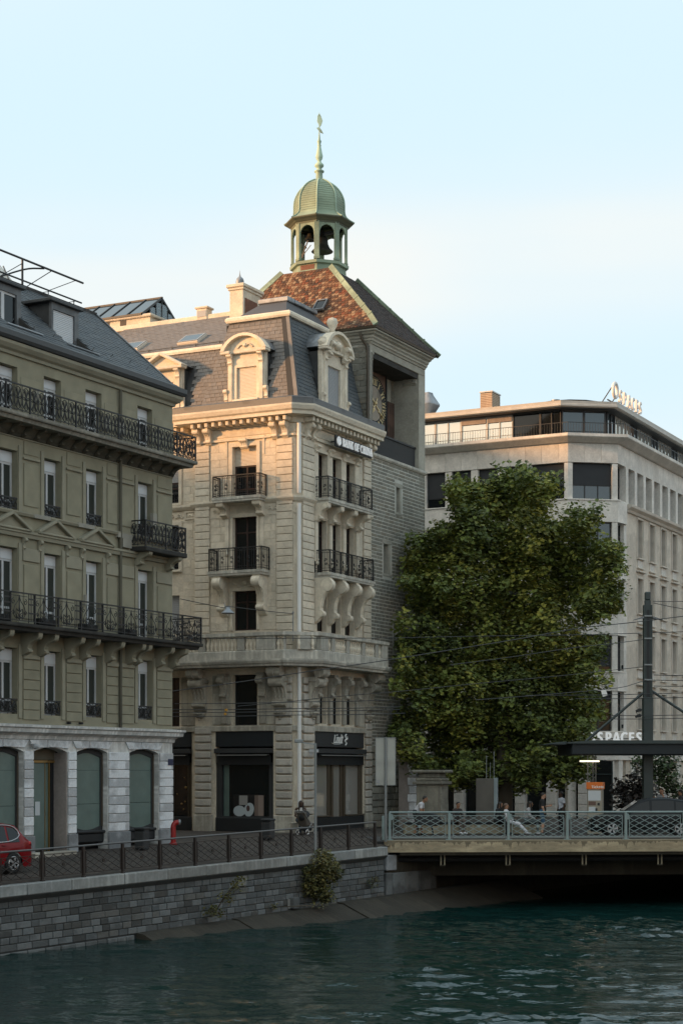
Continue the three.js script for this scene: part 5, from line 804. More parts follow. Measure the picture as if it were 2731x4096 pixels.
    const ticks = []; for (let k = 0; k < 60; k++) { const an = k * Math.PI / 30; ticks.push(moved(bx(0.03, 0.06, 0.02), Math.sin(an) * 1.29, Math.cos(an) * 1.29, 0.175, 0, 0, -an)); } put(c, 'minute_marks', join(ticks), gold);
    const hand = (an, len, w) => { const g = join([between(-w, w, -0.35, len, 0, 0.03), new THREE.ConeGeometry(w * 3.4, 0.3, 4).translate(0, len + 0.1, 0.015), moved(bx(w * 8, 0.05, 0.03), 0, len * 0.62, 0.015)]); g.rotateZ(-an); return g; };
    put(c, 'minute_hand', hand(2.15, 0.86, 0.03), gold, 0, 0, 0.2); put(c, 'hour_hand', hand(0.62 + Math.PI, 0.5, 0.035), gold, 0, 0, 0.235); put(c, 'boss', new THREE.SphereGeometry(0.1, 10, 8), gold, 0, 0, 0.24);
    put(R.node('loggia_door', 4.75, 18.2, -1.4), 'leaf', bx(0.75, 3.1, 0.06, 0.01), mat([0.10, 0.055, 0.038], T.dirt, 0.8), 0.37, 1.6, 0.04);
  }
  // tiled roof with bell-cast eaves
  const cx = -N / 2, cz = -W / 2, ey = 23.78, corner = (sx, sz, ox, y) => V(sx > 0 ? ox : -N - ox, y, sz > 0 ? ox : -W - ox), top = (sx, sz) => V(cx + sx * 1.36, 27.5, cz + sz * 1.42), mid = (sx, sz) => V(sx > 0 ? -0.05 : -N + 0.05, 24.42, sz > 0 ? -0.05 : -W + 0.05);
  const deck = [], duv = [], tri = (a, c, d) => { for (const p of [a, c, d]) { deck.push(p.x, p.y, p.z); duv.push(p.x + p.z, p.y); } };
  const sides = [[[-1, 1], [1, 1]], [[1, 1], [1, -1]], [[1, -1], [-1, -1]], [[-1, -1], [-1, 1]]];
  for (const [p, q] of sides) { const a = corner(...p, 0.54, ey), c = corner(...q, 0.54, ey), d = mid(...q), e = mid(...p), t = top(...q), u = top(...p); tri(a, c, d); tri(a, d, e); tri(e, d, t); tri(e, t, u); }
  put(b, 'roof_deck', fromTris(deck, duv), M.tileBase);
  const tileGeo = extrude([[-0.085, 0.1], [-0.085, -0.04], [-0.06, -0.09], [0, -0.11], [0.06, -0.09], [0.085, -0.04], [0.085, 0.1]], 0.022), sh = [[0.055, 0.04, 0.035], [0.075, 0.05, 0.042], [0.045, 0.034, 0.032], [0.085, 0.06, 0.05]].map((c) => mat(c, T.grain, 0.85));  // side slope gets a darker tile set, its shade put into the colour
  slates(b, 'roof_tile', [mid(-1, 1), mid(1, 1), top(1, 1), top(-1, 1)], 0.185, 0.145, M.tileWarm, 300, 91, { geo: tileGeo, thick: 0.02, tilt: 0.12, partsFrom: 'top' });
  slates(b, 'eaves_tile', [corner(-1, 1, 0.54, ey), corner(1, 1, 0.54, ey), mid(1, 1), mid(-1, 1)], 0.185, 0.145, M.tileWarm, 0, 92, { geo: tileGeo, thick: 0.02, tilt: 0.12 });
  slates(b, 'shaded_side_tile', [mid(1, 1), mid(1, -1), top(1, -1), top(1, 1)], 0.185, 0.145, sh, 0, 93, { geo: tileGeo, thick: 0.02, tilt: 0.12 });
  slates(b, 'shaded_eaves_tile', [corner(1, 1, 0.54, ey), corner(1, -1, 0.54, ey), mid(1, -1), mid(1, 1)], 0.185, 0.145, sh, 0, 94, { geo: tileGeo, thick: 0.02, tilt: 0.12 });
  for (const s of [[1, 1], [-1, 1], [1, -1]]) { const a = corner(...s, 0.56, ey + 0.05), m = mid(...s), t = top(...s), o = [beam(m.clone().add(V(0, 0.05, 0)), t.clone().add(V(0, 0.12, 0)), 0.26, 0.08), beam(a, m.clone().add(V(0, 0.06, 0)), 0.26, 0.09)]; for (let k = 0; k < 6; k++) { const p = m.clone().lerp(t, k / 6), q2 = m.clone().lerp(t, (k + 0.12) / 6); o.push(beam(p.add(V(0, 0.09, 0)), q2.add(V(0, 0.09, 0)), 0.28, 0.1)); } put(b, 'copper_hip', join(o), M.copper); }
  { const p = mid(-1, 1).lerp(mid(1, 1), 0.72).lerp(top(-1, 1).lerp(top(1, 1), 0.62), 0.27), g = node(b, 'roof_light', p.x, p.y + 0.1, p.z + 0.08); g.rotation.x = -0.72; put(g, 'frame', extrude(rect(-0.3, 0.3, -0.4, 0.4), 0.1, [rect(-0.24, 0.24, -0.34, 0.34)]), M.zinc, 0, 0, -0.02); put(g, 'pane', bx(0.5, 0.7, 0.02), M.glass, 0, 0, 0.03); }
  { const g = node(b, 'eaves_guard_wire', 0.55, 23.85, -4.4); put(g, 'wire', bar(V(0, 0.16, 0), V(0, 0.16, -2.3), 0.012, 4), M.darkMetal); for (const z of [-0.6, -1.4, -2.1]) put(g, 'stay', bar(V(0, -0.05, z), V(0, 0.17, z), 0.012, 4), M.darkMetal); }
  // bell lantern, eight-sided
  const g = node(b, 'bell_lantern', cx, -0.17, cz), oct = (pts) => { const l = lathe(pts, 8).toNonIndexed(); l.computeVertexNormals(); l.rotateY(Math.PI / 8); return l; }, k8 = 1 / Math.cos(Math.PI / 8);
  put(g, 'drum', oct([[1.62, 27.45], [1.5, 27.7], [1.36, 27.8], [1.34, 28.08], [1.48, 28.12], [1.5, 28.26], [1.36, 28.3], [0, 28.32]]), M.copper); put(g, 'rust_panel', bx(0.78, 0.24, 0.02), M.brick, 0, 27.94, 1.25 + 0.0);
  const colm = join([between(-0.13, 0.13, 28.3, 30.2, -0.08, 0.06, 0.015), between(-0.15, 0.15, 28.3, 28.42, -0.1, 0.08, 0.01)]);
  for (let k = 0; k < 8; k++) { const an = (k + 0.5) * Math.PI / 4; put(g, 'column', colm, M.copper, Math.sin(an) * 1.36, 0, Math.cos(an) * 1.36, an); const am = k * Math.PI / 4, d = 1.36 * Math.cos(Math.PI / 8) - 0.02, hw = 0.53, sp = [[-hw, 30.2], [-hw, 29.45], [-hw + 0.13, 29.42], [-hw + 0.14, 29.56]]; for (let j = 0; j <= 8; j++) { const t = Math.PI * (1 - j / 8); sp.push([Math.cos(t) * (hw - 0.14), 29.62 + Math.sin(t) * 0.42]); } sp.push([hw - 0.14, 29.56], [hw - 0.13, 29.42], [hw, 29.45], [hw, 30.2]); put(g, 'arch_panel', extrude(sp, 0.08), M.copper, Math.sin(am) * d, 0, Math.cos(am) * d, am); }
  put(g, 'entablature', oct([[1.3, 30.12], [1.44, 30.14], [1.46, 30.22], [1.52, 30.25], [1.6, 30.3], [1.74, 30.36], [1.78, 30.4], [1.76, 30.44], [1.2, 30.46]]), M.copperDark);
  const prof = [[1.76, 30.42], [1.52, 30.56], [1.33, 30.74], [1.27, 30.95], [1.265, 31.3], [1.24, 31.55], [1.17, 31.78], [1.0, 32.08], [0.75, 32.34], [0.46, 32.52], [0.26, 32.62]];
  put(g, 'dome', oct(prof), M.copper);
  for (let k = 0; k < 8; k++) { const an = (k + 0.5) * Math.PI / 4; put(g, 'dome_rib', tube(prof.map(([q, y]) => V(Math.sin(an) * (q + 0.015), y + 0.01, Math.cos(an) * (q + 0.015))), 0.04, 24, 5), M.copperPale); }
  for (let j = 0; j < 13; j++) { const y = 30.85 + j * 0.12; let q = 1; for (let i = 0; i < prof.length - 1; i++) if (y >= prof[i][1] && y <= prof[i + 1][1]) { const t = (y - prof[i][1]) / (prof[i + 1][1] - prof[i][1]); q = prof[i][0] + (prof[i + 1][0] - prof[i][0]) * t; } put(g, 'copper_course', oct([[q + 0.004, y], [q + 0.016, y + 0.005], [q + 0.004, y + 0.03]]), M.copper); }
  put(g, 'finial', lathe([[0.3, 32.58], [0.18, 32.68], [0.17, 33.0], [0.25, 33.04], [0.25, 33.1], [0.13, 33.16], [0.13, 33.24], [0.23, 33.33], [0.23, 33.42], [0.12, 33.52], [0.09, 33.6], [0.17, 33.72], [0.185, 33.85], [0.14, 34.05], [0.085, 34.34], [0.11, 34.38], [0.07, 34.44], [0.11, 34.57], [0.11, 34.6], [0.06, 34.68], [0.025, 35.05], [0.02, 35.25]], 10), M.copperPale);
  put(g, 'weather_vane', join([extrude([[0, 35.28], [0.1, 35.42], [0.16, 35.62], [0.08, 35.86], [0.0, 36.0], [-0.08, 35.86], [-0.1, 35.6], [-0.02, 35.44]], 0.03, [], 0.01), extrude([[-0.12, 35.26], [0.0, 35.3], [0.14, 35.1], [0.2, 34.98], [0.06, 35.04], [-0.04, 35.16]], 0.03, [], 0.01), bar(V(0, 35.2, 0), V(0, 36.05, 0), 0.012, 5)]), M.copperPale, 0, 0, 0, 0.5);
  const bellP = [[0, 0.62], [0.14, 0.6], [0.2, 0.52], [0.23, 0.3], [0.3, 0.14], [0.42, 0.02], [0.4, 0], [0.3, 0.03], [0, 0.1]];
  { const q = node(g, 'great_bell', 0.22, 28.95, 0.1); put(q, 'shell', lathe(bellP.map(([x, y]) => [x * 1.32, y * 1.35]), 18), M.bell); put(q, 'yoke', bx(0.12, 0.3, 0.12), M.dark, 0, 0.95, 0); const h = node(g, 'small_bell', -0.35, 29.58, 0.25); put(h, 'shell', lathe(bellP.map(([x, y]) => [x * 0.8, y * 0.7]), 14), M.bell); put(h, 'yoke', bx(0.1, 0.3, 0.1), M.dark, 0, 0.5, 0); put(g, 'hammer_frame', join([beam(V(-0.85, 28.8, 0.3), V(-0.35, 29.7, 0.4), 0.05, 0.05), beam(V(-0.95, 29.6, 0.2), V(-0.55, 29.2, 0.35), 0.05, 0.05), beam(V(-0.8, 28.75, 0.3), V(-0.72, 29.0, 0.3), 0.1, 0.1), beam(V(-0.8, 29.9, 0), V(0.8, 29.9, 0), 0.14, 0.16), beam(V(-0.7, 28.9, 0.35), V(-0.25, 29.3, 0.42), 0.03, 0.03)]), M.darkMetal); }
}

// ---------------------------------------------------------------- pale modern office block on the right
{
  const b = thing('office_building', 'pale stone clad office block with curved corner and glazed penthouse behind the tree', 'building', 13.12, 0, 103, -A);
  const L = face(b, 0), ca = Math.atan2(1.79, 2.43), Lc = Math.hypot(1.79, 2.43), D = face(b, ca), R = face(b, Math.PI / 2, 2.43, -1.79), r = rng(4);
  const path = [[-16, 0], [0, 0], [2.43, -1.79], [2.43, -26]], heads = [20.62, 17.2, 13.86, 10.6, 7.35], sills = [18.55, 15.2, 12.0, 8.55, 5.05];
  // glazing bands per storey between stone piers; spandrels of separate slabs
  const Lw = [[-13.6, -11.6], [-11.2, -9.5], [-9.02, -7.77], [-7.36, -6.1], [-5.65, -4.39], [-3.96, -2.7], [-2.28, -0.25]], Dw = [[0.3, 2.68]];
  L.box('core', -15.9, 0, 0, 22, -24, -0.9, M.dark); R.box('core', 0.2, 24, 0, 22, -4, -0.9, M.dark);
  const spans = [[20.66, 21.78]]; for (let k = 0; k < 4; k++) spans.push([heads[k + 1] + 0.03, sills[k] - 0.09]); spans.push([3.9, sills[4] - 0.09]);
  for (const [y0, y1] of spans) {
    let a = -15.9; while (a < -0.02) { let w = 1.02; if (a + w > -0.5) w = -a; L.box('cladding_slab', a + 0.004, a + w - 0.004, y0, y1, -0.4, -0.002, pick(M.clad, r), 0.006); a += w; }
    for (let k = 0; k < 3; k++) D.box('cladding_slab', k * Lc / 3 + 0.004, (k + 1) * Lc / 3 - 0.004, y0, y1, -0.4, -0.002, pick(M.clad, r), 0.006);
    // rounded return on the street side
    if (y1 < 19) { const pts = []; for (let k = 0; k <= 6; k++) { const t = k / 6; pts.push([2.43 + Math.sin(t * 1.5) * 0.14, -1.79 - t * 1.3]); } put(b, 'curved_slab', sweep(pts, [[-0.5, y0], [0, y0], [0, y1], [-0.5, y1]]), M.clad[0]); }
    else { let q = 0.004; while (q < 23.5) { R.box('cladding_slab', q, q + 1.14, y0, y1, -0.4, -0.002, pick(M.clad, r), 0.006); q += 1.15; } }
  }
  for (let k = 0; k < 5; k++) {
    const y0 = sills[k], y1 = heads[k];
    for (const [f, list] of [[L, Lw], [D, Dw]]) for (const [a0, a1] of list) {
      const g = f.node('window', a0, y0, -0.32), w = a1 - a0, h = y1 - y0, bl = k === 0 ? (a1 - a0 > 2 ? 0.6 : 0.72) : f === D ? [0, 0, 0.1, 0.85, 0.2][k] : 0.2 + 0.6 * r(), n = w > 1.5 ? 3 : 1;
      for (let j = 0; j < n; j++) put(g, 'pane', bx(w / n - 0.06, h * (1 - bl) - 0.06, 0.02), f === D && k < 2 ? M.glassSky : M.glass, (j + 0.5) * w / n, h * (1 - bl) / 2, 0);
      put(g, 'frame', join([between(0, 0.05, 0, h, -0.04, 0.04), between(w - 0.05, w, 0, h, -0.04, 0.04), ...Array.from({ length: n - 1 }, (_, j) => between((j + 1) * w / n - 0.03, (j + 1) * w / n + 0.03, 0, h * (1 - bl), -0.04, 0.05)), between(0, w, h * (1 - bl) - 0.04, h * (1 - bl) + 0.02, -0.04, 0.05), between(0, w, 0, 0.05, -0.04, 0.05)]), M.darkMetal);
      if (bl > 0.05) put(g, 'blind', bx(w - 0.1, h * bl - 0.02, 0.02), M.blind, w / 2, h * (1 - bl / 2), 0.06);
    }
    for (let j = 0; j < Lw.length; j++) { const a0 = Lw[j][1], a1 = j < Lw.length - 1 ? Lw[j + 1][0] : 0; L.box('pier', a0, a1, y0 - 0.05, y1 + 0.02, -0.4, -0.05, M.clad[j % 4], 0.01); }
    D.box('pier', 0, 0.3, y0 - 0.05, y1 + 0.02, -0.4, -0.05, M.clad[1], 0.01); D.box('pier', 2.68, Lc, y0 - 0.05, y1 + 0.02, -0.4, -0.05, M.clad[2], 0.01);
    put(b, 'sill_band', sweep(k ? [[-15.9, 0], [0, 0], [2.43, -1.79], [2.5, -2.5], [2.5, -3.1]] : path.slice(0, 4), [[-0.4, y0 - 0.085], [0.06, y0 - 0.08], [0.06, y0 - 0.01], [-0.4, y0]]), M.cladWall);
    if (k) { const g = R.node('side_window', 0.35, y0, -0.3), h = y1 - y0; put(g, 'pane', bx(0.85, h, 0.02), k === 3 ? M.blind : M.glass, 0.42, h / 2, 0); put(g, 'frame', join([between(0, 0.05, 0, h, -0.03, 0.04), between(0.8, 0.86, 0, h, -0.03, 0.04), between(0, 0.86, h * 0.62, h * 0.68, -0.03, 0.03)]), M.darkMetal); put(g, 'jamb', bx(0.5, h, 0.4), M.cladWall, 1.12, h / 2, 0.06); put(g, 'lamp', bx(0.1, 0.22, 0.1, 0.02), M.black, 0.8, 0.3, 0.2); }
  }
  // top-floor fins on the street side
  for (let k = 0; k < 13; k++) { const a = 0.2 + k * 1.72; R.box('fin', a + 1.25, a + 1.72, 18.5, 20.66, -0.5, 0.02, M.clad[k % 4], 0.01); const g = R.node('window', a + 0.04, 18.55, -0.42); put(g, 'pane', bx(1.2, 2.05, 0.02), M.glass, 0.6, 1.03, 0); put(g, 'frame', join([between(0, 0.05, 0, 2.07, -0.02, 0.04), between(1.15, 1.2, 0, 2.07, -0.02, 0.04), between(0, 1.2, 0.9, 0.96, -0.02, 0.04)]), M.darkMetal); if (k % 3) put(g, 'blind', bx(1.1, 0.9, 0.02), M.blind, 0.6, 1.6, 0.03); }
  // beige street front
  const cols = Array.from({ length: 8 }, (_, k) => 4.1 + k * 2.42), rows = [[15.6, 17.9], [12.25, 14.35], [8.95, 11.0], [5.25, 7.5]], holes = [];
  for (const a of cols) for (const [y0, y1] of rows) holes.push(rect(a, a + 1.05, y0, y1));
  R.mesh('street_wall', wallGeo(1.85, 24, 0, 18.2, holes, 0.5), M.beige, 0, 0, -0.12);
  R.mesh('street_cornice', sweep([[1.6, 0], [24, 0]], [[-0.1, 18.05], [0.02, 18.07], [0.1, 18.2], [0.32, 18.32], [0.36, 18.46], [-0.1, 18.5]]), M.beigeTrim);
  for (const a of cols) for (const [y0, y1] of rows) {
    const g = R.node('street_window', a, y0, -0.12), h = y1 - y0; put(g, 'pane', bx(1.05, h, 0.02), M.glass, 0.52, h / 2, -0.42); put(g, 'reveal', bx(0.04, h, 0.4), M.beigeTrim, 1.03, h / 2, -0.21); put(g, 'surround', extrude([[-0.14, 0], [-0.02, 0], [-0.02, h + 0.02], [1.07, h + 0.02], [1.07, 0], [1.19, 0], [1.19, h + 0.14], [-0.14, h + 0.14]], 0.05), M.beigeTrim, 0, 0, 0.002); put(g, 'hood', bx(1.5, 0.08, 0.2, 0.01), M.beigeTrim, 0.52, h + 0.42, 0.1); put(g, 'sill', bx(1.3, 0.08, 0.18, 0.01), M.beigeTrim, 0.52, -0.05, 0.08); put(g, 'apron', bx(0.95, 0.44, 0.03, 0.006), M.cladWall, 0.52, -0.34, 0.015); put(g, 'apron_sill', bx(1.3, 0.07, 0.14, 0.01), M.beigeTrim, 0.52, -0.62, 0.06); put(g, 'lamp', bx(0.1, 0.26, 0.1, 0.02), M.black, 0.2, 0.3, -0.25);
  }
  // terrace slab, penthouse, roof
  put(b, 'terrace_slab', sweep(path, [[-2, 21.78], [0.2, 21.79], [0.7, 22.02], [0.74, 22.06], [0.74, 22.22], [-2, 22.24]]), M.cladWall);
  const pp = [[-16, -0.55], [-0.6, -0.55], [1.6, -2.1], [1.6, -22.5]];
  put(b, 'penthouse_roof', sweep(pp, [[-3, 23.86], [0.75, 23.88], [0.85, 23.92], [0.85, 24.02], [0.8, 24.06], [0.82, 24.22], [-3, 24.4]]), M.roofEdge); put(b, 'roof_soffit', sweep(pp, [[-3, 23.8], [0.6, 23.82], [0.6, 23.87], [-3, 23.87]]), M.darkMetal);
  put(b, 'penthouse_core', bx(13, 1.7, 16), M.dark, -6.2, 23.0, -10.5); put(b, 'roof_top', bx(14.5, 0.2, 20), M.slateFlat, -6.6, 24.3, -12.5); put(b, 'roof_cone', new THREE.ConeGeometry(2.4, 0.5, 16), M.gutter, -0.9, 24.6, -2.6);
  const P = face(b, 0, 0, -0.55), PD = face(b, Math.atan2(1.55, 2.2), -0.6, -0.55), PR = face(b, Math.PI / 2, 1.6, -2.1);
  const pane = (f, a0, a1, m, extra) => { const g = f.node('penthouse_window', a0, 22.24, 0), w = a1 - a0, h = 1.58; put(g, 'pane', bx(w - 0.08, h, 0.02), m, w / 2, h / 2, -0.03); put(g, 'frame', join([between(0, 0.07, 0, h, -0.05, 0.06), between(w - 0.05, w, 0, h, -0.05, 0.05), between(0, w, h - 0.05, h + 0.02, -0.05, 0.05), ...(extra ? [between(w * extra - 0.03, w * extra + 0.03, 0, h, -0.05, 0.05)] : [])]), m === M.solarGlass ? M.alu : M.darkMetal); return g; };
  for (const [a0, a1, e] of [[-14, -12.2], [-12.2, -10.4, 0.5], [-10.4, -8.63, 0.5], [-8.63, -6.94, 0.5], [-6.94, -5.27], [-5.27, -3.63, 0.5]]) { const g = pane(P, a0, a1, M.solarGlass, e); if (a0 === -6.94 || a0 === -5.27) put(g, 'awning', bx(a1 - a0 - 0.1, 0.36, 0.06), M.pinkStone, (a1 - a0) / 2, 1.38, 0.06); }
  pane(P, -3.63, -1.91, M.glass); pane(P, -1.91, -0.62, M.glass, 0.55); pane(PD, 0.02, 1.35, M.glassSky); pane(PD, 1.35, 2.66, M.glassSky); for (let k = 0; k < 14; k++) pane(PR, 0.1 + k * 1.45, 1.55 + k * 1.45, k % 3 ? M.solarGlass : M.glassSky, 0.5);
  { const g = node(b, 'terrace_railing', 0, 22.24, 0); const runs = [[V(-16, 0, 0.55), V(0.2, 0, 0.55)], [V(0.2, 0, 0.55), V(2.95, 0, -1.5)], [V(2.95, 0, -1.5), V(2.95, 0, -22)]]; for (const [p, q] of runs) { const n = Math.round(p.distanceTo(q) / 0.16), l = [beam(p.clone().add(V(0, 0.62, 0)), q.clone().add(V(0, 0.62, 0)), 0.03, 0.03)]; for (let k = 0; k <= n; k++) { const s = p.clone().lerp(q, k / n); l.push(bar(s, s.clone().add(V(0, 0.62, 0)), k % 8 ? 0.009 : 0.016, 4)); } put(g, 'railing_run', join(l), M.darkMetal); } }
  { const g = node(b, 'roof_chimney', -6.55, 24.25, -4.2); put(g, 'stack', bx(0.75, 1.75, 1.3), M.brick, 0, 0.8, 0); for (let k = 0; k < 16; k++) put(g, 'brick_course', bx(0.79, 0.085, 1.34, 0.008), mat([0.46, 0.35, 0.25], T.dirt, 0.9), 0, 0.1 + k * 0.104, 0); put(g, 'cap', bx(0.86, 0.07, 1.42), M.cladWall, 0, 1.78, 0); }
  { const g = node(b, 'roof_vent', -10.0, 24.2, -2.5); put(g, 'cowl', lathe([[0.3, 0], [0.3, 0.4], [0.75, 1.1], [0.75, 1.2], [0.35, 1.75], [0.3, 1.9]], 4), M.zinc, 0, 0, 0, 0.6); put(g, 'hook', tube([V(1.4, 0, 0.4), V(1.4, 0.4, 0.4), V(1.55, 0.5, 0.4), V(1.65, 0.35, 0.4)], 0.04, 10, 5), M.gutter); }
  { const g = node(b, 'roof_plant', -2.3, 24.4, -3.2); put(g, 'dome', new THREE.SphereGeometry(1.6, 16, 6, 0, Math.PI * 2, 0, Math.PI / 2).scale(1, 0.22, 0.6), M.zinc, -2.8, 0, 0); put(g, 'unit', join([between(-0.4, 0.4, 0, 0.3, -0.3, 0.3, 0.05), new THREE.CylinderGeometry(0.28, 0.28, 0.2, 12).translate(0, 0.38, 0)]), M.zinc, 0.6, 0, 0.6); }
  // roof lettering along the street side
  { const g = R.node('roof_sign', -0.5, 24.2, -0.2); const white = mat([0.72, 0.71, 0.68], null, 0.5); const letters = 'SPACES'; let a = 1.35; put(g, 'ring_emblem', (() => { const t = new THREE.TorusGeometry(0.38, 0.1, 6, 18); t.scale(1, 1.1, 1); return t; })(), white, 0.6, 0.75, 0); for (const s of letters) { const t = new TextGeometry(s, { font, size: 0.74, depth: 0.14, curveSegments: 4 }); put(g, 'letter', t, white, a, 0.22, -0.1); a += s === 'E' ? 0.7 : 0.78; } put(g, 'support', join([between(0, 6.2, 0.1, 0.16, -0.3, -0.24), ...Array.from({ length: 5 }, (_, k) => beam(V(0.4 + k * 1.3, 0, -0.8), V(0.4 + k * 1.4, 0.9, -0.15), 0.05, 0.05))]), M.darkMetal); }
  { const g = D.node('street_sign', 1.35, 4.35, 0.22); const lit = lamp([0.85, 0.87, 0.85], 0.25); let a = 0.3; for (const s of 'SPACES') { const t = new TextGeometry(s, { font, size: 0.62, depth: 0.1, curveSegments: 4 }); t.scale(0.86, 1, 1); put(g, 'letter', t, lit, a, 0, 0); a += 0.47; } put(g, 'rail', bx(3.1, 0.05, 0.05), M.darkMetal, 1.5, 0.25, -0.05); const ring = new THREE.TorusGeometry(0.24, 0.07, 6, 16); put(g, 'ring_emblem', ring, lit, -0.05, 0.3, 0.05); }
  // ground floor arcade
  put(b, 'ground_floor_lintel', sweep(path, [[-0.6, 3.35], [0.05, 3.36], [0.05, 3.85], [-0.6, 3.88]]), M.cladWall);
  for (let k = 0; k < 9; k++) { const a = -15 + k * 1.95; L.box('ground_pier', a, a + 0.62, 0, 3.36, -0.6, 0.0, M.cladWall, 0.02); for (let j = 0; j < 5; j++) L.box('pier_course', a + 0.02, a + 0.6, 0.15 + j * 0.64, 0.15 + j * 0.64 + 0.6, 0.002, 0.035, M.clad[j % 4], 0.012); const g = L.node('shop_bay', a + 0.62, 0, -0.5); put(g, 'glass', bx(1.33, 3.3, 0.03), M.glass, 0.66, 1.65, 0); put(g, 'frame', join([between(0, 0.06, 0, 3.3, 0, 0.06), between(1.27, 1.33, 0, 3.3, 0, 0.06), between(0, 1.33, 2.5, 2.56, 0, 0.06)]), k % 2 ? M.bronze : M.steelGreen); }
  for (let k = 0; k < 8; k++) { const a = 0.2 + k * 2.4; R.box('ground_pier', a, a + 0.7, 0, 3.36, -0.6, 0.0, M.cladWall, 0.02); const g = R.node('shop_bay', a + 0.7, 0, -0.4); put(g, 'glass', bx(1.7, 3.3, 0.03), M.mirrorGlass, 0.85, 1.65, 0); put(g, 'frame', join([between(0, 0.07, 0, 3.3, 0, 0.06), between(1.63, 1.7, 0, 3.3, 0, 0.06), between(0, 1.7, 2.6, 2.68, 0, 0.06)]), M.bronze); }
  for (const a of [0.0, 1.15, 2.3]) D.box('ground_pier', a, a + 0.5, 0, 3.36, -0.6, 0, M.cladWall, 0.02); D.box('entrance_glass', 0.5, 2.9, 0, 3.3, -0.5, -0.45, M.glass);
}

// ---------------------------------------------------------------- plane tree and the plants
const at = (u, v, Z) => V((u - 1365.5) / 7100 * Z, EYE + (3085 - v) / 7100 * Z, -Z);   // a sight line and a distance give a place
const leafMat = () => new THREE.MeshPhysicalMaterial({ color: 0xffffff, roughness: 0.75, transmission: 0.3, thickness: 0, side: THREE.DoubleSide });
function leafGeo(s) {                                  // a folded, pointed leaf
  const o = [[0, 0], [0.42, 0.1], [0.5, 0.48], [0.22, 0.62], [0, 1]], P = [], UV = [];
  for (const k of [-1, 1]) for (let i = 0; i < o.length - 1; i++) { const p = [0, 0.45 * s, 0], a = [k * o[i][0] * s, o[i][1] * s, Math.abs(o[i][0]) * 0.3 * s], b = [k * o[i + 1][0] * s, o[i + 1][1] * s, Math.abs(o[i + 1][0]) * 0.3 * s]; P.push(...p, ...(k > 0 ? [...a, ...b] : [...b, ...a])); UV.push(0.5, 0.5, 0, 0, 1, 1); }
  return fromTris(P, UV);
}
function foliage(parent, name, blobs, per, size, colors, seed, inner = 0.55, spray = [5, 5]) {
  const r = rng(seed), M4 = [], col = [], e = new THREE.Euler(), qn = new THREE.Quaternion();
  for (const [c, rx, ry, rz] of blobs) {
    const n = Math.round(per * rx * ry), tint = r();
    for (let k = 0; k < n; k++) {                      // sprays of leaves, each with its own lean and tone
      let d; do { d = V(r() * 2 - 1, r() * 2 - 1, r() * 2 - 1); } while (d.lengthSq() > 1 || d.lengthSq() < 0.01); d.normalize();
      const lump = 0.58 + 0.72 * fbm(d.x * 2.4 + c.x * 1.7 + 9, d.y * 2.4 + d.z * 2.1 + c.y * 1.3, 3), q = (inner + (1 - inner) * Math.sqrt(r())) * lump, p = V(c.x + d.x * rx * q, c.y + d.y * ry * q, c.z + d.z * rz * q);
      if (blobs.some(([o, ax, ay, az]) => o !== c && ((p.x - o.x) / ax) ** 2 + ((p.y - o.y) / ay) ** 2 + ((p.z - o.z) / az) ** 2 < 0.22)) continue;
      const yaw = Math.atan2(d.x, d.z) + (r() - 0.5) * 1.6, pitch = -1.15 + (r() - 0.5) * 1.3, tone = r() * 0.5 + tint * 0.35, m = spray[0] + Math.floor(r() * spray[1]), sr = size * (1.3 + r());
      for (let l = 0; l < m; l++) {
        e.set(pitch + (r() - 0.5) * 0.9, yaw + (r() - 0.5) * 1.3, (r() - 0.5) * 2.2, 'YXZ'); qn.setFromEuler(e); const s = 0.6 + 0.7 * r();
        M4.push(new THREE.Matrix4().compose(V(p.x + (r() - 0.5) * 2 * sr, p.y + (r() - 0.6) * 1.5 * sr, p.z + (r() - 0.5) * 2 * sr), qn, V(s, s, s))); const cc = colors[Math.min(colors.length - 1, Math.floor((tone + r() * 0.25) * colors.length))], kk = 0.8 + 0.4 * r(); col.push(C(cc[0] * kk, cc[1] * kk, cc[2] * kk));
      }
    }
  }
  const im = new THREE.InstancedMesh(leafGeo(size), leafMat(), M4.length); M4.forEach((m, k) => { im.setMatrixAt(k, m); im.setColorAt(k, col[k]); }); im.name = name; im.userData.kind = 'stuff'; im.castShadow = im.receiveShadow = true; parent.add(im); return im;
}
const greens = [[0.05, 0.08, 0.012], [0.085, 0.12, 0.015], [0.125, 0.165, 0.018], [0.18, 0.20, 0.02], [0.27, 0.255, 0.026]];
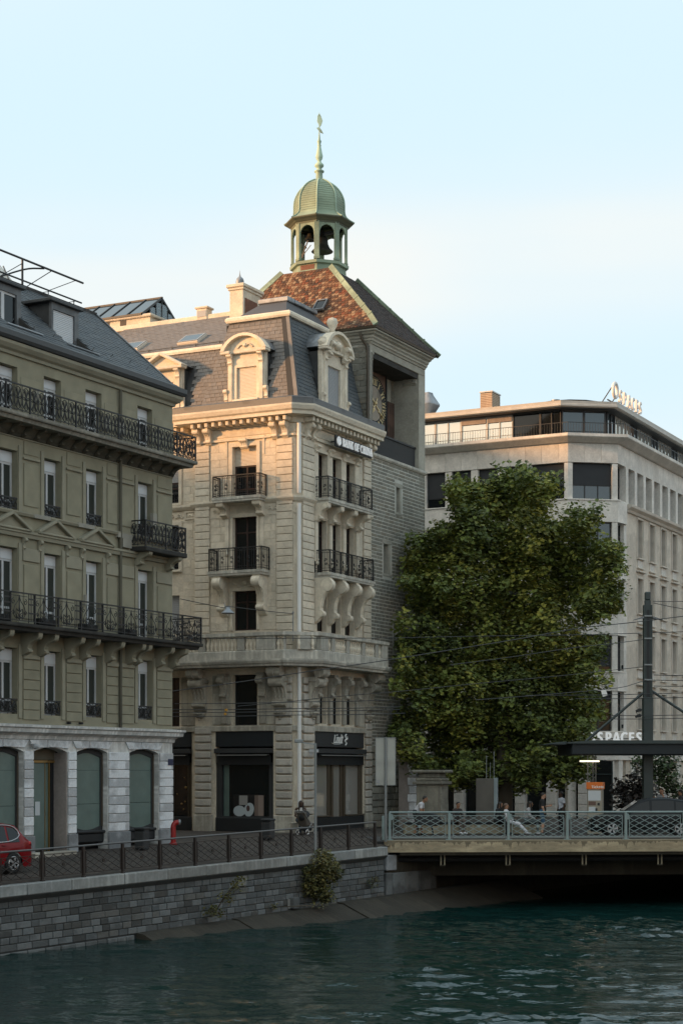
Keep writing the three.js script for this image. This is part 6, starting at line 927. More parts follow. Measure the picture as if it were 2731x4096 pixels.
{
  const base = at(2010, 3300, 87.5); base.y = 0;
  const t = thing('plane_tree', 'large leafy plane tree in front of the office block beside the bridge', 'tree', base.x, 0, -base.z);
  const list = [[2050, 1985, 120], [1930, 2010, 110], [2160, 1985, 90], [1880, 2130, 150], [2070, 2160, 190], [1770, 2170, 100], [2250, 2180, 140], [2345, 2105, 62], [2010, 1930, 70], [1700, 2270, 110], [1850, 2340, 200], [2090, 2370, 220], [2310, 2310, 150], [2425, 2275, 75], [1715, 2420, 105], [2370, 2420, 95], [1740, 2570, 135], [1930, 2590, 220], [2180, 2590, 210], [2320, 2640, 95], [1690, 2730, 105], [1840, 2790, 210], [2090, 2810, 220], [2290, 2810, 130], [1640, 2880, 85], [1790, 2970, 150], [1990, 2990, 170], [2190, 2990, 150], [2310, 2950, 80], [1620, 2620, 50], [2440, 2350, 45], [1640, 2330, 45], [1600, 2930, 50], [2330, 3060, 60], [1680, 3050, 60], [2080, 3070, 90], [1890, 3060, 80], [1640, 2990, 70], [1730, 3080, 65], [1840, 3105, 60], [1950, 3100, 75], [2110, 3115, 65], [2230, 3095, 70], [2300, 3060, 60], [1860, 1960, 50], [2090, 1900, 45], [2200, 1930, 40], [2290, 2060, 45], [1690, 2180, 45], [1640, 2250, 35], [2470, 2260, 35], [2450, 2420, 35], [1610, 2480, 35], [1630, 2560, 40], [2390, 2560, 40], [2400, 2720, 40], [1590, 2760, 40], [1570, 2870, 35], [2380, 2850, 40], [1660, 2340, 40], [1830, 2030, 40], [2395, 2180, 40]];
  const r = rng(33); for (let k = 0; k < 46; k++) { const [u, v, q] = list[Math.floor(r() * 31)], an = r() * 6.283, rr = q * (0.85 + 0.3 * r()); list.push([u + Math.cos(an) * rr, v + Math.sin(an) * rr * 0.95, 22 + 26 * r()]); }
  const blobs = list.map(([u, v, q]) => { const Z = 86.6 + (r() - 0.5) * 3.6 + (q < 100 ? -1.2 * r() : 1), p = at(u, v, Z).sub(base), m = q * Z / 7100 * 0.84; return [p, m, m, Math.max(m, 1.2) * 1.15]; });
  foliage(t, 'crown', blobs, 135, 0.2, greens, 5, 0.45, [7, 7]);
  const limb = (p, q, r0, r1) => tube([p, p.clone().lerp(q, 0.5).add(V((r() - 0.5) * 0.8, 0.4, (r() - 0.5) * 0.8)), q], r0, 8, 7);
  put(t, 'trunk', join([bar(V(0, -0.1, 0), V(0.1, 4.2, 0), 0.48, 12, 0.38), bar(V(0.1, 4.1, 0), V(0.2, 7, -0.4), 0.38, 10, 0.2)]), M.bark);
  for (const k of [9, 12, 16, 18, 25, 27]) put(t, 'limb', limb(V(0.12, Math.min(9, Math.max(3.4, blobs[k][0].y - 3)), -0.4), blobs[k][0].clone().multiplyScalar(0.97), 0.08), M.bark);
}
function shrub(name, label, cat, p, blobs, per, size, cols, seed) { const t = thing(name, label, cat, p.x, p.y, -p.z); foliage(t, 'foliage', blobs.map(([x, y, z, a, b, c]) => [V(x, y, z), a, b, c]), per, size, cols, seed, 0.35); put(t, 'stem', join(blobs.map(([x, y, z]) => tube([V(0, 0, -0.2), V(x * 0.4, y * 0.5, z * 0.3), V(x, y, z)], 0.018, 6, 5))), M.bark); return t; }
{
  const wallAt = (a, y) => { const [x, Z] = quayPoint(a, 0.1); return V(x, y, -Z); };
  const olive = [[0.05, 0.062, 0.012], [0.08, 0.085, 0.014], [0.115, 0.105, 0.018], [0.15, 0.12, 0.02]];
  shrub('wall_bush', 'large olive bush growing out of the river wall below the railing', 'bush', wallAt(-4.6, -2.0), [[0.3, 0.35, 0.35, 0.4, 0.35, 0.35], [0.15, 0.85, 0.4, 0.55, 0.45, 0.45], [0.35, 1.3, 0.4, 0.5, 0.45, 0.4], [-0.35, 1.0, 0.4, 0.35, 0.3, 0.3], [0.7, 1.1, 0.3, 0.3, 0.3, 0.3], [0.3, 1.65, 0.3, 0.28, 0.25, 0.25], [-0.2, 0.55, 0.4, 0.35, 0.3, 0.3]], 620, 0.1, olive, 7);
  shrub('wall_creeper', 'thin straggling creeper and weeds on the river wall', 'plant', wallAt(-10.4, -2.1), [[0, 0.15, 0.25, 0.4, 0.22, 0.2], [0.4, 0.6, 0.15, 0.3, 0.22, 0.12], [0.75, 1.0, 0.12, 0.3, 0.2, 0.1], [0.9, 1.25, 0.1, 0.18, 0.14, 0.1], [-0.5, 0.75, 0.1, 0.25, 0.18, 0.1]], 240, 0.08, olive, 8);
  shrub('ledge_weed', 'small tuft of weeds on the river wall beside the abutment', 'plant', wallAt(-0.9, -1.6), [[0, 0.1, 0.15, 0.22, 0.2, 0.12], [0.1, 0.3, 0.1, 0.14, 0.14, 0.1]], 240, 0.07, olive, 9);
  shrub('apron_weed', 'low weeds on the concrete ledge of the river wall', 'plant', wallAt(-7.0, -2.05), [[0, 0.05, 0.2, 0.35, 0.1, 0.15], [1.5, 0.1, 0.2, 0.3, 0.1, 0.15]], 150, 0.07, olive, 10);
  const dkp = [[0.012, 0.010, 0.009], [0.02, 0.015, 0.012], [0.03, 0.02, 0.014]], grn = [[0.025, 0.05, 0.012], [0.04, 0.075, 0.016], [0.06, 0.09, 0.02]];
  const q = at(2530, 3250, 84); q.y = 0; shrub('dark_leaved_shrub', 'dark purple leaved spiky shrub behind the black car', 'shrub', q, [[0, 1.0, 0, 0.9, 0.9, 0.7], [-0.4, 1.9, 0, 0.4, 0.6, 0.35], [0.35, 2.1, 0, 0.35, 0.7, 0.3], [0.6, 1.5, 0, 0.5, 0.6, 0.4]], 170, 0.2, dkp, 11);
  const q2 = at(2665, 3250, 86); q2.y = 0; shrub('green_potted_tree', 'small green tree behind the mast under the tram stop roof', 'tree', q2, [[0, 2.4, 0, 0.9, 0.9, 0.7], [-0.7, 2.9, 0, 0.6, 0.7, 0.5], [0.5, 1.7, 0, 0.5, 0.5, 0.4], [0.1, 3.2, 0, 0.6, 0.5, 0.5], [-1.3, 3.1, 0, 0.4, 0.5, 0.4]], 150, 0.15, grn, 12);
}

// ---------------------------------------------------------------- street furniture
const onStreet = (u, Z) => { const p = at(u, 0, Z); p.y = p.x < quayPoint(0, 0)[0] + 0.5 && Z < 70 ? streetY(p.x, Z) : 0; return p; };
{ // red dry riser pipe at the corner of the olive building
  const p = onStreet(694, 67.2), t = thing('standpipe', 'red bent standpipe at the corner of the olive building', 'standpipe', p.x, p.y - 0.02, -p.z, 0.3);
  put(t, 'pipe', tube([V(0, 0, 0), V(0, 0.55, 0), V(0.0, 0.72, 0), V(0.08, 0.84, 0), V(0.2, 0.86, 0)], 0.1, 20, 10), M.red); const cap = new THREE.CylinderGeometry(0.11, 0.11, 0.07, 12); cap.rotateZ(Math.PI / 2); put(t, 'cap', cap, M.galv, 0.23, 0.86, 0); put(t, 'base_flange', lathe([[0, 0], [0.17, 0], [0.17, 0.05], [0.12, 0.1], [0.1, 0.1]], 12), M.red);
}
for (const [u, Z, l] of [[569, 64.2, 'dark grey litter bin behind the quay railing before the olive building'], [1073, 70.0, 'dark grey litter bin behind the quay railing before the shop windows']]) { const p = onStreet(u, Z), t = thing('litter_bin', l, 'bin', p.x, p.y - 0.03, -p.z, -0.5, 'litter bins along the quay'); put(t, 'body', join([between(-0.21, 0.21, 0.06, 0.72, -0.2, 0.2, 0.04)]), M.charcoal); put(t, 'hood', join([between(-0.23, 0.23, 0.78, 0.86, -0.22, 0.22, 0.03), between(-0.2, -0.17, 0.7, 0.8, -0.15, 0.15), between(0.17, 0.2, 0.7, 0.8, -0.15, 0.15)]), M.charcoal); put(t, 'foot', bx(0.3, 0.07, 0.3), M.dark, 0, 0.04, 0); }
{ // slim pole on the quay
  const [x, Z] = quayPoint(-4.9, -0.12), t = thing('quay_lamp_pole', 'slim grey pole fixed to the river wall beside the bush', 'pole', x, -1.6, Z, 0); const h = 5.3; put(t, 'shaft', bar(V(0, 0, 0), V(0, h, 0), 0.055, 10, 0.045), M.galv); put(t, 'clamp', join([between(-0.09, 0.09, 1.1, 1.2, -0.09, 0.09, 0.02)]), M.galv); put(t, 'camera_arm', join([beam(V(0, h - 0.05, 0), V(-0.55, h + 0.05, 0), 0.05, 0.05), between(-0.75, -0.45, h + 0.02, h + 0.14, -0.06, 0.06, 0.02)]), M.galv);
}
{ // back of a big sign
  const p = at(1545, 0, 68.1), t = thing('information_board', 'pale blank back of a large double signboard on a pole at the bridge end', 'sign', p.x - 0.03, 0, 68.1, 0.08); put(t, 'pole', bar(V(0, 0, 0), V(0, 4.0, 0), 0.05, 10), M.galv);
  for (const s of [-1, 1]) { const g = put(t, 'panel', bx(0.37, 1.84, 0.05, 0.015), M.signBack, s * 0.205, 3.08, -0.07); put(g, 'rim', extrude(rect(-0.185, 0.185, -0.92, 0.92), 0.02, [rect(-0.165, 0.165, -0.9, 0.9)]), M.galv, 0, 0, 0.022); }
  put(t, 'sticker', bx(0.1, 0.12, 0.004), M.plinth, -0.28, 2.3, -0.04);
}
{ // small direction plates on the tower wall
  const p = at(1545, 2880, 86.2); const t = thing('direction_plates', 'stack of small pale direction plates by the foot of the tower', 'sign', p.x, p.y, -p.z, -A + Math.PI / 2); put(t, 'rail', bx(0.04, 1.5, 0.04), M.galv, 0.4, 0.2, -0.05); for (let k = 0; k < 4; k++) { const m = put(t, 'plate', bx(0.85, 0.28, 0.03, 0.008), M.signBack, 0.4, 0.8 - k * 0.36, 0); for (let j = 0; j < 2; j++) put(m, 'lettering', bx(0.6 - j * 0.2, 0.04, 0.004), M.plinth, 0, 0.06 - j * 0.11, 0.017); }
}
{ // ticket machine
  const p = at(2380, 0, 76), t = thing('ticket_machine', 'beige and orange ticket machine beside the bridge road', 'ticket machine', p.x, 0, 76, -0.32), beige = mat([0.36, 0.32, 0.25], T.grain, 0.5);
  put(t, 'cabinet', bx(0.62, 1.95, 0.5, 0.02), beige, 0, 0.98, 0); put(t, 'header', bx(0.7, 0.3, 0.56, 0.015), M.orange, 0, 2.08, 0); const tx = new TextGeometry('Tickets', { font, size: 0.11, depth: 0.006, curveSegments: 3 }); put(t, 'header_lettering', tx, M.lettering, -0.12, 1.98, 0.283);
  put(t, 'map_panel', bx(0.54, 0.42, 0.01), M.paper, 0, 1.66, 0.253); put(t, 'screen', bx(0.32, 0.16, 0.012), mat([0.1, 0.05, 0.035], null, 0.3), -0.1, 1.33, 0.253); put(t, 'slot_plate', bx(0.28, 0.2, 0.03), M.paper, -0.1, 1.08, 0.26); put(t, 'card_reader', bx(0.09, 0.11, 0.02), M.black, 0.18, 1.3, 0.255); put(t, 'coin_tray', bx(0.1, 0.12, 0.02), M.black, 0.08, 1.06, 0.262); const wn = new THREE.ConeGeometry(0.07, 0.01, 3); wn.rotateX(Math.PI / 2); put(t, 'warning_mark', wn, M.brass, 0.2, 1.0, 0.255);
}
{ // tram stop: roof, mast, stays
  const p = at(2588, 0, 77), t = thing('tram_stop_shelter', 'dark flat tram stop roof hung from a tall green steel mast', 'shelter', p.x, 0, 77, 0.04);
  const y = (v) => EYE + (3085 - v) / 7100 * 77, top = y(2368), ry = y(2965);
  put(t, 'mast', join([between(-0.21, 0.21, 0, y(2790), -0.18, 0.18, 0.02), between(-0.13, 0.13, y(2790), y(2400), -0.1, 0.1, 0.02), between(-0.19, -0.12, y(2790), y(2420), -0.13, 0.13, 0.01), between(0.12, 0.19, y(2790), y(2420), -0.13, 0.13, 0.01), between(-0.12, 0.12, y(2400), top, -0.12, 0.12, 0.03)]), M.steelGreen);
  put(t, 'slot_panel', bx(0.12, y(2440) - y(2790), 0.03), M.black, 0, (y(2440) + y(2790)) / 2, 0.1); for (const q of [2465, 2555, 2660, 2720]) put(t, 'clamp', bx(0.34, 0.07, 0.32, 0.01), M.galv, 0, y(q), 0);
  put(t, 'roof', join([between(-3.5, 7, ry - 0.6, ry - 0.1, -2.6, 1.2, 0.04)]), M.roofDark); put(t, 'roof_edge', extrude([[-3.7, ry - 0.12], [7, ry - 0.12], [7, ry + 0.02], [-2.6, ry + 0.02], [-3.7, ry - 0.06]], 4.0), M.steelGreen, 0, 0, -2.7);
  put(t, 'stay', bar(V(-0.2, y(2772), 0), V(-2.7, ry, 0.0), 0.06, 8), M.steelGreen); put(t, 'stay', bar(V(0.2, y(2765), 0), V(3.2, ry + 0.2, 0.0), 0.06, 8), M.steelGreen);
  for (const s of [-1, 1]) put(t, 'lamp_wing', extrude([[0, 0.04], [s * 0.42, -0.1], [s * 0.42, -0.12], [0, -0.04]], 0.3), M.zinc, s * 0.2, y(2470), -0.1);
  put(t, 'post', bx(0.16, ry - 0.6, 0.16), M.steelGreen, 5.5, (ry - 0.6) / 2, -0.5); put(t, 'pointed_canopy', extrude([[-0.0, 0], [-0.7, -0.12], [0, -0.14]], 3.4), M.steelGreen, -3.7, ry - 0.02, -2.4);
  const fl = lamp([1.0, 0.85, 0.6], 2.2); put(t, 'strip_light', bx(0.85, 0.06, 0.1), fl, -2.35, ry - 0.86, -1.0); put(t, 'strip_hanger', join([bar(V(-2.6, ry - 0.6, -1), V(-2.6, ry - 0.84, -1), 0.012, 4), bar(V(-2.1, ry - 0.6, -1), V(-2.1, ry - 0.84, -1), 0.012, 4)]), M.darkMetal);
  const rl = new THREE.RectAreaLight(0xffdcaa, 3, 0.8, 0.1); rl.position.set(-2.35, ry - 0.9, -1.0); rl.rotation.x = -Math.PI / 2; t.add(rl);
  const tr = node(t, 'lattice_post', -2.2, 0, -1.2), l = []; for (const [dx, dz] of [[-0.18, -0.1], [0.18, -0.1], [0, 0.2]]) l.push(bar(V(dx, 0, dz), V(dx, ry - 0.6, dz), 0.028, 5)); for (let k = 0; k < 8; k++) l.push(bar(V(-0.18, k * 0.42, -0.1), V(0.18, k * 0.42 + 0.4, -0.1), 0.014, 4), bar(V(0.18, k * 0.42, -0.1), V(0, k * 0.42 + 0.4, 0.2), 0.014, 4)); put(tr, 'truss', join(l), M.galv);
}
{ // stone monument pedestal and the pale pillar by the tower
  const p = at(1728, 0, 80.5), t = thing('stone_pedestal', 'weathered pale stone pedestal of a monument by the tower foot', 'pedestal', p.x, 0, 80.5, -0.35), pd = mat([0.25, 0.24, 0.205], T.streak, 0.9, bumpy);
  put(t, 'shaft', extrude([[-0.62, 0], [0.62, 0], [0.55, 1.05], [0.55, 1.75], [-0.55, 1.75], [-0.55, 1.05]], 1.1, [], 0.03), pd, 0, 0.35, -0.55); put(t, 'base', bx(1.6, 0.36, 1.6, 0.04), pd, 0, 0.18, 0); put(t, 'cap', join([between(-0.72, 0.72, 2.1, 2.24, -0.72, 0.72, 0.03), between(-0.62, 0.62, 2.24, 2.4, -0.62, 0.62, 0.05), between(-0.78, 0.78, 2.62, 2.76, -0.7, 0.7, 0.04), between(-0.5, 0.5, 2.4, 2.62, -0.5, 0.5, 0.04)]), pd);
  const p2 = at(1642, 0, 85.5), t2 = thing('gate_pillar', 'pale quoined stone pillar at the foot of the tower', 'pillar', p2.x, 0, 85.5, -A); const f = face(t2, 0); f.box('core', -0.45, 0.42, 0, 3.2, -0.5, 0.4, M.pinkStone); for (let k = 0; k < 8; k++) f.box('quoin', k % 2 ? 0.02 : 0.1, 0.46, 0.02 + k * 0.4, 0.4 + k * 0.4, 0.0, 0.45, pick(M.marble, rng(k)), 0.03); f.box('cap', -0.55, 0.56, 3.2, 3.36, -0.55, 0.55, M.greyStone, 0.04);
}
{ // concrete bench wall on the bridge
  const t = thing('bench_wall', 'long low concrete bench wall where people sit by the bridge road', 'bench', at(1890, 0, 76.5).x, 0, 76.5, BA); put(t, 'seat', bx(6.0, 0.09, 0.55, 0.02), M.dark, 0, 0.47, 0); put(t, 'wall', bx(6.0, 0.42, 0.45, 0.02), M.concrete, 0, 0.21, 0);
  const p = at(1970, 0, 79.5), t2 = thing('tall_display_panel', 'tall grey and pale blue display panel standing behind the seated people', 'panel', p.x, 0, 79.5, -0.35); put(t2, 'board', bx(0.85, 2.35, 0.1, 0.02), mat([0.13, 0.12, 0.105], T.grain, 0.8), -0.35, 1.2, 0); put(t2, 'edge', bx(0.16, 2.4, 0.14, 0.01), mat([0.28, 0.34, 0.36], T.grain, 0.6), 0.15, 1.2, 0.03); put(t2, 'antenna', join([bar(V(-0.3, 2.38, 0), V(-0.3, 3.4, 0), 0.02, 5), bar(V(0.05, 2.38, 0), V(0.05, 3.6, 0), 0.02, 5), bar(V(-0.12, 2.38, 0), V(-0.12, 3.1, 0), 0.015, 5)]), M.galv);
}
// ---------------------------------------------------------------- overhead wires and what hangs on them
function wire(label, pts, r = 0.016) { const p = pts.map(([u, v, Z]) => at(u, v, Z)), c = []; for (let k = 0; k < p.length; k++) { c.push(p[k]); if (k < p.length - 1) { const m = p[k].clone().lerp(p[k + 1], 0.5); m.y -= p[k].distanceTo(p[k + 1]) * 0.004; c.push(m); } } return tag(put(scene, numbered('overhead_wire'), tube(c, r, 24, 5), M.wire), label, 'wire', 'tram wires over the street'); }
const W = [
  ['tram wire crossing the window above the dark shop fascia, topmost of its bundle', [[700, 2815, 72], [1195, 2808, 72], [1560, 2800, 73]]], ['second tram wire of the bundle above the dark shop fascia', [[640, 2838, 72.4], [1195, 2834, 72.4], [1600, 2828, 74]]], ['third tram wire of the bundle above the dark shop fascia', [[640, 2850, 73], [1195, 2845, 73], [1600, 2838, 74]]], ['lowest tram wire of the bundle above the dark shop fascia', [[640, 2866, 72], [1195, 2860, 72], [1620, 2853, 74]]],
  ['long wire rising from the olive building across the bank corner to the steel mast', [[690, 2765, 71], [1240, 2685, 72], [1800, 2600, 74], [2320, 2512, 76], [2731, 2465, 77]], 0.02], ['long level wire at balustrade height', [[760, 2552, 76], [1250, 2553, 76], [1900, 2545, 77], [2731, 2527, 77]]], ['wire climbing from the bank corner behind the tree', [[950, 2825, 74], [1330, 2788, 75], [1900, 2735, 76], [2590, 2665, 77]]], ['wire over the tree towards the upper mast clamp', [[1800, 2660, 73], [2300, 2590, 75], [2590, 2556, 77]]],
  ['wire from the lower mast clamp to the left', [[1900, 2800, 72], [2480, 2750, 75], [2590, 2718, 77]]], ['wire pair over the canopy, upper one', [[2100, 2782, 76.5], [2731, 2772, 76.5]]], ['wire pair over the canopy, middle one', [[2300, 2795, 76], [2731, 2790, 76]]], ['wire pair over the canopy, lower one', [[2440, 2862, 76], [2731, 2860, 76]]], ['wire just above the canopy letters', [[2440, 2876, 76.4], [2731, 2873, 76.4]]], ['upper wire right of the mast', [[2610, 2405, 77], [2731, 2406, 76]]], ['slanting wire right of the mast', [[2612, 2412, 77], [2731, 2436, 75]]], ['level wire right of the mast at third clamp height', [[2612, 2700, 77], [2731, 2702, 77]]], ['second level wire right of the mast', [[2612, 2720, 77], [2731, 2722, 77]]], ['third level wire right of the mast', [[2612, 2744, 77], [2731, 2745, 77]]],
  ['span wire holding the hanging lamp, left of it', [[720, 2395, 74], [905, 2433, 74]]], ['span wire holding the hanging lamp, right of it', [[920, 2426, 74], [1172, 2455, 77.5]]],
];
for (const w of W) wire(...w);
{ const p = at(912, 2440, 74), t = thing('hanging_street_lamp', 'grey bowl street lamp hanging on a wire before the bank windows', 'lamp', p.x, p.y, 74); put(t, 'shade', lathe([[0.04, 0.12], [0.09, 0.1], [0.12, 0.02], [0.28, -0.12], [0.28, -0.15], [0.1, -0.14]], 16), M.zinc); put(t, 'hanger', join([bar(V(-0.1, 0.1, 0), V(-0.16, 0.3, 0), 0.015, 5), bar(V(0, 0.1, 0), V(0.1, 0.15, 0), 0.02, 5), between(-0.14, 0.1, 0.12, 0.17, -0.02, 0.02)]), M.plinth); const k = at(1172, 2455, 77.5); const q = thing('wire_anchor_rod', 'thin rod anchoring the lamp wire beside the white downpipe', 'rod', k.x, k.y - 1.2, 77.5); put(q, 'rod', bar(V(0, 0, 0), V(0, 1.25, 0), 0.025, 6), M.galv); put(q, 'eye', new THREE.SphereGeometry(0.05, 8, 6), M.galv, 0, 1.25, 0); }
{ const p = at(903, 2848, 72.2), t = thing('yellow_wire_marker', 'yellow marker box clipped on the tram wires', 'marker', p.x, p.y, 72.2); put(t, 'plate', bx(0.12, 0.1, 0.05, 0.01), mat([0.45, 0.22, 0.01], null, 0.5), 0.02, 0.08, 0); put(t, 'lower_plate', bx(0.1, 0.1, 0.05, 0.01), mat([0.45, 0.22, 0.01], null, 0.5), -0.02, -0.08, 0); put(t, 'clip', bx(0.03, 0.3, 0.03), M.wire, 0, 0, 0); }
for (const [u, v, l] of [[2552, 2842, 'dark pair of shoes hanging on the wire left of the mast, upper one'], [2550, 2864, 'dark shoe hanging on the wire left of the mast, lower one']]) { const p = at(u, v, 76), t = thing('hanging_shoe', l, 'shoe', p.x, p.y, 76); put(t, 'shoe', extrude([[-0.12, 0], [-0.1, -0.07], [0.1, -0.03], [0.12, 0.05], [0.04, 0.08], [-0.05, 0.04]], 0.09, [], 0.015), M.black); put(t, 'lace', bar(V(0, 0.05, 0.04), V(-0.1, 0.16, 0.04), 0.008, 4), M.black); }
{ const p = at(2415, 2772, 78), t = thing('hanging_white_sign', 'small tilted white notice hanging in the wires by the tree', 'sign', p.x, p.y, 78); const m = put(t, 'plate', bx(0.22, 0.28, 0.02), M.lettering); m.rotation.z = 0.3; put(t, 'hanger', bar(V(0, 0.1, 0), V(0.02, 0.3, 0), 0.01, 4), M.wire); }

// ---------------------------------------------------------------- vehicles
function car(name, label, p, ry, paint, o = {}) {
  const t = thing(name, label, 'car', p.x, p.y, -p.z, ry), L = o.len ?? 4.5, W = 1.84, hw = W / 2, body = carPaint(paint);
  // side outline, nose at -L/2; the cross sections are lofted over the width with a rounded shoulder
  const top = o.top ?? [[-2.25, 0.55], [-2.2, 0.72], [-1.9, 0.86], [-1.2, 1.0], [-0.95, 1.03], [-0.3, 1.47], [0.1, 1.58], [0.9, 1.6], [1.6, 1.5], [1.95, 1.12], [2.2, 1.0], [2.26, 0.6]];
  const belt = (x) => 0.9 + 0.06 * smooth(-2, 2, x), topAt = (x) => { for (let i = 0; i < top.length - 1; i++) if (x >= top[i][0] && x <= top[i + 1][0]) { const s = (x - top[i][0]) / (top[i + 1][0] - top[i][0]); return top[i][1] + (top[i + 1][1] - top[i][1]) * s; } return 0.6; };
  const wheels = o.wheels ?? [-1.38, 1.36], low = (x) => { for (const w of wheels) { const d = Math.abs(x - w); if (d < 0.4) return 0.2 + Math.sqrt(Math.max(0, 0.16 - d * d)) * 1.28; } return 0.22; };
  const xs = Array.from({ length: 91 }, (_, k) => -2.26 + 4.52 * k / 90), P = [], UV = [], sec = (x) => {
    const tp = topAt(x), b = Math.min(belt(x), tp), end = Math.min(1, (2.27 - Math.abs(x)) / 0.5), w = hw * (0.78 + 0.22 * Math.sqrt(Math.max(0, end))), roof = Math.max(0, (tp - b) / 0.65), ww = w * (1 - 0.26 * Math.min(1, roof));
    return [[w * 0.97, low(x)], [w, 0.45 > low(x) ? 0.45 : low(x) + 0.02], [w, Math.max(low(x) + 0.04, b - 0.12)], [w * 0.965, Math.max(low(x) + 0.05, b)], [ww, Math.max(b + 0.005, tp - 0.06)], [ww * 0.9, tp], [0, tp + 0.02]];
  };
  for (let k = 0; k < 90; k++) { const a = sec(xs[k]), c = sec(xs[k + 1]); for (let j = 0; j < a.length - 1; j++) for (const s of [1, -1]) { const q = [[xs[k], a[j][1], s * a[j][0]], [xs[k + 1], c[j][1], s * c[j][0]], [xs[k + 1], c[j + 1][1], s * c[j + 1][0]], [xs[k], a[j + 1][1], s * a[j + 1][0]]]; for (const i of [0, 1, 2, 0, 2, 3]) { P.push(...q[i]); UV.push(q[i][0], q[i][1]); } } }
  let g = fromTris(P, UV); g.deleteAttribute('normal'); g = mergeVertices(g, 1e-4); g.computeVertexNormals(); put(t, 'body', g, body);
  const glassOn = (x0, x1, s, name) => { const Q = [], U = []; const n = 8; for (let k = 0; k < n; k++) { const xa = x0 + (x1 - x0) * k / n, xb = x0 + (x1 - x0) * (k + 1) / n; const pt = (x, f) => { const c = sec(x), lo = c[3], hi = c[4]; return [x, lo[1] + 0.03 + (hi[1] - lo[1] - 0.07) * f, s * (lo[0] + (hi[0] - lo[0]) * (0.05 + 0.9 * f) + 0.012)]; }; const q = [pt(xa, 0), pt(xb, 0), pt(xb, 1), pt(xa, 1)]; for (const i of [0, 1, 2, 0, 2, 3]) { Q.push(...q[i]); U.push(q[i][0], q[i][1]); } } put(t, name, fromTris(Q, U), M.glass); };
  for (const s of [1, -1]) { glassOn(-0.72, 0.12, s, 'front_side_window'); glassOn(0.22, 1.12, s, 'rear_side_window'); glassOn(1.2, 1.62, s, 'quarter_window'); }
  { const Q = [], U = []; const strip = (x0, x1) => { for (let k = 0; k < 4; k++) { const xa = x0 + (x1 - x0) * k / 4, xb = x0 + (x1 - x0) * (k + 1) / 4, a = sec(xa), c = sec(xb), za = a[5][0] * 0.92, zc = c[5][0] * 0.92; for (const p of [[xa, a[5][1] + 0.026, za], [xb, c[5][1] + 0.026, zc], [xb, c[5][1] + 0.026, -zc], [xa, a[5][1] + 0.026, za], [xb, c[5][1] + 0.026, -zc], [xa, a[5][1] + 0.026, -za]]) { Q.push(...p); U.push(p[0], p[2]); } } }; strip(-0.9, -0.35); put(t, 'windscreen', fromTris([...Q], [...U]), M.glass); Q.length = U.length = 0; strip(1.62, 1.93); put(t, 'rear_window', fromTris(Q, U), M.glass); }
  const tyre = new THREE.TorusGeometry(0.26, 0.09, 10, 24), rim = join([new THREE.CylinderGeometry(0.2, 0.2, 0.06, 20, 1, true).rotateX(Math.PI / 2), new THREE.TorusGeometry(0.2, 0.022, 6, 22), ...Array.from({ length: 5 }, (_, k) => { const a = k * Math.PI * 2 / 5; return join([beam(V(0, 0, 0.02), V(Math.cos(a) * 0.2, Math.sin(a) * 0.2, 0.02), 0.045, 0.03), beam(V(0, 0, 0.02), V(Math.cos(a + 0.25) * 0.2, Math.sin(a + 0.25) * 0.2, 0.02), 0.03, 0.03)]); })]), disc = new THREE.CylinderGeometry(0.25, 0.25, 0.04, 20).rotateX(Math.PI / 2);
  for (const x of wheels) for (const s of [1, -1]) { const w = node(t, 'wheel', x, 0.345, s * (hw - 0.1), s > 0 ? 0 : Math.PI); put(w, 'tyre', tyre, M.rubber); put(w, 'rim', rim, M.rim, 0, 0, 0.07); put(w, 'brake_disc', disc, M.dark); }
  for (const s of [1, -1]) { put(t, 'headlight', bx(0.3, 0.1, 0.12, 0.03), M.glass, -2.02, 0.74, s * 0.72); put(t, 'tail_light', bx(0.14, 0.12, 0.34, 0.03), mat([0.35, 0.01, 0.012], null, 0.25), 2.1, 0.93, s * 0.68); put(t, 'mirror', bx(0.14, 0.13, 0.2, 0.04), body, -0.72, 1.02, s * 1.0); }
  put(t, 'sill_trim', join([between(-0.95, 0.95, 0.2, 0.3, hw - 0.05, hw + 0.01, 0.01), between(-0.95, 0.95, 0.2, 0.3, -hw - 0.01, -hw + 0.05, 0.01)]), M.black); put(t, 'bumper', join([between(-2.3, -2.1, 0.25, 0.5, -0.75, 0.75, 0.04), between(2.1, 2.3, 0.25, 0.5, -0.75, 0.75, 0.04)]), M.black);
  if (o.trim) put(t, 'window_trim', join([1].map(() => tube([[-0.8, 1.0], [0.2, 1.0], [1.3, 1.04], [1.66, 1.2], [1.5, 1.44], [0.6, 1.53], [-0.1, 1.5]].map(([x, y]) => { const c = sec(x), f = (y - c[3][1]) / Math.max(0.05, c[4][1] - c[3][1]); return V(x, y, c[3][0] + (c[4][0] - c[3][0]) * Math.min(1, Math.max(0, f)) + 0.02); }), 0.018, 30, 5))), M.rim);
  for (const s of [1]) for (const x of [-0.1, 0.95]) put(t, 'door_handle', bx(0.18, 0.03, 0.03, 0.008), body, x, 0.9, s * (hw + 0.005));
  return t;
}
{ const p = at(2574, 0, 73.6); p.y = 0; car('black_suv', 'black hatchback car driving over the bridge behind the railing', p, -0.05, [0.006, 0.007, 0.008]); }
car('red_car', 'red car parked on the quay at the left edge of the picture', V(-11.56, streetY(-11.0, 54.3) - 0.01, -53.87), 0.95, [0.17, 0.004, 0.007], { trim: true });

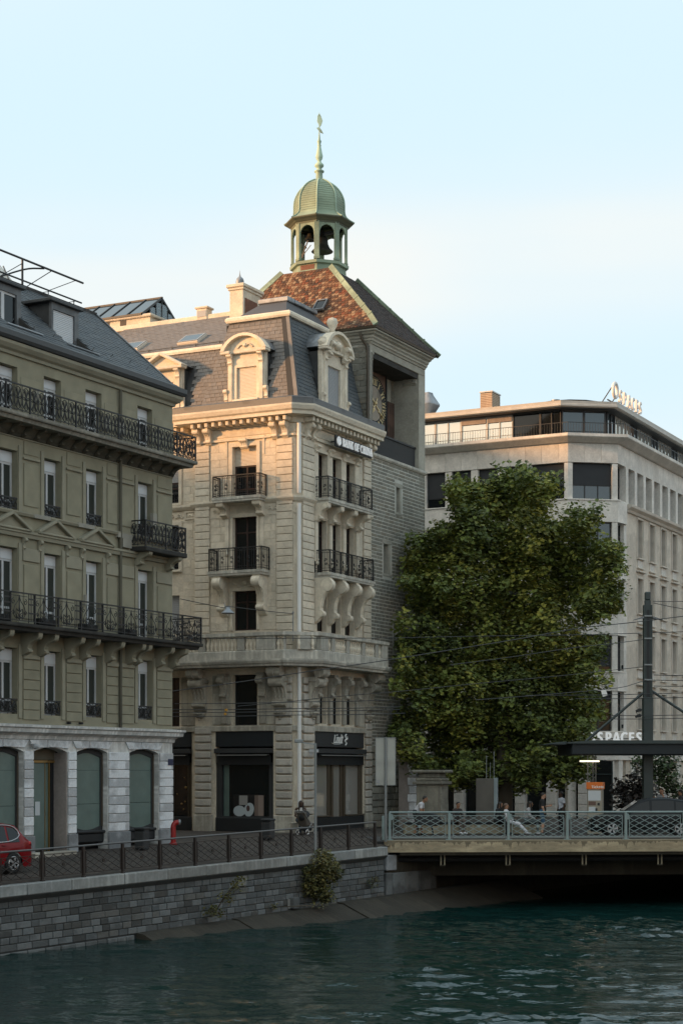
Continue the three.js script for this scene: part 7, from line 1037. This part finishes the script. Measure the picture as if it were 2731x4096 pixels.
// ---------------------------------------------------------------- people
const SKIN = { light: [0.42, 0.24, 0.16], tan: [0.28, 0.15, 0.09], dark: [0.06, 0.032, 0.02] };
const smin = (a, b, k) => { const h = Math.max(0, Math.min(1, 0.5 + 0.5 * (b - a) / k)); return b + (a - b) * h - k * h * (1 - h); };
function capsule(p, a, b, ra, rb) { const bx_ = b[0] - a[0], by = b[1] - a[1], bz = b[2] - a[2], px = p[0] - a[0], py = p[1] - a[1], pz = p[2] - a[2], h = Math.max(0, Math.min(1, (px * bx_ + py * by + pz * bz) / (bx_ * bx_ + by * by + bz * bz + 1e-9))); const dx = px - bx_ * h, dy = py - by * h, dz = pz - bz * h; return Math.sqrt(dx * dx + dy * dy + dz * dz) - (ra + (rb - ra) * h); }
function fieldMesh(bones, centre, half, res, k) {     // smooth union of tapered capsules, meshed; colours by the nearest bone
  const mc = new MarchingCubes(res, M.white, false, false, 60000), hs = res / 2; mc.isolation = 0;
  const P = [0, 0, 0]; let i = 0;
  for (let z = 0; z < res; z++) for (let y = 0; y < res; y++) for (let x = 0; x < res; x++, i++) {
    P[0] = centre[0] + (x - hs) / hs * half; P[1] = centre[1] + (y - hs) / hs * half; P[2] = centre[2] + (z - hs) / hs * half; let d = 9;
    for (const b of bones) { if (Math.abs(P[1] - b.cy) > b.reach || Math.abs(P[0] - b.cx) > b.reach || Math.abs(P[2] - b.cz) > b.reach) continue; d = smin(d, capsule(P, b.a, b.b, b.ra, b.rb), k); }
    mc.field[i] = -d;
  }
  mc.update(); const n = mc.count, pos = new Float32Array(n * 3), col = new Float32Array(n * 3), nor = new Float32Array(n * 3);
  for (let v = 0; v < n; v++) {
    const q = [0, 1, 2].map((c) => centre[c] + mc.positionArray[v * 3 + c] * half); pos.set(q, v * 3); let best = 9, bc = [1, 1, 1]; for (const b of bones) { const d = capsule(q, b.a, b.b, b.ra, b.rb); if (d < best) { best = d; bc = b.c; } } col.set(bc, v * 3); nor.set([mc.normalArray[v * 3], mc.normalArray[v * 3 + 1], mc.normalArray[v * 3 + 2]], v * 3);
  }
  const g = new THREE.BufferGeometry(); g.setAttribute('position', new THREE.BufferAttribute(pos, 3)); g.setAttribute('normal', new THREE.BufferAttribute(nor, 3)); g.setAttribute('color', new THREE.BufferAttribute(col, 3)); return g;
}
const bone = (a, b, ra, rb, c) => ({ a, b, ra, rb, c, cx: (a[0] + b[0]) / 2, cy: (a[1] + b[1]) / 2, cz: (a[2] + b[2]) / 2, reach: Math.hypot(a[0] - b[0], a[1] - b[1], a[2] - b[2]) / 2 + Math.max(ra, rb) + 0.12 });
const lerp3 = (a, b, t) => [0, 1, 2].map((k) => a[k] + (b[k] - a[k]) * t);
const POSE = {
  stand: { hip: [0, 0.94, 0], neck: [0, 1.45, 0.01], head: [0, 1.615, 0.035], sh: [0.185, 1.4, 0], el: [0.25, 1.13, -0.02], wr: [0.25, 0.89, 0.08], kn: [0.1, 0.51, 0.03], an: [0.1, 0.09, -0.02] },
  gesture: { hip: [0, 0.94, 0], neck: [0, 1.45, 0.02], head: [0, 1.615, 0.05], sh: [0.185, 1.4, 0.01], el: [0.25, 1.14, 0.02], wr: [0.24, 0.9, 0.1], el2: [0.24, 1.15, 0.06], wr2: [0.16, 1.2, 0.3], kn: [0.1, 0.51, 0.05], an: [0.1, 0.09, 0.0] },
  lean: { hip: [0, 0.92, -0.12], neck: [0, 1.3, 0.17], head: [0, 1.46, 0.28], sh: [0.18, 1.27, 0.14], el: [0.24, 1.02, 0.16], wr: [0.2, 0.8, 0.22], kn: [0.1, 0.5, -0.02], an: [0.1, 0.09, -0.12], an2: [0.1, 0.09, 0.14], kn2: [0.1, 0.5, 0.08] },
  sit: { hip: [0, 0.58, -0.08], neck: [0, 1.08, 0.02], head: [0, 1.24, 0.08], sh: [0.18, 1.03, 0.0], el: [0.23, 0.78, 0.06], wr: [0.16, 0.66, 0.27], kn: [0.11, 0.57, 0.36], an: [0.1, 0.09, 0.4] },
  recline: { hip: [0, 0.57, -0.05], neck: [0, 1.03, -0.2], head: [0, 1.19, -0.18], sh: [0.18, 0.98, -0.2], el: [0.22, 0.75, -0.12], wr: [0.15, 0.64, 0.12], kn: [0.1, 0.46, 0.36], an: [0.1, 0.1, 0.7] },
  elbow: { hip: [0, 0.94, 0], neck: [0, 1.4, 0.1], head: [0, 1.555, 0.17], sh: [0.18, 1.36, 0.08], el: [0.22, 1.1, 0.16], wr: [0.12, 1.02, 0.36], el2: [0.2, 1.12, 0.26], wr2: [0.1, 1.42, 0.26], kn: [0.1, 0.51, 0.03], an: [0.1, 0.09, -0.02] },
};
const fingerSet = (() => {                            // a relaxed hand: palm, four unequal bent fingers, thumb off the side; hangs along -y, palm towards -x
  const L = [bx(0.028, 0.085, 0.075, 0.01).clone().translate(0, -0.045, 0)], f = [[-0.028, 0.062], [-0.009, 0.07], [0.01, 0.065], [0.028, 0.052]];
  for (const [z, len] of f) { const a = V(0, -0.085, z), b = V(-0.006, -0.085 - len * 0.55, z), c = V(-0.03, -0.085 - len * 0.98, z); L.push(bar(a, b, 0.0095, 6, 0.0088), bar(b, c, 0.0088, 6, 0.007), new THREE.SphereGeometry(0.0088, 6, 5).translate(b.x, b.y, b.z), new THREE.SphereGeometry(0.007, 6, 5).translate(c.x, c.y, c.z)); }
  const a = V(0, -0.025, 0.034), b = V(-0.012, -0.06, 0.06), c = V(-0.02, -0.09, 0.066); L.push(bar(a, b, 0.012, 6, 0.01), bar(b, c, 0.01, 6, 0.008), new THREE.SphereGeometry(0.01, 6, 5).translate(b.x, b.y, b.z)); return join(L);
})();
function person(label, p, ry, pose, o, group) {
  const J = POSE[pose], sk = SKIN[o.skin], top = o.top, low = o.low, shoe = o.shoe ?? [0.02, 0.02, 0.02], sc = o.scale ?? 1, f = o.female ? 0.92 : 1;
  const t = thing('person', label, 'person', p.x, p.y, -p.z, ry, group); t.scale.setScalar(sc);
  const mir = (v, s) => [v[0] * s * (v === J.sh ? f : 1), v[1], v[2]], B = [], up = lerp3(J.hip, J.neck, 0.55), chest = lerp3(J.hip, J.neck, 0.8);
  B.push(bone([-0.07, J.hip[1] + 0.02, J.hip[2]], [0.07, J.hip[1] + 0.02, J.hip[2]], 0.115, 0.115, low), bone(lerp3(J.hip, J.neck, 0.15), up, 0.12 * f, 0.125 * f, top), bone([-0.08 * f, chest[1], chest[2]], [0.08 * f, chest[1], chest[2]], 0.115 * f, 0.115 * f, top), bone(up, lerp3(J.hip, J.neck, 0.96), 0.12, 0.085, top), bone(lerp3(J.hip, J.neck, 0.98), J.head, 0.055, 0.055, sk), bone(J.head, [J.head[0], J.head[1] + 0.02, J.head[2]], 0.08, 0.08, sk));
  const hands = [];
  for (const s of [-1, 1]) {
    const second = s > 0, sh = mir(J.sh, s), el = mir(second && J.el2 ? J.el2 : J.el, s), wr = mir(second && J.wr2 ? J.wr2 : J.wr, s), kn = mir(second && J.kn2 ? J.kn2 : J.kn, s), an = mir(second && J.an2 ? J.an2 : J.an, s), hp = [0.085 * s, J.hip[1], J.hip[2]];
    const cut = o.sleeve ?? 0.6, mid = lerp3(sh, el, Math.max(0.15, Math.min(0.98, cut)));
    B.push(bone([sh[0] * 0.5, sh[1] + 0.01, sh[2]], sh, 0.075, 0.068, cut > 0 ? top : sk), bone(sh, mid, 0.064, 0.056, cut > 0 ? top : sk), bone(mid, el, 0.05, 0.043, cut >= 1 ? top : sk), bone(el, wr, 0.043, 0.03, cut > 1.2 ? top : sk));
    const sc2 = o.shorts ? 0.85 : 2, kneeC = o.shorts ? sk : low; B.push(bone(hp, lerp3(hp, kn, Math.min(1, sc2)), 0.098, o.shorts ? 0.085 : 0.068, low), bone(lerp3(hp, kn, 0.85), kn, 0.064, 0.058, kneeC), bone(kn, lerp3(kn, an, 0.4), 0.058, o.loose ? 0.062 : 0.054, kneeC), bone(lerp3(kn, an, 0.4), an, o.loose ? 0.062 : 0.054, o.loose ? 0.06 : 0.04, kneeC), bone([an[0], 0.055 + (an[1] - 0.09), an[2] - 0.03], [an[0] + 0.015 * s, 0.045 + (an[1] - 0.09), an[2] + 0.16], 0.05, 0.04, shoe));
    hands.push([wr, el, s]);
  }
  const ys = B.map((b) => [Math.min(b.a[1], b.b[1]), Math.max(b.a[1], b.b[1])]), half = Math.max(0.9, (Math.max(...ys.map((y) => y[1])) + 0.15) / 2), body = fieldMesh(B, [0, half - 0.04, 0.05], half, 62, 0.035);
  // head on a finer grid: skull, jaw, nose, ears, brow
  const h = J.head, hb = [bone([0, h[1] + 0.045, h[2] - 0.012], [0, h[1] + 0.05, h[2] + 0.015], 0.083, 0.08, sk), bone([0, h[1] - 0.03, h[2] + 0.03], [0, h[1] - 0.06, h[2] + 0.045], 0.058, 0.042, sk), bone([0, h[1] + 0.02, h[2] + 0.098], [0, h[1] - 0.012, h[2] + 0.112], 0.009, 0.014, sk), bone([-0.04, h[1] + 0.045, h[2] + 0.085], [0.04, h[1] + 0.045, h[2] + 0.085], 0.012, 0.012, sk), bone([-0.018, h[1] - 0.045, h[2] + 0.088], [0.018, h[1] - 0.045, h[2] + 0.088], 0.009, 0.009, [sk[0] * 0.8, sk[1] * 0.55, sk[2] * 0.55])];
  for (const s of [-1, 1]) hb.push(bone([s * 0.083, h[1] + 0.025, h[2] - 0.005], [s * 0.085, h[1] - 0.01, h[2]], 0.014, 0.012, sk), bone([s * 0.031, h[1] + 0.02, h[2] + 0.088], [s * 0.033, h[1] + 0.02, h[2] + 0.089], 0.009, 0.009, [0.02, 0.015, 0.012]));
  const head = fieldMesh(hb, [0, h[1] + 0.02, h[2] + 0.02], 0.17, 40, 0.012);
  const hs = []; for (const [wr, el, s] of hands) { const g = fingerSet.clone(); if (s < 0) g.scale(-1, 1, 1); const d = V(wr[0] - el[0], wr[1] - el[1], wr[2] - el[2]).normalize(); g.applyQuaternion(new THREE.Quaternion().setFromUnitVectors(V(0, -1, 0), d)); g.translate(wr[0], wr[1], wr[2]); g.setAttribute('color', new THREE.Float32BufferAttribute(Array.from({ length: g.attributes.position.count }, () => sk).flat(), 3)); g.deleteAttribute('uv'); hs.push(g.index ? g.toNonIndexed() : g); }
  put(t, 'body', mergeGeometries([body, head, ...hs]), mat([1, 1, 1], null, 0.85, { vertexColors: true }));
  const hm = mat(o.hair ?? [0.012, 0.009, 0.007], null, 0.6), hc = []; const cap = new THREE.SphereGeometry(0.096, 14, 10, 0, Math.PI * 2, 0, 1.75).scale(1, 1.06, 1.1); cap.rotateX(-0.5); cap.translate(0, h[1] + 0.052, h[2] - 0.012); hc.push(cap);
  if (o.long) { hc.push(bar(V(0, h[1] + 0.03, h[2] - 0.06), V(0, h[1] - 0.34, h[2] - 0.12), 0.085, 10, 0.05)); for (const s of [-1, 1]) hc.push(bar(V(s * 0.075, h[1] + 0.06, h[2] + 0.02), V(s * 0.1, h[1] - 0.34, h[2] + 0.06), 0.035, 8, 0.03)); } else if (o.bun) hc.push(new THREE.SphereGeometry(0.06, 10, 8).translate(0, h[1] + 0.06, h[2] - 0.12));
  put(t, 'hair', join(hc), hm);
  return t;
}
const flat = (u, Z) => { const p = at(u, 0, Z); p.y = 0; return p; };
person('person in white t-shirt bending forward beside the stone pedestal', flat(1672, 74.6), 1.35, 'lean', { skin: 'tan', top: [0.5, 0.5, 0.52], low: [0.03, 0.03, 0.032], shorts: true, sleeve: 0.55, scale: 1.04 });
person('person in dark clothes with white shoes sitting on the bench wall', flat(1828, 76.2), 0.5, 'sit', { skin: 'tan', top: [0.03, 0.022, 0.02], low: [0.09, 0.07, 0.06], shoe: [0.6, 0.6, 0.62], sleeve: 1.5, female: true });
person('person with long black hair sitting beside the display panel', flat(1992, 76.2), 1.2, 'sit', { skin: 'tan', top: [0.012, 0.012, 0.013], low: [0.012, 0.012, 0.014], sleeve: 1.5, female: true, long: true });
person('person all in white leaning back with legs stretched out', flat(2040, 75.6), 1.4, 'recline', { skin: 'tan', top: [0.52, 0.52, 0.54], low: [0.52, 0.52, 0.55], shoe: [0.3, 0.3, 0.3], sleeve: 1.5, loose: true, hair: [0.1, 0.06, 0.04] });
person('person in grey top and jeans sitting with dark tied hair', flat(2112, 75.8), 1.45, 'sit', { skin: 'tan', top: [0.3, 0.29, 0.29], low: [0.075, 0.095, 0.1], shoe: [0.5, 0.5, 0.5], sleeve: 1.5, female: true, long: true, scale: 1.03 });
person('person in black t-shirt and blue shorts standing with one hand raised', flat(2166, 75.6), 1.5, 'gesture', { skin: 'light', top: [0.012, 0.012, 0.013], low: [0.03, 0.075, 0.13], shorts: true, sleeve: 0.7, scale: 1.02 });
person('person in white t-shirt and black trousers standing near the shop bays', flat(2244, 79.5), -1.2, 'stand', { skin: 'dark', top: [0.5, 0.54, 0.62], low: [0.012, 0.012, 0.014], sleeve: 0.5, loose: true, scale: 1.02 });
{ const g = extrude(rect(at(2470, 0, 78).x, at(2470, 0, 78).x + 14, 76.9, 84), 0.22); g.rotateX(-Math.PI / 2); g.translate(0, 0.0, 0); structure('tram_platform', g, M.pavement); }
const raised = (u, Z) => { const p = flat(u, Z); p.y = 0.22; return p; };
person('person with dark hair half hidden behind the roof of the black car', raised(2598, 77.6), 0.3, 'stand', { skin: 'tan', top: [0.05, 0.03, 0.03], low: [0.02, 0.02, 0.02], sleeve: 0, female: true, bun: true, scale: 0.94 });
person('person in pale striped top resting one hand on the cheek behind the black car', raised(2648, 77.8), -0.5, 'elbow', { skin: 'light', top: [0.4, 0.42, 0.45], low: [0.03, 0.04, 0.06], sleeve: 0.6, female: true, hair: [0.06, 0.035, 0.02], bun: true, scale: 1.02 });
person('person with short dark hair at the right edge behind the black car', raised(2722, 77.6), -1.9, 'stand', { skin: 'tan', top: [0.03, 0.03, 0.035], low: [0.02, 0.02, 0.02], sleeve: 0.6, scale: 0.95 });
{
  const c = flat(1202, 76.0); c.y = streetY(c.x, 76.0);
  const st = thing('stone_ledge', 'low stone ledge the parent sits on at the bank corner', 'ledge', c.x - 0.05, c.y, 76.15, 0.2); put(st, 'block', bx(0.7, 0.46, 0.4, 0.03), M.greyStone, 0, 0.23, 0); put(st, 'cap', bx(0.76, 0.04, 0.46, 0.01), M.greyStone, 0, 0.48, 0);
  person('person in white vest and jeans with long dark hair sitting behind the pushchair', V(c.x, c.y, c.z), 0.25, 'sit', { skin: 'dark', top: [0.55, 0.54, 0.52], low: [0.035, 0.055, 0.075], sleeve: 0, female: true, long: true, hair: [0.02, 0.012, 0.009], scale: 1.04 });
  const s = thing('pushchair', 'black and taupe pushchair with pale wheel rims before the bank corner', 'pushchair', c.x + 0.28, c.y, 75.3, 0.9), taupe = mat([0.09, 0.075, 0.06], T.grain, 0.85), wh = (q) => [new THREE.TorusGeometry(q, 0.022, 6, 18), new THREE.CylinderGeometry(q * 0.4, q * 0.4, 0.03, 10).rotateX(Math.PI / 2)];
  put(s, 'seat', (() => { const g = extrude([[-0.25, 0.42], [0.2, 0.36], [0.24, 0.46], [-0.1, 0.56], [-0.3, 0.95], [-0.38, 0.92]], 0.4, [], 0.03); g.translate(0, 0, -0.2); return g; })(), taupe); put(s, 'hood', new THREE.SphereGeometry(0.27, 12, 8, 0, Math.PI * 2, 0, 1.5).rotateZ(0.7).translate(-0.16, 0.78, 0), M.black); put(s, 'basket', bx(0.45, 0.16, 0.34, 0.04), M.black, -0.05, 0.26, 0);
  put(s, 'frame', join([-0.23, 0.23].flatMap((z) => [bar(V(-0.5, 1.02, z), V(0.28, 0.2, z), 0.016, 6), bar(V(-0.3, 0.16, z), V(0.05, 0.5, z), 0.016, 6), bar(V(-0.1, 0.55, z), V(0.1, 0.5, z), 0.016, 6)]).concat([bar(V(-0.5, 1.02, -0.23), V(-0.5, 1.02, 0.23), 0.02, 6)])), M.alu);
  for (const [x, z, q] of [[-0.3, 0.27, 0.13], [-0.3, -0.27, 0.13], [0.3, 0.2, 0.11], [0.3, -0.2, 0.11]]) { const w = node(s, 'wheel', x, q, z); const [rm, hub] = wh(q - 0.03); put(w, 'rim', rm, M.pipeWhite); put(w, 'tyre', new THREE.TorusGeometry(q - 0.012, 0.014, 6, 18), M.rubber); put(w, 'hub', hub, M.black); }
}
{ const c = flat(1695, 74.3), b = thing('black_bicycle_bag', 'large black bag the bending person leans over', 'bag', c.x, 0.0, 74.3, 0.1); put(b, 'body', extrude([[-0.45, 0.5], [0.4, 0.45], [0.62, 0.6], [0.5, 0.82], [0.1, 0.95], [-0.35, 0.92]], 0.3, [], 0.04), M.black, 0.1, 0, -0.15); put(b, 'legs', join([bar(V(-0.3, 0, 0.1), V(-0.2, 0.55, 0.1), 0.02, 6), bar(V(0.4, 0, 0.1), V(0.3, 0.5, 0.1), 0.02, 6), bar(V(-0.3, 0, -0.1), V(-0.2, 0.55, -0.1), 0.02, 6), bar(V(0.4, 0, -0.1), V(0.3, 0.5, -0.1), 0.02, 6)]), M.black); }

// ---------------------------------------------------------------- houses outside the picture that shade the river and stand in the reflections
function plainHouse(name, label, x, Z, ry, w, d, h, wall, roofM, seed, faces = [0]) {
  const t = thing(name, label, 'building', x, 0, Z, ry), r = rng(seed); put(t, 'walls', bx(w, h + 3, d), wall, 0, (h + 3) / 2 - 3, 0);
  put(t, 'roof', extrude([[-d / 2 - 0.4, 0], [d / 2 + 0.4, 0], [d / 2 - 2.5, 3.2], [-d / 2 + 2.5, 3.2]], w), roofM, -w / 2, h, 0, Math.PI / 2);
  for (const k of faces) { const L = k % 2 ? d : w, D = k % 2 ? w : d, f = face(t, k * Math.PI / 2), n = Math.floor(L / 2.9), fl = Math.floor(h / 3.5); for (let j = 0; j < fl; j++) for (let i = 0; i < n; i++) { const g = f.node('window', -L / 2 + (i + 0.5) * L / n, 1 + j * 3.5, D / 2 + 0.01); put(g, 'pane', bx(1.1, 2, 0.04), M.glass, 0, 1, 0); put(g, 'frame', bx(1.4, 0.16, 0.12), M.limeTrim, 0, 2.1, 0.04); } f.box('cornice', -L / 2, L / 2, h - 0.5, h - 0.05, D / 2, D / 2 + 0.4, M.limeTrim, 0.03); }
  return t;
}
const row = (a) => [-6.72 + 0.4741 * a, 68 + 0.8805 * a];
for (const [a, w, h, l, s, m] of [[-36, 26, 18.5, 'cream house next to the olive apartment block', 1, M.lime], [-62, 25, 20, 'grey stone house second along the quay', 2, M.greyStone], [-88, 26, 19, 'beige house third along the quay', 3, M.beige]]) { const [x, Z] = row(a), c = Math.cos(LA), q = Math.sin(LA); plainHouse('quay_house', l, x - c * 6.6, Z + q * 6.6, Math.PI / 2 - LA, w, 12.5, h, m, M.slateBase, s); }
plainHouse('sun_block_house', 'tall unseen house added behind the olive block to shade the bank front', -44, 76, -A, 22, 30, 18.4, M.beige, M.slateBase, 5, [1]);  // unseen block, added and sized to keep sun off the lower bank front
plainHouse('shading_rear_house', 'unseen house added behind the limestone bank building to shade the office block', -16.5, 106, -A, 17, 15, 22.3, M.lime, M.slateBase, 6, [1]);  // unseen block, added to keep sun off the office block walls
for (const [x, Z, w, h, l, s, m] of [[52, 14, 30, 14, 'cream house on the opposite bank facing the river', 11, M.cream], [58, 46, 30, 15, 'pale stone house on the opposite bank near the bridge', 12, M.lime], [46, -20, 32, 14, 'beige house on the opposite bank behind the viewer', 13, M.beigeTrim]]) plainHouse('opposite_bank_house', l, x, Z, -Math.PI / 2 - 0.25, w, 14, h, m, M.tileBase, s);
{ const g = extrude(rect(28, 160, -120, 66), 3.2); g.rotateX(-Math.PI / 2); g.translate(0, -3.3, 0); structure('opposite_bank', g, M.pavement); }
plainHouse('far_bank_house', 'cream house beyond the bridge on the right bank', 56, 108, -Math.PI / 2 + 0.35, 34, 14, 19, M.cream, M.tileBase, 21);
renderer.render(scene, camera);
